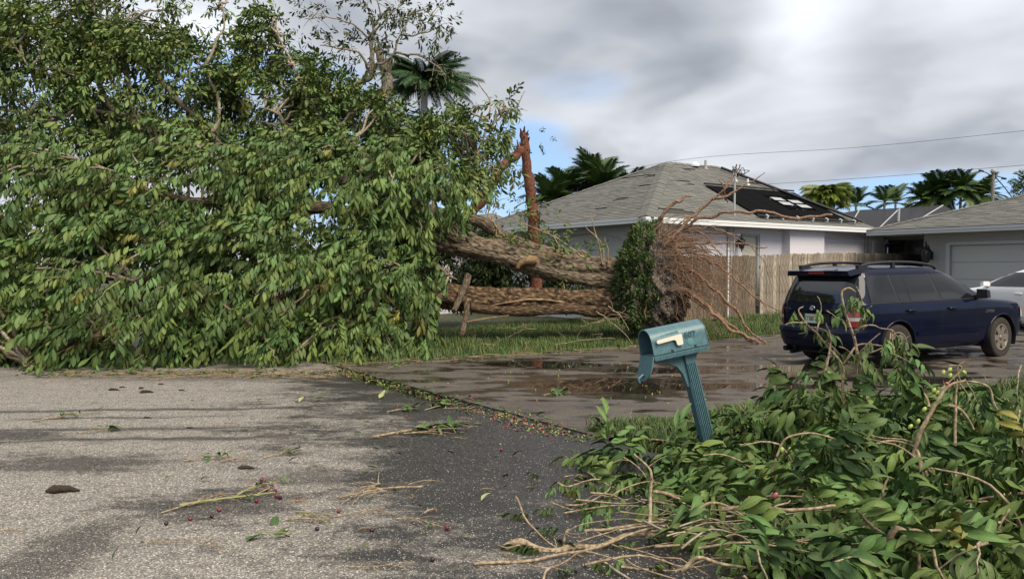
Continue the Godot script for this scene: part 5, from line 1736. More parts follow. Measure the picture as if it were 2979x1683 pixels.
		[0.014, 0.005, [Vector3(4.324, 0.783, -18.400), Vector3(4.378, 0.524, -18.300), Vector3(4.469, 0.342, -18.200), Vector3(4.580, 0.215, -18.100)]],
	]
	for r in roots:
		obj("root", limb_mesh(r[2].map(func(p): return p + o), r[0], r[1], 7, 0.18, 5, 0.07), M.root, t)
	# the mass of thin roots
	for g in [[0.8, 80], [0.5, 95]]:
		var m := MB.new()
		for i in g[1]:
			var a := pc + turn * Vector3(rng.randf_range(0.35, 0.75), rng.randf_range(-0.3, 0.95), rng.randf_range(-0.5, 1.1))
			var fall := rng.randf_range(0.5, 1.7)
			var reach := rng.randf_range(0.4, 1.7)
			var e := a + Vector3(reach, -fall * 0.8 + 0.25 * reach, rng.randf_range(-0.1, 0.6))
			e.y = maxf(e.y, 0.05)
			var line := curve([a, a.lerp(e, 0.35) + Vector3(0.12, 0.16, 0) + jitter(0.16), a.lerp(e, 0.7) + jitter(0.2), e], 4)
			m.tube(line, taper(line.size(), 0.012 * g[0], 0.003), 4)
		for i in 22:
			var a := pc + turn * Vector3(rng.randf_range(0.2, 0.5), rng.randf_range(0.7, 1.2), rng.randf_range(-0.4, 0.9))
			var e := a + Vector3(rng.randf_range(0.3, 1.5), rng.randf_range(-0.7, 0.35), rng.randf_range(-0.2, 0.5))
			m.tube(curve([a, a.lerp(e, 0.5) + jitter(0.14) + Vector3(0, 0.16, 0), e], 4), taper(9, 0.013 * g[0], 0.003), 4)
		tag(obj("fine_roots", m.mesh(), M.fine_root if g[0] == 1.0 else M.root, t), "", "", "", "stuff")

func leafy_tuft(blades: int, high: float, wide: float) -> ArrayMesh:
	# blades that grow along +x
	var m := MB.new()
	for i in blades:
		var a := TAU * i / blades + rng.randf()
		var d := Vector3(1.0, cos(a) * 0.6, sin(a) * 0.6).normalized()
		var s := d.cross(Vector3(0, sin(a), cos(a))).normalized() * wide * 0.5
		var p := Vector3(0, cos(a), sin(a)) * high * 0.25
		var l := high * rng.randf_range(0.7, 1.3)
		var q := p + d * l * 0.6
		var tip := q + (d + Vector3(0, cos(a) * 0.5, sin(a) * 0.5)).normalized() * l * 0.5
		m.quad(p - s * 0.6, q - s, q + s, p + s * 0.6)
		m.tri(q - s, tip, q + s)
	return m.mesh()

# ---------------------------------------------------------------- cars
# a car is made of level outlines: [height, rear end, front end, half width, squareness], x forward from the rear axle
func level_at(L: Array, y: float) -> Array:
	var k := 0
	while k < L.size() - 2 and y > L[k + 1][0]:
		k += 1
	var f := clampf((y - L[k][0]) / (L[k + 1][0] - L[k][0]), 0.0, 1.0)
	var out := []
	for i in 5:
		out.append(lerpf(L[k][i], L[k + 1][i], f))
	return out

func side_z(L: Array, x: float, y: float) -> float:
	var q := level_at(L, y)
	var c: float = (q[1] + q[2]) * 0.5
	var a: float = (q[2] - q[1]) * 0.5
	return q[3] * pow(maxf(1.0 - pow(absf((x - c) / a), q[4]), 0.0), 1.0 / q[4])

func end_x(L: Array, z: float, y: float, front: bool) -> float:
	var q := level_at(L, y)
	var c: float = (q[1] + q[2]) * 0.5
	var a: float = (q[2] - q[1]) * 0.5
	return c + (a if front else -a) * pow(maxf(1.0 - pow(absf(z) / q[3], q[4]), 0.0), 1.0 / q[4])

func car_body(L: Array, axles: Array, arch: float, hub: float) -> ArrayMesh:
	var ys := []
	for i in L.size() - 1:
		for k in 3:
			ys.append(lerpf(L[i][0], L[i + 1][0], k / 3.0))
	ys.append(L[-1][0])
	var ns := 56
	var ne := 18
	var rows := []
	var inside := []
	for y in ys:
		var q := level_at(L, y)
		var c: float = (q[1] + q[2]) * 0.5
		var a: float = (q[2] - q[1]) * 0.5
		var lim := 0.95
		var zl: float = q[3] * pow(1.0 - pow(lim, q[4]), 1.0 / q[4])
		var r := []
		var ins := []
		for side in [1.0, -1.0]:
			for i in ns:
				var u: float = lerpf(lim, -lim, float(i) / (ns - 1)) * side
				var x: float = c + a * u
				var yy: float = y
				var hit := false
				for ax in axles:
					var d := Vector2(x - ax, y - hub)
					if d.length() < arch and y < 1.0:
						hit = true
						if d.y >= 0.02:
							d = d.normalized() * arch
							x = ax + d.x
							yy = hub + d.y
						else:
							x = ax + signf(d.x if d.x != 0.0 else 1.0) * sqrt(maxf(arch * arch - d.y * d.y, 0.0))
				r.append(Vector3(x, yy, side * (side_z(L, x, yy) if hit else q[3] * pow(1.0 - pow(absf(u), q[4]), 1.0 / q[4]))))
				ins.append(hit)
			for i in range(1, ne - 1):
				var z: float = lerpf(zl, -zl, float(i) / (ne - 1)) * side
				r.append(Vector3(end_x(L, z, y, side < 0.0), y, z))
				ins.append(false)
		r.append(r[0])
		ins.append(ins[0])
		rows.append(r)
		inside.append(ins)
	var m := MB.new()
	m.sheet(rows)
	# open the wheel arches
	var keep := PackedInt32Array()
	var w: int = rows[0].size()
	var n := 0
	for i in rows.size() - 1:
		for j in w - 1:
			if not (inside[i][j] and inside[i][j + 1] and inside[i + 1][j] and inside[i + 1][j + 1]):
				for k in 6:
					keep.append(m.idx[n + k])
			n += 6
	m.idx = keep
	m.smooth()
	# close the roof
	var k0 := m.v.size()
	var top: Array = rows[-1]
	var mid := Vector3.ZERO
	for p in top: mid += p / top.size()
	m.v.append(mid + Vector3(0, 0.004, 0)); m.n.append(Vector3.UP); m.uv.append(Vector2.ZERO); m.col.append(Color.WHITE)
	for p in top:
		m.v.append(p); m.n.append(Vector3.UP); m.uv.append(Vector2.ZERO); m.col.append(Color.WHITE)
	for j in w - 1:
		var a := k0 + 1 + j
		if (m.v[a] - mid).cross(m.v[a + 1] - mid).y < 0:
			m.idx.append(k0); m.idx.append(a); m.idx.append(a + 1)
		else:
			m.idx.append(k0); m.idx.append(a + 1); m.idx.append(a)
	return m.mesh()

func side_panel(L: Array, ya: float, yb: float, lo: Vector2, hi: Vector2, out: float, side: float, steps := 8) -> ArrayMesh:
	# a patch of the side between two heights; lo and hi are its x ends at the bottom and the top
	var rows := []
	for i in steps + 1:
		var v := float(i) / steps
		var y := lerpf(ya, yb, v)
		var r := []
		for j in steps + 1:
			var x := lerpf(lerpf(lo.x, hi.x, v), lerpf(lo.y, hi.y, v), float(j) / steps)
			r.append(Vector3(x, y, side * (side_z(L, x, y) + out)))
		rows.append(r)
	var m := MB.new()
	m.sheet(rows, Color.WHITE, side > 0)
	return m.mesh()

func end_panel(L: Array, ya: float, yb: float, wa: float, wb: float, out: float, front: bool, z_mid := 0.0) -> ArrayMesh:
	var rows := []
	for i in 9:
		var v := i / 8.0
		var y := lerpf(ya, yb, v)
		var r := []
		for j in 15:
			var z := z_mid + lerpf(-1.0, 1.0, j / 14.0) * lerpf(wa, wb, v)
			r.append(Vector3(end_x(L, z, y, front) + (out if front else -out), y, z))
		rows.append(r)
	var m := MB.new()
	m.sheet(rows, Color.WHITE, not front)
	return m.mesh()

func wheel(t: Node3D, at: Vector3, side: float, r: float, half: float, tyre_mat: Material, rim_mat: Material, spokes: int, turn := 0.0) -> void:
	var xf := Transform3D(Basis(Vector3.UP, turn) * Basis(Vector3(1, 0, 0), PI / 2 * side), at)
	var rr := r * 0.635
	var m := MB.new()
	m.lathe([Vector2(rr, -half * 0.9), Vector2(r * 0.84, -half), Vector2(r * 0.95, -half * 0.95), Vector2(r, -half * 0.75), Vector2(r, half * 0.75), Vector2(r * 0.95, half * 0.95), Vector2(r * 0.84, half), Vector2(rr, half * 0.9)], 40)
	var w := obj("wheel", m.mesh(), tyre_mat, t, xf)
	m = MB.new()
	m.lathe([Vector2(rr * 1.01, half * 0.2), Vector2(rr * 1.03, half * 0.92), Vector2(rr * 0.93, half * 0.90), Vector2(rr * 0.90, half * 0.6), Vector2(rr * 0.3, half * 0.1), Vector2(0.002, half * 0.1)], 36)
	for k in spokes:
		var a := TAU * k / spokes
		var b := Transform3D(Basis(Vector3.UP, a), Vector3.ZERO)
		m.block([b * Vector3(0.02, half * 0.2, -rr * 0.20), b * Vector3(rr * 0.93, half * 0.2, -rr * 0.27), b * Vector3(rr * 0.93, half * 0.2, rr * 0.27), b * Vector3(0.02, half * 0.2, rr * 0.20), b * Vector3(0.02, half * 0.80, -rr * 0.17), b * Vector3(rr * 0.93, half * 0.86, -rr * 0.24), b * Vector3(rr * 0.93, half * 0.86, rr * 0.24), b * Vector3(0.02, half * 0.80, rr * 0.17)])
		m.tube([b * Vector3(rr * 0.30, half * 0.75, 0), b * Vector3(rr * 0.30, half * 0.87, 0)], [0.011, 0.010], 6)
	m.lathe([Vector2(rr * 0.20, half * 0.7), Vector2(rr * 0.19, half * 0.9), Vector2(0.002, half * 0.94)], 18)
	obj("rim", m.mesh(), rim_mat, w)
	m = MB.new()
	m.lathe([Vector2(rr * 0.98, -half * 0.3), Vector2(rr * 0.6, half * 0.06), Vector2(0.002, half * 0.06)], 24)
	obj("brake_drum", m.mesh(), M.black_plastic, w)

func wheel_well(t: Node3D, ax: float, hub: float, arch: float, side: float, z0: float, z1: float) -> void:
	var rows := []
	for i in 25:
		var a := PI * (-0.12 + 1.24 * i / 24.0)
		rows.append([Vector3(ax + cos(a) * arch, hub + sin(a) * arch, side * z0), Vector3(ax + cos(a) * arch, hub + sin(a) * arch, side * z1)])
	var m := MB.new()
	m.sheet(rows, Color.WHITE, side < 0)
	var disc := PackedVector2Array()
	for i in 25:
		var a := PI * (-0.12 + 1.24 * i / 24.0)
		disc.append(Vector2(ax + cos(a) * arch, hub + sin(a) * arch))
	m.poly(disc, 0.02, Transform3D(Basis(), Vector3(0, 0, side * z0)))
	obj("wheel_well", m.mesh(), M.black_plastic, t)

func lettering(words: String, size: float, mat: Material, parent: Node3D, xf: Transform3D, deep := 0.004, bold := false) -> MeshInstance3D:
	var tm := TextMesh.new()
	tm.text = words
	tm.font = SystemFont.new()
	tm.font.font_names = PackedStringArray(["Droid Sans"])
	if bold: tm.font.font_weight = 700
	tm.font_size = 32
	tm.pixel_size = size / 24.0
	tm.depth = deep
	return obj("lettering", tm, mat, parent, xf)

func blue_car() -> void:
	var L := [
		[0.25, -0.84, 3.42, 0.80, 7.0], [0.34, -1.00, 3.55, 0.865, 7.0], [0.46, -1.05, 3.60, 0.89, 7.0], [0.60, -1.06, 3.61, 0.90, 7.0], [0.665, -1.03, 3.60, 0.903, 7.0], [0.69, -0.955, 3.58, 0.905, 8.0],
		[0.80, -0.955, 3.55, 0.912, 8.0], [0.90, -0.95, 3.50, 0.912, 8.0], [0.955, -0.94, 3.42, 0.908, 8.0], [1.00, -0.925, 3.15, 0.902, 8.0], [1.045, -0.91, 2.65, 0.892, 8.0], [1.075, -0.90, 2.46, 0.878, 8.0],
		[1.20, -0.865, 2.22, 0.84, 8.0], [1.36, -0.80, 1.92, 0.785, 8.0], [1.50, -0.735, 1.62, 0.735, 8.0], [1.575, -0.69, 1.42, 0.70, 7.0], [1.63, -0.64, 1.18, 0.64, 6.0], [1.66, -0.52, 0.92, 0.54, 5.0], [1.675, -0.3, 0.6, 0.35, 4.0]]
	var at := Vector3(5.90, 0, -14.38)
	at.y = rise(t_of(at)) + 0.018
	var t := thing("parked_car", "dark navy blue suv with red tail lights and roof rails on the wet driveway", "car", at, 0.478)
	t.rotation.z = 0.022
	var navy := paint(lin(0.0020, 0.0036, 0.0175), 0.4, 0.0, 0.2)
	navy.clearcoat_enabled = true
	navy.clearcoat = 0.5
	navy.clearcoat_roughness = 0.03
	var trim := paint(lin(0.010, 0.011, 0.014), 0.5)
	var seam := paint(lin(0.002, 0.002, 0.003), 0.8)
	var chrome := paint(lin(0.62, 0.63, 0.65), 0.15, 1.0)
	var red := paint(lin(0.19, 0.005, 0.007), 0.08, 0.0, 0.6)
	red.clearcoat_enabled = true
	var clear := paint(lin(0.42, 0.40, 0.40), 0.1, 0.2, 0.6)
	var amber := paint(lin(0.5, 0.16, 0.02), 0.12)
	var tyre := grained([[0.3, lin(0.016, 0.014, 0.012)], [0.7, lin(0.045, 0.037, 0.028)]], Vector3(5, 5, 5), 0.92, 0.03, 4, 70)
	var rim := grained([[0.3, lin(0.10, 0.085, 0.07)], [0.55, lin(0.21, 0.18, 0.15)], [0.75, lin(0.30, 0.27, 0.23)]], Vector3(6, 6, 6), 0.6, 0.03, 4, 71)
	rim.metallic = 0.3
	var arch := 0.405
	obj("body", car_body(L, [0.0, 2.715], arch, 0.36), navy, t)
	var m := MB.new()
	m.box(Vector3(-0.85, 0.235, -0.56), Vector3(3.4, 0.5, 0.56))
	obj("underbody", m.mesh(), M.black_plastic, t)
	for s in [1.0, -1.0]:
		for ax in [0.0, 2.715]:
			wheel_well(t, ax, 0.36, arch + 0.004, s, 0.58, 0.90)
			wheel(t, Vector3(ax, 0.355, s * 0.785), s, 0.36, 0.112, tyre, rim, 6, 0.1 if ax > 1.0 else 0.0)
			# lip round the wheel opening
			m = MB.new()
			var lip := []
			for i in 21:
				var a := PI * (-0.04 + 1.08 * i / 20.0)
				var x: float = ax + cos(a) * (arch + 0.012)
				var y := 0.36 + sin(a) * (arch + 0.012)
				lip.append(Vector3(x, y, s * (side_z(L, x, y) + 0.004)))
			m.tube(lip, taper(21, 0.016, 0.016), 6)
			obj("arch_lip", m.mesh(), navy, t)
		# side glass and the pillars between
		for g in [[Vector2(-0.60, -0.005), Vector2(-0.58, -0.08)], [Vector2(0.055, 0.30), Vector2(-0.02, 0.25)], [Vector2(0.325, 1.02), Vector2(0.275, 0.90)], [Vector2(1.115, 2.06), Vector2(0.975, 1.53)]]:
			obj("window", side_panel(L, 1.085, 1.515, g[0], g[1], 0.006, s, 10), M.glass_dark, t)
		for g in [[Vector2(0.0, 0.05), Vector2(-0.075, -0.025)], [Vector2(0.305, 0.32), Vector2(0.255, 0.27)], [Vector2(1.025, 1.11), Vector2(0.905, 0.97)]]:
			obj("pillar", side_panel(L, 1.08, 1.52, g[0], g[1], 0.004, s), trim, t)
		obj("belt_trim", side_panel(L, 1.068, 1.082, Vector2(-0.62, 2.12), Vector2(-0.62, 2.10), 0.008, s, 14), trim, t)
		# door gaps
		for g in [[0.06, 0.86, 0.05, 1.07], [1.07, 0.30, 1.09, 1.07], [2.02, 0.86, 2.12, 1.04], [2.02, 0.30, 2.02, 0.85]]:
			obj("door_gap", side_panel(L, g[1], g[3], Vector2(g[0], g[0] + 0.010), Vector2(g[2], g[2] + 0.010), 0.0015, s, 10), seam, t)
		obj("side_moulding", side_panel(L, 0.50, 0.565, Vector2(0.46, 2.26), Vector2(0.46, 2.26), 0.016, s, 14), navy, t)
		for x in [0.20, 1.24]:
			m = MB.new()
			var z := side_z(L, x, 0.93)
			m.tube(curve([Vector3(x, 0.93, s * z), Vector3(x + 0.02, 0.932, s * (z + 0.035)), Vector3(x + 0.17, 0.935, s * (z + 0.035)), Vector3(x + 0.19, 0.935, s * z)]), taper(19, 0.020, 0.020), 8)
			obj("door_handle", m.mesh(), navy, t)
			obj("handle_recess", side_panel(L, 0.895, 0.965, Vector2(x + 0.03, x + 0.16), Vector2(x + 0.03, x + 0.16), 0.002, s), seam, t)
		# mirror
		m = MB.new()
		var mz := side_z(L, 2.02, 1.10)
		m.tube(curve([Vector3(2.06, 1.09, s * (mz - 0.02)), Vector3(2.05, 1.12, s * (mz + 0.06)), Vector3(2.04, 1.16, s * (mz + 0.12))]), taper(13, 0.04, 0.05), 8)
		m.block([Vector3(1.98, 1.07, s * (mz + 0.05)), Vector3(2.10, 1.08, s * (mz + 0.05)), Vector3(2.08, 1.09, s * (mz + 0.25)), Vector3(1.99, 1.08, s * (mz + 0.25)), Vector3(1.98, 1.24, s * (mz + 0.06)), Vector3(2.10, 1.22, s * (mz + 0.06)), Vector3(2.07, 1.21, s * (mz + 0.24)), Vector3(1.99, 1.23, s * (mz + 0.24))])
		obj("mirror", m.mesh(), trim, t)
		# roof rail
		m = MB.new()
		var rail := curve([Vector3(-0.60, 1.615, s * 0.60), Vector3(-0.45, 1.69, s * 0.60), Vector3(0.1, 1.725, s * 0.60), Vector3(0.75, 1.712, s * 0.595), Vector3(1.22, 1.66, s * 0.585), Vector3(1.34, 1.60, s * 0.58)])
		m.tube(rail, taper(rail.size(), 0.026, 0.022), 8)
		m.box(Vector3(-0.62, 1.58, s * 0.60 - 0.03), Vector3(-0.40, 1.69, s * 0.60 + 0.03))
		m.box(Vector3(0.20, 1.63, s * 0.60 - 0.02), Vector3(0.27, 1.72, s * 0.60 + 0.02))
		obj("roof_rail", m.mesh(), trim, t)
		# tail light, wrapping round the corner
		for part in [[0.70, 0.79, red], [0.795, 0.855, clear], [0.86, 1.035, red]]:
			var rows := []
			for i in 5:
				var y := lerpf(part[0], part[1], i / 4.0)
				var q := level_at(L, y)
				var c: float = (q[1] + q[2]) * 0.5
				var a: float = (q[2] - q[1]) * 0.5
				var r := []
				for j in 25:
					var lo := asin(pow(lerpf(0.64, 0.69, (y - 0.70) / 0.34) / q[3], q[4] * 0.5))
					var hi := acos(pow((c + lerpf(0.70, 0.80, (y - 0.70) / 0.34)) / a, q[4] * 0.5))
					var p := lerpf(lo, hi, j / 24.0)
					r.append(Vector3(c - (a + 0.014) * pow(cos(p), 2.0 / q[4]), y, s * (q[3] + 0.012) * pow(sin(p), 2.0 / q[4])))
				rows.append(r)
			m = MB.new()
			m.sheet(rows, Color.WHITE, s > 0)
			obj("tail_light", m.mesh(), part[2], t)
		# head light
		for part in [[0.70, 0.80, clear], [0.80, 0.87, amber]]:
			var rows := []
			for i in 5:
				var y := lerpf(part[0], part[1], i / 4.0)
				var q := level_at(L, y)
				var c: float = (q[1] + q[2]) * 0.5
				var a: float = (q[2] - q[1]) * 0.5
				var r := []
				for j in 17:
					var p := lerpf(asin(pow(0.5 / q[3], q[4] * 0.5)), acos(pow((3.30 - c) / a, q[4] * 0.5)), j / 16.0)
					r.append(Vector3(c + (a + 0.0125) * pow(cos(p), 2.0 / q[4]), y, s * (q[3] + 0.008) * pow(sin(p), 2.0 / q[4])))
				rows.append(r)
			m = MB.new()
			m.sheet(rows, Color.WHITE, s < 0)
			obj("headlight", m.mesh(), part[2], t)
	for x in [-0.15, 0.85]:
		m = MB.new()
		m.tube([Vector3(x, 1.715, -0.6), Vector3(x, 1.725, 0), Vector3(x, 1.715, 0.6)], [0.016, 0.016, 0.016], 6)
		obj("cross_bar", m.mesh(), trim, t)
	obj("rear_window", end_panel(L, 1.075, 1.49, 0.765, 0.655, 0.006, false), M.glass_dark, t)
	obj("windscreen", end_panel(L, 1.09, 1.55, 0.80, 0.62, 0.006, true), M.glass_dark, t)
	# spoiler over the rear window
	m = MB.new()
	m.block([Vector3(-0.86, 1.515, -0.66), Vector3(-0.60, 1.555, -0.69), Vector3(-0.60, 1.555, 0.69), Vector3(-0.86, 1.515, 0.66), Vector3(-0.88, 1.60, -0.63), Vector3(-0.50, 1.655, -0.60), Vector3(-0.50, 1.655, 0.60), Vector3(-0.88, 1.60, 0.63)])
	obj("spoiler", m.mesh(), navy, t)
	m = MB.new()
	m.block([Vector3(-0.889, 1.545, -0.16), Vector3(-0.86, 1.545, -0.16), Vector3(-0.86, 1.545, 0.16), Vector3(-0.889, 1.545, 0.16), Vector3(-0.891, 1.585, -0.16), Vector3(-0.86, 1.585, -0.16), Vector3(-0.86, 1.585, 0.16), Vector3(-0.891, 1.585, 0.16)])
	obj("brake_light", m.mesh(), red, t)
	# bumper ledge, tailgate gap and the recess for the plate
	obj("bumper_step", end_panel(L, 0.59, 0.66, 0.70, 0.72, 0.022, false), navy, t)
	obj("tailgate_gap", end_panel(L, 0.683, 0.693, 0.62, 0.62, 0.003, false), seam, t)
	obj("plate_recess", end_panel(L, 0.72, 0.90, 0.34, 0.34, 0.002, false), trim, t)
	m = MB.new()
	m.box(Vector3(-0.985, 0.905, -0.36), Vector3(-0.945, 0.945, 0.36))
	obj("tailgate_handle", m.mesh(), navy, t)
	# plate
	m = MB.new()
	m.box(Vector3(-0.972, 0.735, -0.165), Vector3(-0.962, 0.885, 0.14))
	var plate := obj("licence_plate", m.mesh(), paint(lin(0.52, 0.62, 0.54), 0.4), t)
	var face := Basis(Vector3(0, 0, 1), Vector3(0, 1, 0), Vector3(-1, 0, 0))
	var green_ink := paint(lin(0.02, 0.13, 0.075), 0.5)
	lettering("DY", 0.075, green_ink, plate, Transform3D(face, Vector3(-0.9735, 0.812, -0.10)))
	lettering("127", 0.075, green_ink, plate, Transform3D(face, Vector3(-0.9735, 0.812, 0.073)))
	m = MB.new()
	m.lathe([Vector2(0.002, -0.03), Vector2(0.026, -0.014), Vector2(0.030, 0.0), Vector2(0.024, 0.02), Vector2(0.002, 0.028)], 14, Transform3D(Basis(Vector3(0, 0, 1), Vector3(0, 1, 0), Vector3(-0.12, 0, 0)), Vector3(-0.973, 0.825, -0.022)))
	obj("orange_fruit", m.mesh(), paint(lin(0.60, 0.12, 0.02), 0.5), plate)
	m = MB.new()
	m.lathe([Vector2(0.002, -0.02), Vector2(0.034, -0.008), Vector2(0.036, 0.004), Vector2(0.002, 0.016)], 10, Transform3D(Basis(Vector3(0, 0, 1), Vector3(0, 1, 0), Vector3(-0.08, 0, 0)), Vector3(-0.973, 0.79, -0.028)))
	obj("leaf_print", m.mesh(), green_ink, plate)
	# badge of three ovals and the names
	m = MB.new()
	for e in [[0.055, 0.036, 0.0], [0.020, 0.033, 0.0], [0.040, 0.015, 0.014]]:
		var ring := []
		for k in 25:
			var a := TAU * k / 24.0
			ring.append(Vector3(-0.962, 0.985 + e[2] + sin(a) * e[1], -0.015 + cos(a) * e[0]))
		m.tube(ring, taper(25, 0.0055, 0.0055), 6)
	obj("badge", m.mesh(), chrome, t)
	lettering("TOYOTA", 0.040, chrome, t, Transform3D(face, Vector3(-0.952, 0.955, -0.60)), 0.006)
	lettering("HIGHLANDER", 0.040, chrome, t, Transform3D(face, Vector3(-0.952, 0.955, 0.42)), 0.006)
	lettering("Limited", 0.055, chrome, t, Transform3D(Basis(Vector3(1, 0, 0), Vector3(0, 1, 0), Vector3(0, 0, 1)), Vector3(2.35, 0.845, side_z(L, 2.35, 0.845) + 0.004)), 0.006)
	# exhaust under the bumper
	m = MB.new()
	m.tube([Vector3(-0.7, 0.24, -0.45), Vector3(-1.0, 0.22, -0.45)], [0.03, 0.032], 10)
	m.tube([Vector3(-0.98, 0.27, -0.62), Vector3(-0.80, 0.26, -0.60)], [0.045, 0.05], 8)
	obj("exhaust", m.mesh(), M.black_metal, t)

func white_car() -> void:
	var L := [
		[0.20, -0.90, 3.55, 0.80, 6.0], [0.32, -1.02, 3.68, 0.86, 6.0], [0.55, -1.05, 3.70, 0.89, 6.0], [0.72, -1.03, 3.62, 0.90, 6.0], [0.84, -1.00, 3.30, 0.895, 6.0], [0.90, -0.95, 2.75, 0.885, 6.0], [0.95, -0.70, 2.35, 0.87, 6.0],
		[1.05, -0.42, 2.10, 0.82, 6.0], [1.20, -0.05, 1.72, 0.74, 6.0], [1.32, 0.25, 1.38, 0.665, 5.0], [1.40, 0.5, 1.10, 0.56, 5.0], [1.44, 0.65, 0.95, 0.40, 4.0]]
	var at := Vector3(12.63, 0, -18.3)
	at.y = rise(15.5) + 0.018
	var t := thing("parked_car", "white sedan partly hidden behind the blue car in front of the garage door", "car", at, 1.83)
	var white := paint(lin(0.74, 0.75, 0.76), 0.3)
	white.clearcoat_enabled = true
	white.clearcoat = 1.0
	var seam := paint(lin(0.05, 0.05, 0.05), 0.8)
	var tyre := paint(lin(0.02, 0.02, 0.02), 0.9)
	var rim := paint(lin(0.4, 0.4, 0.41), 0.35, 0.8)
	obj("body", car_body(L, [0.0, 2.72], 0.37, 0.33), white, t)
	var m := MB.new()
	m.box(Vector3(-0.85, 0.19, -0.55), Vector3(3.4, 0.45, 0.55))
	obj("underbody", m.mesh(), M.black_plastic, t)
	for s in [1.0, -1.0]:
		for ax in [0.0, 2.72]:
			wheel_well(t, ax, 0.33, 0.374, s, 0.56, 0.89)
			wheel(t, Vector3(ax, 0.325, s * 0.77), s, 0.33, 0.10, tyre, rim, 7)
		for g in [[Vector2(-0.22, 0.76), Vector2(0.20, 0.66)], [Vector2(0.80, 1.98), Vector2(0.70, 1.38)]]:
			obj("window", side_panel(L, 0.975, 1.305, g[0], g[1], 0.006, s, 10), M.glass_dark, t)
		obj("pillar", side_panel(L, 0.97, 1.31, Vector2(0.76, 0.80), Vector2(0.66, 0.70), 0.005, s), M.black_plastic, t)
		for g in [[0.72, 0.28, 0.79, 0.96], [1.90, 0.28, 1.95, 0.93], [0.30, 0.62, -0.22, 0.95]]:
			obj("door_gap", side_panel(L, g[1], g[3], Vector2(g[0], g[0] + 0.010), Vector2(g[2], g[2] + 0.010), 0.0015, s, 10), seam, t)
		for x in [0.85, -0.12]:
			m = MB.new()
			var z := side_z(L, x, 0.82)
			m.tube(curve([Vector3(x, 0.82, s * z), Vector3(x + 0.02, 0.822, s * (z + 0.03)), Vector3(x + 0.16, 0.825, s * (z + 0.03)), Vector3(x + 0.18, 0.825, s * z)]), taper(19, 0.015, 0.015), 8)
			obj("door_handle", m.mesh(), white, t)
		m = MB.new()
		var mz := side_z(L, 1.9, 1.0)
		m.block([Vector3(1.80, 0.97, s * (mz)), Vector3(1.94, 0.97, s * mz), Vector3(1.92, 0.99, s * (mz + 0.2)), Vector3(1.82, 0.99, s * (mz + 0.2)), Vector3(1.80, 1.09, s * (mz + 0.05)), Vector3(1.93, 1.07, s * (mz + 0.05)), Vector3(1.91, 1.08, s * (mz + 0.19)), Vector3(1.83, 1.09, s * (mz + 0.19))])
		obj("mirror", m.mesh(), white, t)
		obj("headlight", side_panel(L, 0.66, 0.76, Vector2(3.2, 3.45), Vector2(3.1, 3.4), 0.006, s), rim, t)
	obj("windscreen", end_panel(L, 0.97, 1.30, 0.76, 0.58, 0.006, true), M.glass_dark, t)
	obj("rear_window", end_panel(L, 0.99, 1.30, 0.74, 0.56, 0.006, false), M.glass_dark, t)

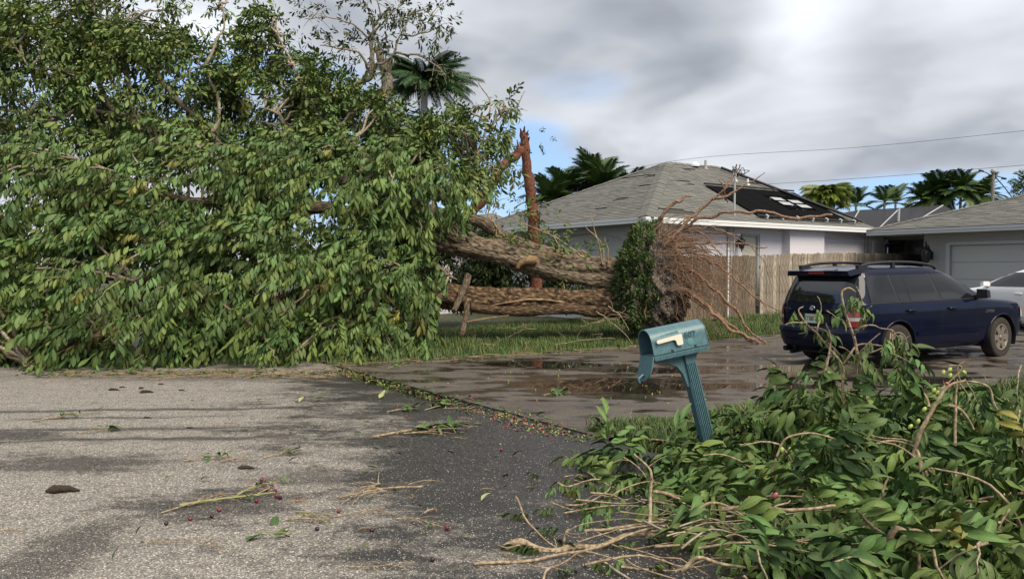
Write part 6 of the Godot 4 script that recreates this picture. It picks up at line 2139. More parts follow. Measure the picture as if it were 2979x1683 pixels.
# ---------------------------------------------------------------- mailbox
func mailbox() -> void:
	var t := thing("mailbox", "teal plastic mailbox on a leaning ribbed post with its door hanging open", "mailbox", Vector3(1.759, 0.000, -7.337) + Vector3(0, -0.01, 0))
	t.basis = Basis(Vector3(0, 0, 1), 0.245) * Basis(Vector3.UP, 0.36).scaled(Vector3.ONE * 0.965)
	var teal := grained([[0.3, lin(0.068, 0.140, 0.165)], [0.7, lin(0.088, 0.172, 0.196)]], Vector3(3, 3, 3), 0.34, 0.02, 4, 80)
	var groove := paint(lin(0.010, 0.030, 0.036), 0.7)
	var groove_ink := paint(lin(0.030, 0.085, 0.098), 0.6)
	# post with ribs
	var m := MB.new()
	m.box(Vector3(-0.052, -0.25, -0.050), Vector3(0.052, 0.95, 0.050))
	var post := obj("post", m.mesh(), teal, t)
	for side in 2:
		for k in 5:
			m = MB.new()
			var a := -0.044 + k * 0.0185
			if side == 0:
				m.block([Vector3(a, -0.24, 0.0505), Vector3(a + 0.0125, -0.24, 0.0505), Vector3(a + 0.010, -0.24, 0.061), Vector3(a + 0.002, -0.24, 0.061), Vector3(a, 0.87, 0.0505), Vector3(a + 0.0125, 0.87, 0.0505), Vector3(a + 0.010, 0.86, 0.061), Vector3(a + 0.002, 0.86, 0.061)])
			else:
				m.block([Vector3(-0.0525, -0.24, a), Vector3(-0.0525, -0.24, a + 0.0125), Vector3(-0.06, -0.24, a + 0.010), Vector3(-0.06, -0.24, a + 0.002), Vector3(-0.0525, 0.70, a), Vector3(-0.0525, 0.70, a + 0.0125), Vector3(-0.06, 0.69, a + 0.010), Vector3(-0.06, 0.69, a + 0.002)])
			obj("rib", m.mesh(), teal, post)
	# the box sits a little crooked on its post
	var bx := Transform3D(Basis(Vector3(0, 0, 1), -0.075), Vector3(0, 0.955, 0))
	# curved brace under the front
	m = MB.new()
	var br := PackedVector2Array([Vector2(0.0, 0.0), Vector2(-0.34, 0.0), Vector2(-0.33, -0.03), Vector2(-0.22, -0.05), Vector2(-0.13, -0.10), Vector2(-0.08, -0.18), Vector2(-0.055, -0.30), Vector2(0.0, -0.30)])
	m.poly(br, 0.05, bx * Transform3D(Basis(), Vector3(0, 0.0, -0.025)))
	obj("brace", m.mesh(), teal, t)
	m = MB.new()
	m.poly(PackedVector2Array([Vector2(0.0, 0.0), Vector2(0.145, 0.0), Vector2(0.10, -0.02), Vector2(0.06, -0.10), Vector2(0.0, -0.10)]), 0.05, bx * Transform3D(Basis(), Vector3(0, 0.0, -0.025)))
	obj("brace", m.mesh(), teal, t)
	# tray
	m = MB.new()
	m.box(Vector3(-0.395, 0.0, -0.125), Vector3(0.175, 0.042, 0.125), Color.WHITE, bx)
	var tray := obj("tray", m.mesh(), teal, t)
	m = MB.new()
	for k in 38:
		m.box(Vector3(-0.385 + k * 0.0147, 0.006, 0.1252), Vector3(-0.377 + k * 0.0147, 0.034, 0.129), Color.WHITE, bx)
	tag(obj("tray_ridges", m.mesh(), teal, tray), "", "", "", "stuff")
	m = MB.new()
	m.box(Vector3(-0.390, 0.0425, -0.119), Vector3(0.170, 0.050, 0.119), Color.WHITE, bx)
	obj("tray_gap", m.mesh(), groove, tray)
	# shell: an arched tube with a wall, open at the front
	var outer := []
	var inner := []
	for i in 25:
		var a := PI * i / 24.0
		outer.append(Vector2(cos(a) * 0.122, 0.165 + sin(a) * 0.122))
		inner.append(Vector2(cos(a) * 0.114, 0.163 + sin(a) * 0.114))
	outer.push_front(Vector2(0.126, 0.05)); outer.append(Vector2(-0.126, 0.05))
	inner.push_front(Vector2(0.116, 0.061)); inner.append(Vector2(-0.116, 0.061))
	m = MB.new()
	var r0 := []
	var r1 := []
	var i0 := []
	var i1 := []
	for i in outer.size():
		r0.append(bx * Vector3(-0.40, outer[i].y, outer[i].x)); r1.append(bx * Vector3(0.17, outer[i].y, outer[i].x))
		i0.append(bx * Vector3(-0.40, inner[i].y, inner[i].x)); i1.append(bx * Vector3(0.16, inner[i].y, inner[i].x))
	m.sheet([r0, r1], Color.WHITE, true)
	if m.n[13].y < 0:
		m = MB.new(); m.sheet([r0, r1])
	m.sheet([i0, i1], Color.WHITE, m.n[13].y < 0)
	m.sheet([r0, i0])
	var back := PackedVector2Array()
	for p in outer: back.append(Vector2(p.x, p.y))
	m.poly(back, 0.012, bx * Transform3D(Basis(Vector3(0, 0, 1), Vector3(0, 1, 0), Vector3(-1, 0, 0)), Vector3(0.172, 0, 0)))
	m.box(Vector3(-0.40, 0.0505, -0.1255), Vector3(0.16, 0.0575, 0.1255), Color.WHITE, bx)
	obj("box", m.mesh(), teal, t)
	m = MB.new()
	for x in [-0.22, 0.02]:
		m.box(Vector3(x, 0.052, 0.1265), Vector3(x + 0.022, 0.074, 0.130), Color.WHITE, bx)
	obj("latch_slot", m.mesh(), groove, t)
	# door, hanging from its lower edge
	m = MB.new()
	var dp := PackedVector2Array([Vector2(-0.12, 0.0), Vector2(0.12, 0.0), Vector2(0.12, 0.10)])
	for i in 13:
		var a := PI * i / 12.0
		dp.append(Vector2(cos(a) * 0.12, 0.11 + sin(a) * 0.12))
	dp.append(Vector2(-0.12, 0.10))
	var dd := Vector3(-0.36, -0.93, 0).normalized()
	m.poly(dp, 0.014, bx * Transform3D(Basis(Vector3(0, 0, 1), dd, Vector3(0, 0, 1).cross(dd)), Vector3(-0.405, 0.05, 0)))
	var door := obj("door", m.mesh(), teal, t)
	m = MB.new()
	m.tube(curve([bx * (Vector3(-0.41, 0.05, 0.0) + dd * 0.17), bx * (Vector3(-0.45, 0.05, 0.0) + dd * 0.20), bx * (Vector3(-0.43, 0.05, 0.0) + dd * 0.24)]), taper(13, 0.014, 0.010), 6)
	obj("handle", m.mesh(), teal, door)
	# flag in its recess
	m = MB.new()
	m.poly(PackedVector2Array([Vector2(-0.375, 0.125), Vector2(-0.115, 0.125), Vector2(-0.115, 0.232), Vector2(-0.375, 0.205)]), 0.004, bx * Transform3D(Basis(Vector3(1, 0, 0), Vector3(0, 1, -0.12).normalized(), Vector3(0, 0.12, 1).normalized()), Vector3(0, 0.0, 0.136)))
	obj("flag_recess", m.mesh(), teal, t)
	m = MB.new()
	var fl := PackedVector2Array([Vector2(-0.352, 0.148), Vector2(-0.190, 0.156), Vector2(-0.172, 0.146), Vector2(-0.166, 0.112), Vector2(-0.158, 0.100), Vector2(-0.112, 0.100), Vector2(-0.102, 0.110), Vector2(-0.102, 0.188), Vector2(-0.110, 0.196), Vector2(-0.345, 0.183), Vector2(-0.362, 0.174), Vector2(-0.364, 0.158)])
	m.poly(fl, 0.012, bx * Transform3D(Basis(), Vector3(0, 0, 0.1405)))
	obj("flag", m.mesh(), paint(lin(0.66, 0.64, 0.52), 0.5), t)
	lettering("607", 0.056, groove_ink, t, bx * Transform3D(Basis(), Vector3(-0.005, 0.172, 0.1235)), 0.006, true).name = "house_number"
	m = MB.new()
	m.lathe([Vector2(0.034, 0.0), Vector2(0.033, 0.003), Vector2(0.001, 0.0031)], 24, bx * Transform3D(Basis(Vector3(1, 0, 0), Vector3(0, 0, 1), Vector3(0, -1, 0)), Vector3(-0.012, 0.108, 0.1255)))
	obj("round_mark", m.mesh(), paint(lin(0.085, 0.21, 0.23), 0.6), t)

# ---------------------------------------------------------------- heap of cut branches
func heap_high(x: float, d: float) -> float:
	var h := 0.0
	for g in [[2.85, 6.7, 0.58, 0.6, 0.95], [3.7, 6.1, 0.75, 1.0, 0.62], [2.5, 5.4, 0.75, 0.55, 0.50], [1.6, 6.4, 0.45, 0.42, 0.18], [1.95, 4.9, 0.45, 0.6, 0.26], [0.95, 6.9, 0.35, 0.40, 0.10], [3.2, 4.7, 0.9, 0.7, 0.52], [1.0, 5.9, 0.35, 0.4, 0.09], [2.2, 4.0, 0.6, 0.45, 0.28]]:
		h = maxf(h, g[4] * exp(-((x - g[0]) / g[2]) ** 2 * 0.5 - ((d - g[1]) / g[3]) ** 2 * 0.5) + 0.35 * h * exp(-((x - g[0]) / g[2]) ** 2 - ((d - g[1]) / g[3]) ** 2))
	return h

func branch_heap() -> void:
	var sprays := []
	for i in 6:
		sprays.append(make_spray(9, 0.32, 0.15, big_leaf_meshes, 1.25, 0.8, 0.3))
	var base := Vector3(2.5, 0, -5.6)
	var t := thing("branch_heap", "waist high heap of cut leafy branches piled beside the mailbox", "branch heap", base)
	var tone := Color(0.135, 0.225, 0.064)
	var all := []
	for i in 9000:
		var x := rng.randf_range(0.2, 5.4)
		var d := rng.randf_range(3.3, 8.3)
		if x > d * 0.72 or x < d * 0.04:
			continue
		var h := heap_high(x, d)
		if h < 0.05 + 0.05 * rng.randf():
			continue
		var y := h * pow(rng.randf(), 0.45)
		if bump_noise.get_noise_3d(x * 1.5, y * 2.0, d * 1.5) < -0.2:
			continue
		var p := Vector3(x, maxf(y, 0.04), -d)
		# outward from the heap: down its slope and towards the outside
		var gx := heap_high(x + 0.1, d) - heap_high(x - 0.1, d)
		var gd := heap_high(x, d + 0.1) - heap_high(x, d - 0.1)
		var dir := Vector3(-gx * 4.0, 0.1 - 0.7 * rng.randf(), gd * 4.0) + jitter(0.8)
		var b := along(dir, Vector3.UP + jitter(0.4)).scaled(Vector3.ONE * rng.randf_range(0.75, 1.12))
		all.append([p.distance_squared_to(Vector3(0, 1.59, 0)) + rng.randf() * 3.0 - 6.0 * y, rng.randi() % 6, Transform3D(b, p - base)])
		if all.size() > 1500:
			break
	# designed shoots of leaves that stick out: place, direction, how many
	var extra := [[Vector3(2.239, 1.325, -6.400), 3, 0.55], [Vector3(2.543, 1.460, -6.300), 6, 0.7], [Vector3(2.621, 1.370, -6.300), 4, 0.6], [Vector3(2.381, 1.367, -6.350), 3, 0.65], [Vector3(2.736, 1.169, -6.200), 7, 0.8], [Vector3(2.890, 1.106, -6.200), 7, 0.85], [Vector3(2.795, 0.975, -6.100), 6, 0.85], [Vector3(2.331, 1.131, -6.350), 4, 0.7], [Vector3(2.456, 1.022, -6.400), 6, 0.8], [Vector3(2.627, 0.954, -6.300), 7, 0.9], [Vector3(2.848, 0.936, -6.000), 4, 0.8], [Vector3(3.168, 0.826, -5.900), 5, 0.8], [Vector3(3.293, 0.925, -5.500), 6, 1.0], [Vector3(3.160, 0.724, -5.200), 6, 1.1], [Vector3(2.254, 0.959, -6.500), 4, 0.7], [Vector3(2.135, 0.359, -3.700), 5, 1.15], [Vector3(1.860, 0.296, -3.700), 4, 1.1], [Vector3(2.422, 0.426, -4.000), 5, 1.15], [Vector3(1.477, 0.192, -3.900), 4, 1.05], [Vector3(1.183, 0.188, -4.000), 4, 1.0]]
	for e in extra:
		for i in maxi(2, int(e[1] * 0.7)):
			var p: Vector3 = e[0] - base + jitter(0.07)
			all.append([-1.0 - rng.randf() * 4.0, rng.randi() % 6, Transform3D(along(Vector3(rng.randf_range(-0.6, 0.8), -0.25, rng.randf_range(-0.3, 0.6)) + jitter(0.3), Vector3.UP + jitter(0.4)).scaled(Vector3.ONE * e[2] * 0.8), p)])
	all.sort_custom(func(a, b): return a[0] < b[0])
	var xfs := []
	var cols := []
	for i in 6:
		xfs.append([])
		cols.append([])
	for i in all.size():
		var s: Spray = sprays[all[i][1]]
		if i < 33:
			obj("twig", s.twig, M.twig, t, all[i][2])
			var g := rng.randi() % 4
			for lf in s.leaves:
				obj("leaf", big_leaf_meshes[lf[0]], M.heap_greens[g if rng.randf() < 0.6 else rng.randi() % 4], t, all[i][2] * lf[1])
		else:
			xfs[all[i][1]].append(all[i][2])
			cols[all[i][1]].append(green(tone, 0.42))
	for k in 6:
		multi("foliage", sprays[k].mesh, M.leaf, xfs[k], cols[k], t)
	# stems seen over and through the leaves
	var stems := [
		[0.017, 0.006, [Vector3(2.598, -0.090, -6.200), Vector3(2.653, 0.075, -6.300), Vector3(2.704, 0.386, -6.300), Vector3(2.678, 0.587, -6.300), Vector3(2.665, 0.772, -6.300), Vector3(2.610, 1.014, -6.300), Vector3(2.586, 1.118, -6.300), Vector3(2.532, 1.284, -6.300), Vector3(2.491, 1.434, -6.300), Vector3(2.514, 1.473, -6.300), Vector3(2.550, 1.478, -6.300), Vector3(2.595, 1.447, -6.300)]],
		[0.012, 0.004, [Vector3(2.537, 0.581, -6.350), Vector3(2.529, 0.773, -6.350), Vector3(2.522, 0.896, -6.350), Vector3(2.419, 1.016, -6.350), Vector3(2.321, 1.136, -6.350), Vector3(2.236, 1.220, -6.350), Vector3(2.178, 1.309, -6.350), Vector3(2.219, 1.338, -6.350)]],
		[0.010, 0.004, [Vector3(2.522, 0.896, -6.350), Vector3(2.561, 0.980, -6.300), Vector3(2.625, 1.050, -6.300), Vector3(2.746, 1.055, -6.250), Vector3(2.840, 1.029, -6.200)]],
		[0.007, 0.003, [Vector3(2.586, 1.118, -6.300), Vector3(2.595, 1.165, -6.250), Vector3(2.618, 1.200, -6.200), Vector3(2.699, 1.205, -6.200), Vector3(2.741, 1.187, -6.200), Vector3(2.838, 1.165, -6.200), Vector3(2.869, 1.106, -6.200)]],
		[0.007, 0.003, [Vector3(2.321, 1.136, -6.350), Vector3(2.354, 1.233, -6.400), Vector3(2.374, 1.339, -6.400), Vector3(2.341, 1.413, -6.400)]],
		[0.006, 0.003, [Vector3(2.236, 1.220, -6.350), Vector3(2.130, 1.223, -6.300), Vector3(2.068, 1.202, -6.300)]],
		[0.007, 0.003, [Vector3(2.532, 1.284, -6.300), Vector3(2.555, 1.358, -6.250), Vector3(2.600, 1.402, -6.250)]],
		[0.010, 0.005, [Vector3(2.368, 0.849, -6.300), Vector3(2.393, 0.940, -6.300), Vector3(2.412, 1.096, -6.300), Vector3(2.374, 1.213, -6.300)]],
		[0.014, 0.006, [Vector3(2.471, 0.085, -5.900), Vector3(2.512, 0.274, -5.900), Vector3(2.584, 0.389, -5.900), Vector3(2.742, 0.397, -5.900), Vector3(2.809, 0.382, -5.800)]],
		[0.010, 0.005, [Vector3(1.729, 0.247, -5.500), Vector3(1.733, 0.304, -5.500), Vector3(1.762, 0.402, -5.500), Vector3(1.829, 0.505, -5.500), Vector3(2.004, 0.531, -5.500), Vector3(2.179, 0.477, -5.500), Vector3(2.315, 0.363, -5.500)]],
		[0.017, 0.009, [Vector3(2.713, 0.354, -5.600), Vector3(2.753, 0.507, -5.600), Vector3(2.847, 0.700, -5.600), Vector3(2.929, 0.825, -5.600), Vector3(3.050, 0.872, -5.600)]],
		[0.013, 0.007, [Vector3(2.536, 0.485, -5.200), Vector3(2.515, 0.358, -5.100), Vector3(2.502, 0.143, -5.000), Vector3(2.541, 0.008, -5.000)]],
		[0.012, 0.006, [Vector3(2.563, 0.420, -5.200), Vector3(2.600, 0.252, -5.100), Vector3(2.655, 0.133, -5.000), Vector3(2.729, 0.050, -5.000)]],
		[0.018, 0.010, [Vector3(1.875, 0.015, -4.200), Vector3(1.882, 0.103, -4.200), Vector3(1.902, 0.218, -4.200), Vector3(1.936, 0.287, -4.200), Vector3(1.970, 0.296, -4.200), Vector3(2.021, 0.261, -4.200), Vector3(2.062, 0.166, -4.200), Vector3(2.056, 0.016, -4.200)]],
		[0.009, 0.005, [Vector3(2.053, 0.256, -4.300), Vector3(2.160, 0.265, -4.300), Vector3(2.259, 0.266, -4.300), Vector3(2.397, 0.239, -4.300), Vector3(2.425, 0.159, -4.300)]],
		[0.010, 0.005, [Vector3(3.067, 0.638, -5.200), Vector3(3.048, 0.724, -5.200), Vector3(3.013, 0.791, -5.200), Vector3(2.972, 0.892, -5.200), Vector3(2.845, 0.921, -5.200)]],
		[0.013, 0.006, [Vector3(2.837, 0.732, -5.400), Vector3(2.902, 0.717, -5.400), Vector3(2.945, 0.679, -5.400), Vector3(3.000, 0.583, -5.400)]],
		[0.012, 0.006, [Vector3(2.789, 0.205, -5.200), Vector3(2.830, 0.487, -5.300), Vector3(2.886, 0.734, -5.400), Vector3(2.891, 0.869, -5.400)]],
		[0.012, 0.005, [Vector3(1.948, 0.172, -4.600), Vector3(2.076, 0.298, -4.700), Vector3(2.133, 0.435, -4.700)]],
		[0.008, 0.004, [Vector3(1.458, 0.055, -4.600), Vector3(1.464, 0.208, -4.600), Vector3(1.456, 0.294, -4.600), Vector3(1.547, 0.333, -4.600)]],
		[0.010, 0.005, [Vector3(1.060, 0.157, -4.900), Vector3(1.161, 0.229, -4.900), Vector3(1.263, 0.219, -4.900), Vector3(1.337, 0.187, -4.800)]],
		[0.013, 0.008, [Vector3(1.192, 0.255, -4.700), Vector3(1.386, 0.266, -4.700), Vector3(1.604, 0.285, -4.600), Vector3(1.795, 0.305, -4.600)]],
		[0.012, 0.006, [Vector3(0.868, 0.081, -4.200), Vector3(0.945, 0.152, -4.200), Vector3(1.068, 0.117, -4.200), Vector3(1.190, 0.100, -4.200)]],
		[0.006, 0.003, [Vector3(2.932, 0.781, -5.700), Vector3(3.059, 0.911, -5.700), Vector3(3.070, 0.958, -5.700), Vector3(2.988, 0.965, -5.700)]],
		[0.006, 0.003, [Vector3(3.072, 0.864, -5.700), Vector3(3.047, 0.946, -5.700), Vector3(3.089, 0.994, -5.700)]],
	]
	for s in stems:
		obj("stem", limb_mesh(s[2].map(func(p): return p - base), s[0], s[1], 7, 0.15, 5, 0.012), M.twig, t)
	for i in 30:
		var x := rng.randf_range(1.0, 4.0)
		var d := rng.randf_range(4.0, 7.4)
		var h := heap_high(x, d)
		if h < 0.12:
			continue
		var a := Vector3(x, h * rng.randf_range(0.3, 1.0), -d)
		var e := a + Vector3(rng.randf_range(-0.6, 0.6), rng.randf_range(-0.25, 0.3), rng.randf_range(-0.3, 0.5))
		e.y = maxf(e.y, 0.03)
		obj("stem", limb_mesh([a - base, a.lerp(e, 0.5) + jitter(0.08) + Vector3(0, 0.05, 0) - base, e - base], rng.randf_range(0.006, 0.014), 0.004, 6, 0.12, 5, 0.02), M.twig, t)
	# small green fruit on the topmost shoots, one of them pink
	var fruit := MB.new()
	fruit.lathe([Vector2(0.001, -0.016), Vector2(0.008, -0.010), Vector2(0.0105, 0.0), Vector2(0.008, 0.010), Vector2(0.001, 0.015)], 10)
	var fm := fruit.mesh()
	var lime := paint(lin(0.34, 0.42, 0.10), 0.4)
	var pink := paint(lin(0.36, 0.07, 0.09), 0.4)
	for q in [[Vector3(2.954, 0.915, -5.700), 0], [Vector3(3.001, 0.894, -5.700), 0], [Vector3(3.097, 0.916, -5.700), 0], [Vector3(2.998, 0.934, -5.700), 0], [Vector3(2.892, 0.793, -5.700), 0], [Vector3(2.916, 0.776, -5.700), 0], [Vector3(2.957, 0.842, -5.650), 1], [Vector3(2.639, 0.581, -5.500), 0], [Vector3(2.689, 0.615, -5.500), 0], [Vector3(2.729, 0.695, -5.500), 0], [Vector3(1.757, 0.444, -5.400), 0], [Vector3(1.812, 0.444, -5.400), 0], [Vector3(1.463, 0.361, -4.600), 1]]:
		var p: Vector3 = q[0] - base
		obj("fruit", fm, pink if q[1] == 1 else lime, t, Transform3D(Basis(Vector3(0, 0, 1), rng.randf_range(-0.8, 0.8)).scaled(Vector3.ONE * 1.3), p))

	# bare branches beside the heap, each lying loose
	var bare := [
		["cut_branch", "thick pale cut branch with a bent sawn end pointing into the road", 0.024, 0.012, [Vector3(-0.031, 0.015, -4.750), Vector3(0.055, 0.045, -4.750), Vector3(0.162, -0.000, -4.750), Vector3(0.278, -0.006, -4.750), Vector3(0.338, 0.014, -4.770), Vector3(0.517, 0.014, -4.800), Vector3(0.696, 0.048, -4.900), Vector3(0.913, 0.034, -4.900), Vector3(1.031, 0.020, -4.850)]],
		["bare_branch", "long thin bare branch lowest on the road below the cut branch", 0.010, 0.006, [Vector3(-0.199, 0.007, -4.500), Vector3(-0.069, 0.012, -4.520), Vector3(0.099, 0.006, -4.550), Vector3(0.246, 0.023, -4.600), Vector3(0.483, 0.037, -4.700), Vector3(0.759, 0.084, -4.850), Vector3(1.018, 0.103, -4.950)]],
		["bare_branch", "thin brown stick standing up behind the sawn end of the cut branch", 0.007, 0.004, [Vector3(0.026, 0.252, -4.950), Vector3(0.081, 0.139, -4.900), Vector3(0.165, 0.057, -4.850), Vector3(0.265, 0.003, -4.800), Vector3(0.407, 0.013, -4.600)]],
		["bare_branch", "pale forked twig standing upright in front of the heap", 0.013, 0.006, [Vector3(0.808, 0.034, -4.900), Vector3(0.815, 0.095, -4.900), Vector3(0.831, 0.164, -4.950), Vector3(0.843, 0.252, -5.000), Vector3(0.851, 0.371, -5.050), Vector3(0.827, 0.411, -5.100), Vector3(0.768, 0.457, -5.200)]],
		["bare_branch", "thin branch reaching from the heap toward the road above the bare tangle", 0.008, 0.004, [Vector3(0.328, 0.099, -5.900), Vector3(0.416, 0.077, -5.900), Vector3(0.614, 0.095, -6.000), Vector3(0.716, 0.053, -6.000), Vector3(0.836, 0.047, -5.900)]],
		["bare_branch", "short hooked pale stick at the bottom edge beside the bare tangle", 0.007, 0.005, [Vector3(0.160, 0.008, -4.250), Vector3(0.172, 0.029, -4.300), Vector3(0.201, 0.040, -4.350), Vector3(0.261, 0.040, -4.400), Vector3(0.310, 0.049, -4.450)]],
		["bare_branch", "bent branch with a crook lying over the bare tangle", 0.011, 0.007, [Vector3(0.871, 0.246, -5.100), Vector3(0.985, 0.221, -5.100), Vector3(1.051, 0.187, -5.050), Vector3(1.047, 0.128, -5.000), Vector3(1.000, 0.049, -4.950)]],
		["bare_branch", "straight grey branch running from the forked twig into the heap", 0.010, 0.006, [Vector3(0.432, 0.063, -4.900), Vector3(0.641, 0.069, -4.950), Vector3(0.855, 0.085, -5.000), Vector3(1.062, 0.094, -5.000), Vector3(1.235, 0.118, -4.950)]],
		["bare_branch", "twig with a short upright spur beside the thick cut branch", 0.008, 0.005, [Vector3(0.304, -0.009, -4.850), Vector3(0.311, 0.048, -4.850), Vector3(0.323, 0.078, -4.850), Vector3(0.339, 0.088, -4.850)]],
		["bare_branch", "drooping stem arching down over the grass beside the mailbox post", 0.006, 0.003, [Vector3(0.866, 0.169, -6.400), Vector3(0.917, 0.152, -6.300), Vector3(0.980, 0.098, -6.200), Vector3(0.999, 0.034, -6.000), Vector3(0.957, 0.017, -5.700)]],
	]
	for b in bare:
		var o: Vector3 = on_ground(b[4][b[4].size() / 2])
		var k := thing(b[0], b[1], "branch", o, 0.0, "loose branches beside the heap")
		obj("stem", limb_mesh(b[4].map(func(p): return p - o), b[2], b[3], 9, 0.16, 6, 0.012), M.twig, k)
		for i in 3:
			var line := curve(b[4], 4)
			var a: Vector3 = line[rng.randi_range(3, line.size() - 3)] - o
			var e := a + Vector3(rng.randf_range(-0.16, 0.16), rng.randf_range(-0.03, 0.08), rng.randf_range(-0.12, 0.12))
			e.y = maxf(e.y, 0.012)
			obj("side_twig", limb_mesh([a, a.lerp(e, 0.5) + jitter(0.02), e], b[3] * 0.7, 0.002, 5, 0.1, 4), M.twig, k)
	# the tangle of thin bare twigs under them
	var tangle := thing("twig_tangle", "flat tangle of thin bare twigs on the asphalt in front of the heap", "branch heap", Vector3(1.1, 0, -4.9))
	for i in 66:
		var x := rng.randf_range(0.25, 1.75)
		var d := rng.randf_range(4.25, 5.6) + 0.1 * x
		var a := Vector3(x, rng.randf_range(0.015, 0.10 + 0.05 * x), -d)
		var l := rng.randf_range(0.25, 0.95)
		var an := rng.randfn(0.05, 0.5)
		var e := a + Vector3(cos(an) * l, rng.randf_range(-0.05, 0.09), -sin(an) * l)
		e.y = maxf(e.y, 0.012)
		obj("twig", limb_mesh([a - tangle.position, a.lerp(e, 0.35) + jitter(0.05) - tangle.position, a.lerp(e, 0.7) + jitter(0.05) - tangle.position, e - tangle.position], rng.randf_range(0.003, 0.009), 0.002, 5, 0.1, 4), M.twig if rng.randf() < 0.75 else M.pale_bark, tangle)
	xfs = []
	cols = []
	for i in 70:
		var x := rng.randf_range(0.15, 1.7)
		var d := rng.randf_range(4.2, 6.4)
		xfs.append(Transform3D(along(Vector3(rng.randf_range(-1, 1), 0.1, rng.randf_range(-1, 1)), Vector3.UP).scaled(Vector3.ONE * rng.randf_range(0.4, 0.7)), Vector3(x, 0.05, -d) - tangle.position))
		cols.append(green(tone, 0.4))
	multi("foliage", sprays[2].mesh, M.leaf, xfs, cols, tangle)

# ---------------------------------------------------------------- litter on the road
func sprig(label: String, a: Vector3, b: Vector3, leaves: int, leaf_len: float, thick: float, category := "twig", group := "twigs lying on the road", lean := 0.0) -> Node3D:
	# a broken twig lying from a to b, with leaves towards b
	var mid := (a + b) * 0.5
	var t := thing("leafy_twig" if leaves > 0 else "bare_twig", label, category, mid, 0.0, group)
	var p := a - mid + Vector3(0, thick + 0.004, 0)
	var q := b - mid + Vector3(0, thick + 0.012, 0)
	var l := (b - a).length()
	obj("stem", limb_mesh([p, p.lerp(q, 0.4) + Vector3(0, 0.01, rng.randf_range(-0.16, 0.16) * l), p.lerp(q, 0.7) + Vector3(0, 0.012, rng.randf_range(-0.14, 0.14) * l), q], thick, thick * 0.5, 6, 0.15, 5), M.twig if leaves == 0 or rng.randf() < 0.6 else M.green_twig, t)
	for i in maxi(4, leaves / 2):
		var f := rng.randf_range(0.25, 0.9)
		var s := p.lerp(q, f)
		var an := rng.randf_range(0.3, 0.9) * (1.0 if i % 2 else -1.0)
		var e := s + ((q - p).normalized().rotated(Vector3.UP, an)) * l * rng.randf_range(0.18, 0.5)
		e.y = thick + rng.randf_range(0.004, 0.03)
		obj("side_twig", limb_mesh([s, s.lerp(e, 0.5) + Vector3(0, 0.015, 0), e], thick * 0.6, 0.002, 5, 0.1, 4), M.twig, t)
	for i in int(leaves * 1.6):
		var f := lerpf(0.35, 1.0, rng.randf())
		var s := p.lerp(q, f)
		var d := (q - p).normalized().rotated(Vector3.UP, rng.randf_range(-1.6, 1.6)) + Vector3(0, rng.randf_range(0.0, 0.35), 0)
		var ll := leaf_len * 1.15 * rng.randf_range(0.7, 1.15)
		obj("leaf", big_leaf_meshes[rng.randi() % 6], M.heap_greens[rng.randi() % 4], t, Transform3D(along(d, Vector3.UP + jitter(0.5)).scaled_local(Vector3(ll, ll, ll)), s + Vector3(0, 0.012 + rng.randf_range(0, 0.03), 0)))
	return t

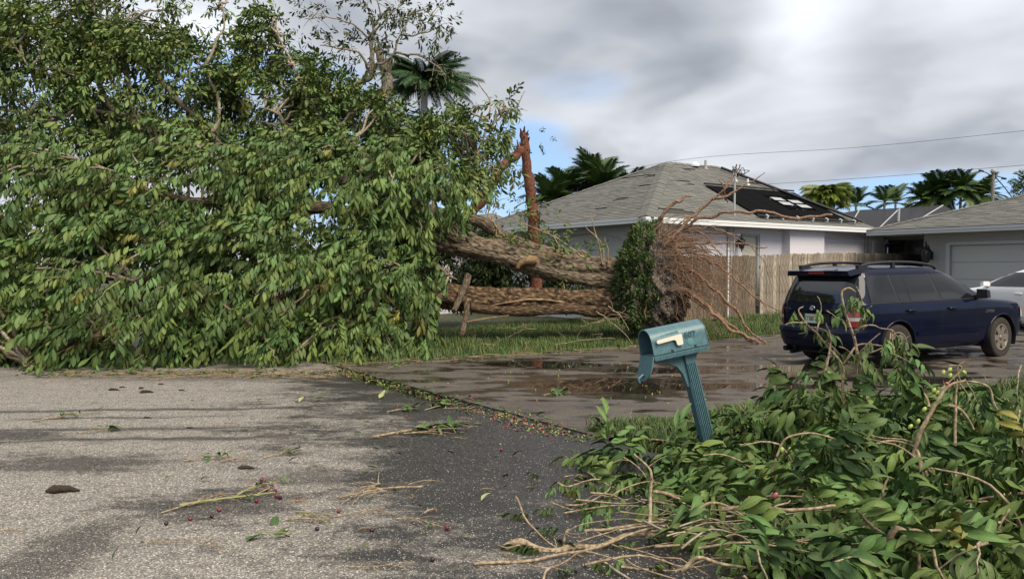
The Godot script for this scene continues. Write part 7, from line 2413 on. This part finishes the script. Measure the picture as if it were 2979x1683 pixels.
func litter() -> void:
	sprig("leafy twig with a stout pale stem lying on the wet road near the driveway corner", Vector3(-1.321, 0.000, -7.937), Vector3(-0.547, 0.000, -8.386), 16, 0.15, 0.013)
	sprig("dark glossy leaf cluster on the wet road beside the seam pool", Vector3(-1.409, -0.000, -9.398), Vector3(-1.082, 0.000, -9.593), 6, 0.13, 0.006)
	sprig("bright leaf cluster touching the seam pool", Vector3(-0.996, -0.000, -9.524), Vector3(-0.732, 0.000, -9.950), 8, 0.13, 0.006)
	sprig("thin twig trailing from the bright leaf cluster over the seam", Vector3(-0.790, 0.000, -9.648), Vector3(-0.448, 0.000, -9.583), 0, 0.1, 0.005)
	var forked := sprig("bare forked twig fanning out on the dark wet road", Vector3(-0.650, 0.000, -6.108), Vector3(-1.201, 0.000, -5.776), 0, 0.1, 0.009)
	for q in [[Vector3(-0.981, 0.000, -6.202), Vector3(-1.165, 0.000, -5.607)], [Vector3(-0.991, 0.000, -6.182), Vector3(-1.199, 0.000, -6.199)], [Vector3(-1.011, 0.000, -6.152), Vector3(-1.164, 0.000, -5.893)], [Vector3(-0.991, 0.000, -6.182), Vector3(-1.041, 0.000, -6.564)], [Vector3(-1.003, 0.000, -6.103), Vector3(-1.084, 0.000, -5.608)], [Vector3(-0.761, 0.000, -6.185), Vector3(-0.545, 0.000, -6.290)]]:
		var a: Vector3 = q[0] + Vector3(0, 0.012, 0) - forked.position
		var b: Vector3 = q[1] + Vector3(0, 0.010, 0) - forked.position
		obj("side_twig", limb_mesh([a, a.lerp(b, 0.5) + Vector3(0, 0.02, 0.02), b], 0.006, 0.002, 5, 0.1, 4), M.twig, forked)
	sprig("long pale stick with a knuckled end lying across the dry road", Vector3(-2.234, 0.000, -5.593), Vector3(-1.679, 0.000, -5.904), 1, 0.1, 0.010)
	sprig("thin dark curved stem beside the long pale stick", Vector3(-2.292, 0.000, -5.433), Vector3(-1.947, 0.000, -5.901), 0, 0.1, 0.005)
	sprig("bundle of stripped twigs with purple fruit at the end of the long stick", Vector3(-1.947, 0.000, -5.901), Vector3(-1.736, 0.000, -6.242), 3, 0.08, 0.006)
	sprig("splayed bunch of short twigs on the drying road", Vector3(-1.433, 0.000, -5.292), Vector3(-1.137, 0.000, -5.259), 0, 0.08, 0.007)
	sprig("second splayed bunch crossing the short twigs", Vector3(-1.419, 0.000, -5.467), Vector3(-1.124, 0.000, -5.152), 1, 0.08, 0.006)
	sprig("long dark whip stem running from the splayed bunch to the wet road", Vector3(-1.156, 0.000, -5.347), Vector3(-0.661, 0.000, -5.469), 0, 0.1, 0.004)
	sprig("thin twig with tiny leaves left of the stripped twig pair", Vector3(-2.721, 0.000, -6.945), Vector3(-2.408, 0.000, -7.040), 5, 0.08, 0.005)
	sprig("dark short stick beside the thin twig with tiny leaves", Vector3(-2.422, 0.000, -6.912), Vector3(-2.205, 0.000, -6.966), 0, 0.08, 0.006)
	sprig("curled pale twig with small leaves on the edge of the wet road", Vector3(-2.104, 0.000, -7.044), Vector3(-1.813, 0.000, -7.278), 5, 0.08, 0.006)
	sprig("flattened leafy twig on the far dry road between the tyre bands", Vector3(-5.017, -0.000, -8.721), Vector3(-4.620, 0.000, -9.261), 6, 0.10, 0.007)
	sprig("small twig ending in one bright leaf tuft below the flattened twig", Vector3(-4.244, 0.000, -8.103), Vector3(-3.963, 0.000, -8.249), 6, 0.10, 0.005)
	sprig("bent thin twig on the wet road behind the sawn branch end", Vector3(-0.736, 0.000, -5.323), Vector3(-0.418, 0.000, -5.126), 0, 0.08, 0.005)
	sprig("short pale stub of wood on the wet road", Vector3(-0.572, 0.000, -5.438), Vector3(-0.492, 0.000, -5.479), 0, 0.08, 0.008)
	sprig("long thin twig at the very bottom of the dry road", Vector3(-0.879, 0.000, -4.450), Vector3(-0.539, -0.000, -4.382), 0, 0.08, 0.004)
	sprig("bare thin twig below the big green leaf sprig", Vector3(-2.121, 0.000, -4.845), Vector3(-1.663, 0.000, -4.742), 0, 0.08, 0.004)
	sprig("leafy twig caught on the grass edge at the driveway corner", Vector3(0.496, 0.000, -6.958), Vector3(0.798, 0.000, -7.091), 9, 0.12, 0.006)
	sprig("leaf tuft in the middle of the driveway pool", Vector3(0.359, 0.000, -10.666), Vector3(0.771, 0.000, -10.888), 6, 0.14, 0.006)
	sprig("leaf tuft on the asphalt between the seam and the heap", Vector3(0.405, 0.000, -6.431), Vector3(0.666, 0.000, -6.381), 7, 0.12, 0.005)
	sprig("upright pair of leaves at the lawn edge of the driveway", Vector3(-2.058, 0.000, -13.535), Vector3(-1.836, 0.000, -14.194), 5, 0.16, 0.006)
	# the big sprig of four leaves
	var four := thing("leaf_sprig", "sprig of four big flat green leaves on the dry road", "leaf sprig", Vector3(-1.447, -0.000, -5.013), 0.0)
	for q in [[Vector3(-1.618, 0.000, -4.901), Vector3(-1.463, 0.000, -4.928), 0.19], [Vector3(-1.482, 0.000, -5.026), Vector3(-1.340, 0.000, -5.081), 0.12], [Vector3(-1.456, 0.000, -5.080), Vector3(-1.505, 0.000, -5.291), 0.14], [Vector3(-1.335, 0.000, -4.981), Vector3(-1.409, 0.000, -4.916), 0.12]]:
		var a: Vector3 = q[0] + Vector3(0, 0.02, 0) - four.position
		var b: Vector3 = q[1] + Vector3(0, 0.03, 0) - four.position
		obj("leaf", big_leaf_meshes[rng.randi() % 2], M.heap_greens[rng.randi() % 3], four, Transform3D(along(a - b, Vector3.UP).scaled_local(Vector3.ONE * q[2]), b))
	obj("stem", limb_mesh([Vector3(-0.08, 0.015, 0), Vector3(0.02, 0.02, 0.01), Vector3(0.16, 0.012, 0.0)], 0.004, 0.002, 5), M.green_twig, four)
	# single leaves that one can point to
	var leaf_list := [
		[Vector3(-1.657, -0.000, -10.415), Vector3(-1.571, -0.000, -10.709), 0, "pale yellow curled leaf lying on the wet road near the seam pool"], [Vector3(-2.346, 0.000, -6.285), Vector3(-2.272, 0.000, -6.245), 1, "small green leaf left of the purple fruit cluster"], [Vector3(-0.977, 0.000, -5.685), Vector3(-0.927, 0.000, -5.711), 1, "lone green leaf beyond the forked twig"], [Vector3(-2.626, 0.000, -6.302), Vector3(-2.560, 0.000, -6.282), 1, "tiny leaf on the dry road above the long stick"],
		[Vector3(-2.439, 0.000, -10.397), Vector3(-2.318, 0.000, -10.631), 1, "bright leaf on the wet road below the crown edge"], [Vector3(-2.569, 0.000, -10.065), Vector3(-2.533, 0.000, -10.255), 0, "pale leaf on the wet road close to the bright leaf"], [Vector3(-0.207, 0.000, -5.746), Vector3(-0.150, 0.000, -5.817), 0, "small pale leaf on the black wet road"], [Vector3(0.007, 0.000, -7.144), Vector3(0.095, 0.000, -7.093), 1, "leaf on the wet road beside the seam fruit"],
		[Vector3(-1.853, 0.000, -6.921), Vector3(-1.752, 0.000, -6.860), 1, "leaf at the damp edge right of the curled twig"], [Vector3(-0.521, 0.000, -5.091), Vector3(-0.477, 0.000, -5.125), 1, "leaf near the sawn branch end"], [Vector3(2.393, -0.000, -10.512), Vector3(2.515, 0.000, -10.659), 1, "leaf on the driveway behind the mailbox post"], [Vector3(0.272, 0.000, -9.164), Vector3(0.382, 0.000, -9.079), 1, "green leaf on the brown dry corner of the driveway"],
		[Vector3(-2.254, 0.000, -4.984), Vector3(-2.207, 0.000, -4.971), 1, "leaf on the stained part of the dry road"], [Vector3(-2.187, 0.000, -4.543), Vector3(-2.160, -0.000, -4.565), 1, "leaf near the bottom of the dry road"], [Vector3(0.948, 0.000, -6.902), Vector3(1.149, 0.000, -7.271), 2, "rust brown leaf leaning on the grass beside the heap"],
	]
	for q in leaf_list:
		var a: Vector3 = q[0] + Vector3(0, 0.012, 0)
		var b: Vector3 = q[1] + Vector3(0, 0.016, 0)
		var o := thing("fallen_leaf", q[3], "leaf", a, 0.0, "single fallen leaves")
		var l := clampf((b - a).length() * 1.15, 0.07, 0.19)
		obj("blade", big_leaf_meshes[rng.randi() % 5], [M.pale_leaf, M.heap_greens[rng.randi() % 4], M.dead_leaf][q[2]], o, Transform3D(along(b - a + Vector3(0, 0.1, 0), Vector3.UP).scaled_local(Vector3.ONE * l), Vector3.ZERO))
		obj("stalk", limb_mesh([Vector3.ZERO, (a - b).normalized() * 0.02, (a - b).normalized() * 0.035], 0.0015, 0.001, 4), M.green_twig, o)
	# purple fruit on the road
	var fm := MB.new()
	fm.lathe([Vector2(0.001, -0.011), Vector2(0.008, -0.008), Vector2(0.0115, 0.0), Vector2(0.008, 0.008), Vector2(0.001, 0.011)], 12)
	var ball := fm.mesh()
	var plum := paint(lin(0.035, 0.007, 0.020), 0.35)
	var wine := paint(lin(0.15, 0.016, 0.035), 0.35)
	var fruits := [[Vector3(-1.933, 0.000, -5.492), 1, "wine red fruit nearest the knuckled end of the long stick"], [Vector3(-1.932, 0.000, -5.353), 0, "black purple fruit below the long pale stick"], [Vector3(-2.046, -0.000, -5.292), 1, "burst magenta fruit on the dry road"], [Vector3(-2.160, 0.000, -5.196), 0, "purple fruit furthest from the long stick"], [Vector3(-1.137, 0.000, -5.470), 1, "red fruit beside the dark whip stem"], [Vector3(-1.192, 0.000, -5.096), 0, "large dark fruit under the splayed bunch"], [Vector3(-1.477, 0.000, -5.738), 1, "red fruit at the end of the stripped bundle"], [Vector3(-1.613, 0.000, -5.797), 0, "dark fruit beside the stripped bundle"], [Vector3(-2.004, 0.000, -5.783), 0, "dark fruit by the middle of the long stick"], [Vector3(-0.396, 0.000, -5.119), 1, "red fruit on the wet road by the bent twig"], [Vector3(-0.432, -0.000, -4.556), 0, "black fruit at the bottom of the wet road"], [Vector3(-0.851, 0.000, -5.073), 0, "squashed purple fruit with yellow flesh on the dry road"], [Vector3(-0.091, 0.000, -7.405), 1, "red fruit on black road short of the seam"]]
	for q in fruits:
		var o := thing("fallen_fruit", q[2], "fruit", q[0], rng.randf() * TAU, "purple fruit on the road")
		obj("skin", ball, wine if q[1] == 1 else plum, o, Transform3D(Basis(Vector3(1, 0, 0), 1.3).scaled(Vector3.ONE * 1.25), Vector3(0, 0.013, 0)))
		obj("stalk", limb_mesh([Vector3(0.012, 0.014, 0), Vector3(0.02, 0.016, 0.002)], 0.002, 0.001, 4, 0.0, 1), M.green_twig, o)
	for q in [[Vector3(-1.753, 0.000, -5.709), "fruit at the knuckle side of the stripped twig bundle"], [Vector3(-1.822, 0.000, -6.140), "uppermost fruit of the stripped twig bundle"], [Vector3(-1.757, 0.000, -6.092), "red fruit high in the stripped twig bundle"], [Vector3(-1.773, 0.000, -6.015), "fruit in the middle of the stripped twig bundle"], [Vector3(-1.700, 0.000, -5.978), "fruit at the tip of the stripped twig bundle"], [Vector3(-1.893, 0.000, -6.292), "fruit above the bundle toward the far road"], [Vector3(-1.647, 0.000, -5.832), "lowest fruit of the stripped twig bundle"]]:
		var o := thing("fallen_fruit", q[1], "fruit", q[0], rng.randf() * TAU, "fruit in the stripped bundle")
		obj("skin", ball, [wine, plum][rng.randi() % 2], o, Transform3D(Basis(Vector3(1, 0, 0), 0.6).scaled(Vector3.ONE * 1.3), Vector3(0, 0.014, 0)))
	# dark seed husks further up the road
	var husk := MB.new()
	husk.tube([Vector3(-0.06, 0.02, 0), Vector3(-0.03, 0.035, 0.01), Vector3(0.02, 0.03, -0.01), Vector3(0.07, 0.015, 0.01)], [0.012, 0.034, 0.028, 0.008], 8, Color.WHITE, 0.5, bump_noise)
	var hm := husk.mesh()
	var dark := grained([[0.3, lin(0.012, 0.008, 0.007)], [0.7, lin(0.05, 0.032, 0.02)]], Vector3(8, 8, 8), 0.95, 0.03, 4, 90)
	for q in [[Vector3(-5.298, 0.000, -11.083), 0.20, 0.87, "long dark bark piece leftmost among the husks on the road"], [Vector3(-5.307, 0.000, -11.348), 0.60, 0.57, "small dark husk above the long bark piece"], [Vector3(-5.008, 0.000, -11.255), 1.40, 0.76, "dark husk in the middle of the husk group"], [Vector3(-4.772, 0.000, -10.874), 0.30, 1.06, "largest dark husk lowest in the husk group"], [Vector3(-4.914, 0.000, -11.672), 0.00, 0.57, "dark husk standing alone behind the husk group"], [Vector3(-4.389, 0.000, -11.074), 0.00, 0.57, "dark husk furthest right of the husk group"], [Vector3(-3.258, 0.000, -8.426), 0.20, 0.49, "dark husk between the two wet bands"], [Vector3(-3.939, 0.000, -8.990), 0.10, 0.57, "dark chip at the end of the upper wet band"], [Vector3(-2.139, 0.000, -6.697), 0.10, 0.82, "brown leaf husk below the thin twig"], [Vector3(-3.227, 0.000, -5.967), 0.20, 1.39, "dark slug shaped bark strip on the dry road"]]:
		var o := thing("bark_husk", q[3], "bark piece", q[0] - Vector3(0, 0.004, 0), q[1], "dark husks on the road")
		obj("shell", hm, dark, o, Transform3D(Basis().scaled(Vector3(1.2, 0.6, 0.8) * q[2]), Vector3.ZERO))
	# what nobody could count: small leaves, bits and fruit swept together
	var bits := []
	var tint := []
	var balls := []
	var btint := []
	var sticks := []
	var stick := MB.new()
	stick.tube(curve([Vector3(-0.5, 0.012, 0), Vector3(-0.25, 0.03, 0.12), Vector3(0.1, 0.02, -0.06), Vector3(0.5, 0.012, 0.08)], 4), taper(13, 0.008, 0.004), 4)
	stick.tube([Vector3(-0.1, 0.02, 0.05), Vector3(0.1, 0.03, 0.2), Vector3(0.22, 0.02, 0.22)], [0.006, 0.004, 0.002], 4)
	for i in 2000:
		var p := Vector3.ZERO
		var k := rng.randf()
		var s := rng.randf_range(0.03, 0.09)
		if k < 0.34:      # the seam at the foot of the driveway
			p = lot(rng.randfn(-0.12, 0.14), rng.randf_range(-0.6, 6.4))
		elif k < 0.62:    # along the far edge of the driveway
			p = lot(rng.randf_range(0.0, 8.5), rng.randfn(6.55, 0.18))
			s = rng.randf_range(0.05, 0.14)
		elif k < 0.86:    # below the crown
			var x := rng.randf_range(-7.5, -2.6)
			p = Vector3(x, 0, -rng.randfn(12.9, 0.28))
			s = rng.randf_range(0.05, 0.15)
		elif k < 0.90:
			p = lot(rng.randf_range(-3.0, -0.2), rng.randf_range(-2.5, 4.0))
			s = rng.randf_range(0.04, 0.10)
		elif k < 0.95:
			p = lot(rng.randf_range(0.2, 7.0), rng.randf_range(0.5, 6.3))
		else:
			p = Vector3(rng.randf_range(-5.5, 0.6), 0, -rng.randf_range(4.6, 12.5))
			s *= 0.6
		var t := t_of(p)
		p.y = (rise(t) + 0.022 if t > 0.0 else 0.004) + rng.randf_range(0.0, 0.012)
		bits.append(Transform3D(along(Vector3(rng.randf_range(-1, 1), rng.randf_range(0.0, 0.3), rng.randf_range(-1, 1)), Vector3.UP + jitter(0.3)).scaled_local(Vector3(s, s, s)), p))
		tint.append(green(Color(0.11, 0.17, 0.05) if rng.randf() < 0.75 else Color(0.20, 0.20, 0.08), 0.4))
	for i in 900:
		var s := rng.randf_range(-0.6, 6.3)
		var dense := exp(-((s - 0.5) / 0.8) ** 2) + 0.5 * exp(-((s - 5.6) / 0.5) ** 2) + 0.12
		var p := lot(rng.randfn(-0.17, 0.12), s)
		if rng.randf() > dense:
			if rng.randf() < 0.8:
				continue
			p = lot(rng.randf_range(-1.2, 5.0), rng.randf_range(-0.5, 4.5))
		var t := t_of(p)
		p.y = (rise(t) + 0.024 if t > 0.0 else 0.006)
		balls.append(Transform3D(Basis(Vector3(1, 0, 0), rng.randf() * 3.0).scaled(Vector3.ONE * rng.randf_range(0.6, 1.1)), p))
		btint.append([Color(0.30, 0.035, 0.045), Color(0.28, 0.26, 0.09), Color(0.09, 0.015, 0.03), Color(0.25, 0.10, 0.08), Color(0.25, 0.33, 0.07)][rng.randi() % 5])
	for i in 330:
		var p := Vector3.ZERO
		if i < 150:
			p = lot(rng.randf_range(0.0, 8.0), rng.randfn(6.6, 0.2))
		elif i < 300:
			p = Vector3(rng.randf_range(-7.0, -2.6), 0, -rng.randfn(12.85, 0.3))
		else:
			p = Vector3(rng.randf_range(-4.5, 0.4), 0, -rng.randf_range(4.6, 9.0))
		var l := rng.randf_range(0.15, 0.6) if i < 300 else rng.randf_range(0.05, 0.2)
		p.y = rise(t_of(p)) + (0.02 if t_of(p) > 0.0 else 0.0)
		sticks.append(Transform3D(Basis(Vector3.UP, rng.randfn(0.0, 0.9)).scaled(Vector3(l, 0.7, l)), p))
	tag(multi("leaf_litter", leaf_meshes[1], M.leaf, bits, tint), "small torn leaves scattered along the seam and the lawn edge", "leaf litter")
	var fruit_skin := paint(Color.WHITE, 0.35)
	fruit_skin.vertex_color_use_as_albedo = true
	tag(multi("fruit_litter", ball, fruit_skin, balls, btint), "red and yellow fruit washed along the driveway seam", "fruit litter")
	tag(multi("twig_litter", stick.mesh(), M.twig, sticks, []), "thin straw like twigs strewn along the lawn edge", "twig litter")
	# broken twigs on the lawn before the root plate
	var n := 0
	for q in [[Vector3(0.733, 0.007, -17.600), Vector3(2.146, 0.218, -17.300), "grey twig lying on the lawn left of the root plate"], [Vector3(-0.065, 0.222, -17.600), Vector3(0.505, 0.426, -17.300), "grey twig on the lawn under the lower trunk"], [Vector3(1.781, 0.773, -17.600), Vector3(2.503, 0.112, -17.300), "pale sprung twig leaning against the root plate"], [Vector3(1.457, 0.446, -17.600), Vector3(2.215, 0.611, -17.300), "thin twig crossing the lawn before the trunk ends"], [Vector3(-1.008, 0.001, -17.600), Vector3(-0.134, -0.040, -17.300), "long straw coloured twig at the lawn edge"], [Vector3(2.034, 0.883, -17.600), Vector3(2.430, 0.397, -17.300), "thin pale twig hanging from the turf of the root plate"]]:
		var a: Vector3 = q[0]
		var b: Vector3 = q[1]
		a.y = maxf(a.y, rise(t_of(a)) + 0.01)
		b.y = maxf(b.y, rise(t_of(b)) + 0.01)
		var o := thing("bare_twig", q[2], "twig", Vector3(b.x, rise(t_of(b)), b.z), 0.0, "twigs on the lawn")
		obj("stem", limb_mesh([a - o.position, a.lerp(b, 0.5) - o.position + Vector3(0, 0.06, 0.05), b - o.position], 0.014, 0.006, 6, 0.1, 5, 0.05), M.twig, o)
		for k in 3:
			var s := a.lerp(b, 0.2 + 0.25 * k) - o.position + Vector3(0, 0.04, 0.03)
			obj("side_twig", limb_mesh([s, s + Vector3(rng.randf_range(-0.2, 0.2), 0.12, 0.05), s + Vector3(rng.randf_range(-0.4, 0.4), rng.randf_range(0.0, 0.3), 0.05)], 0.008, 0.003, 5, 0.1, 4), M.twig, o)
		n += 1

# ---------------------------------------------------------------- grass
func grass() -> void:
	var tuft := MB.new()
	for i in 11:
		var a := rng.randf() * TAU
		var p := Vector3(rng.randf_range(-0.06, 0.06), 0, rng.randf_range(-0.06, 0.06))
		var h := rng.randf_range(0.06, 0.14)
		var lean := Vector3(cos(a), 0, sin(a)) * h * rng.randf_range(0.2, 0.9)
		var w := Vector3(-sin(a), 0, cos(a)) * 0.0035
		var q := p + lean * 0.4 + Vector3(0, h * 0.65, 0)
		var tip := p + lean + Vector3(0, h, 0)
		tuft.quad(p - w, q - w * 0.8, q + w * 0.8, p + w)
		tuft.tri(q - w * 0.8, tip, q + w * 0.8)
	var mesh := tuft.mesh()
	var fresh := Color(0.070, 0.120, 0.028)
	var areas := [
		# t from, t to, s from, s to, count, scale
		["lawn_grass", "short trampled lawn grass under the fallen trunk", -1.5, 12.0, 6.6, 13.5, 9000, 1.15],
		["verge_grass", "thick green grass tuft between the driveway and the branch heap", 0.15, 4.5, -2.2, -0.15, 5200, 1.0],
		["strip_grass", "strip of lawn beyond the driveway beside the blue car", 4.0, 12.0, -3.0, -0.6, 1700, 1.2],
		["side_grass", "grass at the foot of the wooden fence behind the blue car", 9.5, 20.0, 6.7, 10.4, 3200, 1.2],
	]
	for g in areas:
		var xfs := []
		var cols := []
		for i in g[6]:
			var t := rng.randf_range(g[2], g[3])
			var s := rng.randf_range(g[4], g[5])
			var p := lot(t, s, rise(t) - 0.03)
			var n := bump_noise.get_noise_2d(p.x * 0.9, p.z * 0.9)
			if n < -0.22 and rng.randf() < 0.8:
				continue
			if t < 0.0 and s < 7.5:
				continue
			var k: float = g[7] * rng.randf_range(0.75, 1.35) * (1.0 + 0.5 * n)
			xfs.append(Transform3D(Basis(Vector3.UP, rng.randf() * TAU).scaled(Vector3.ONE * k), p))
			var c := green(fresh, 0.45)
			if rng.randf() < 0.12:
				c = Color(0.17, 0.15, 0.055)
			cols.append(c)
		tag(multi(g[0], mesh, M.grass, xfs, cols), g[1], "grass")
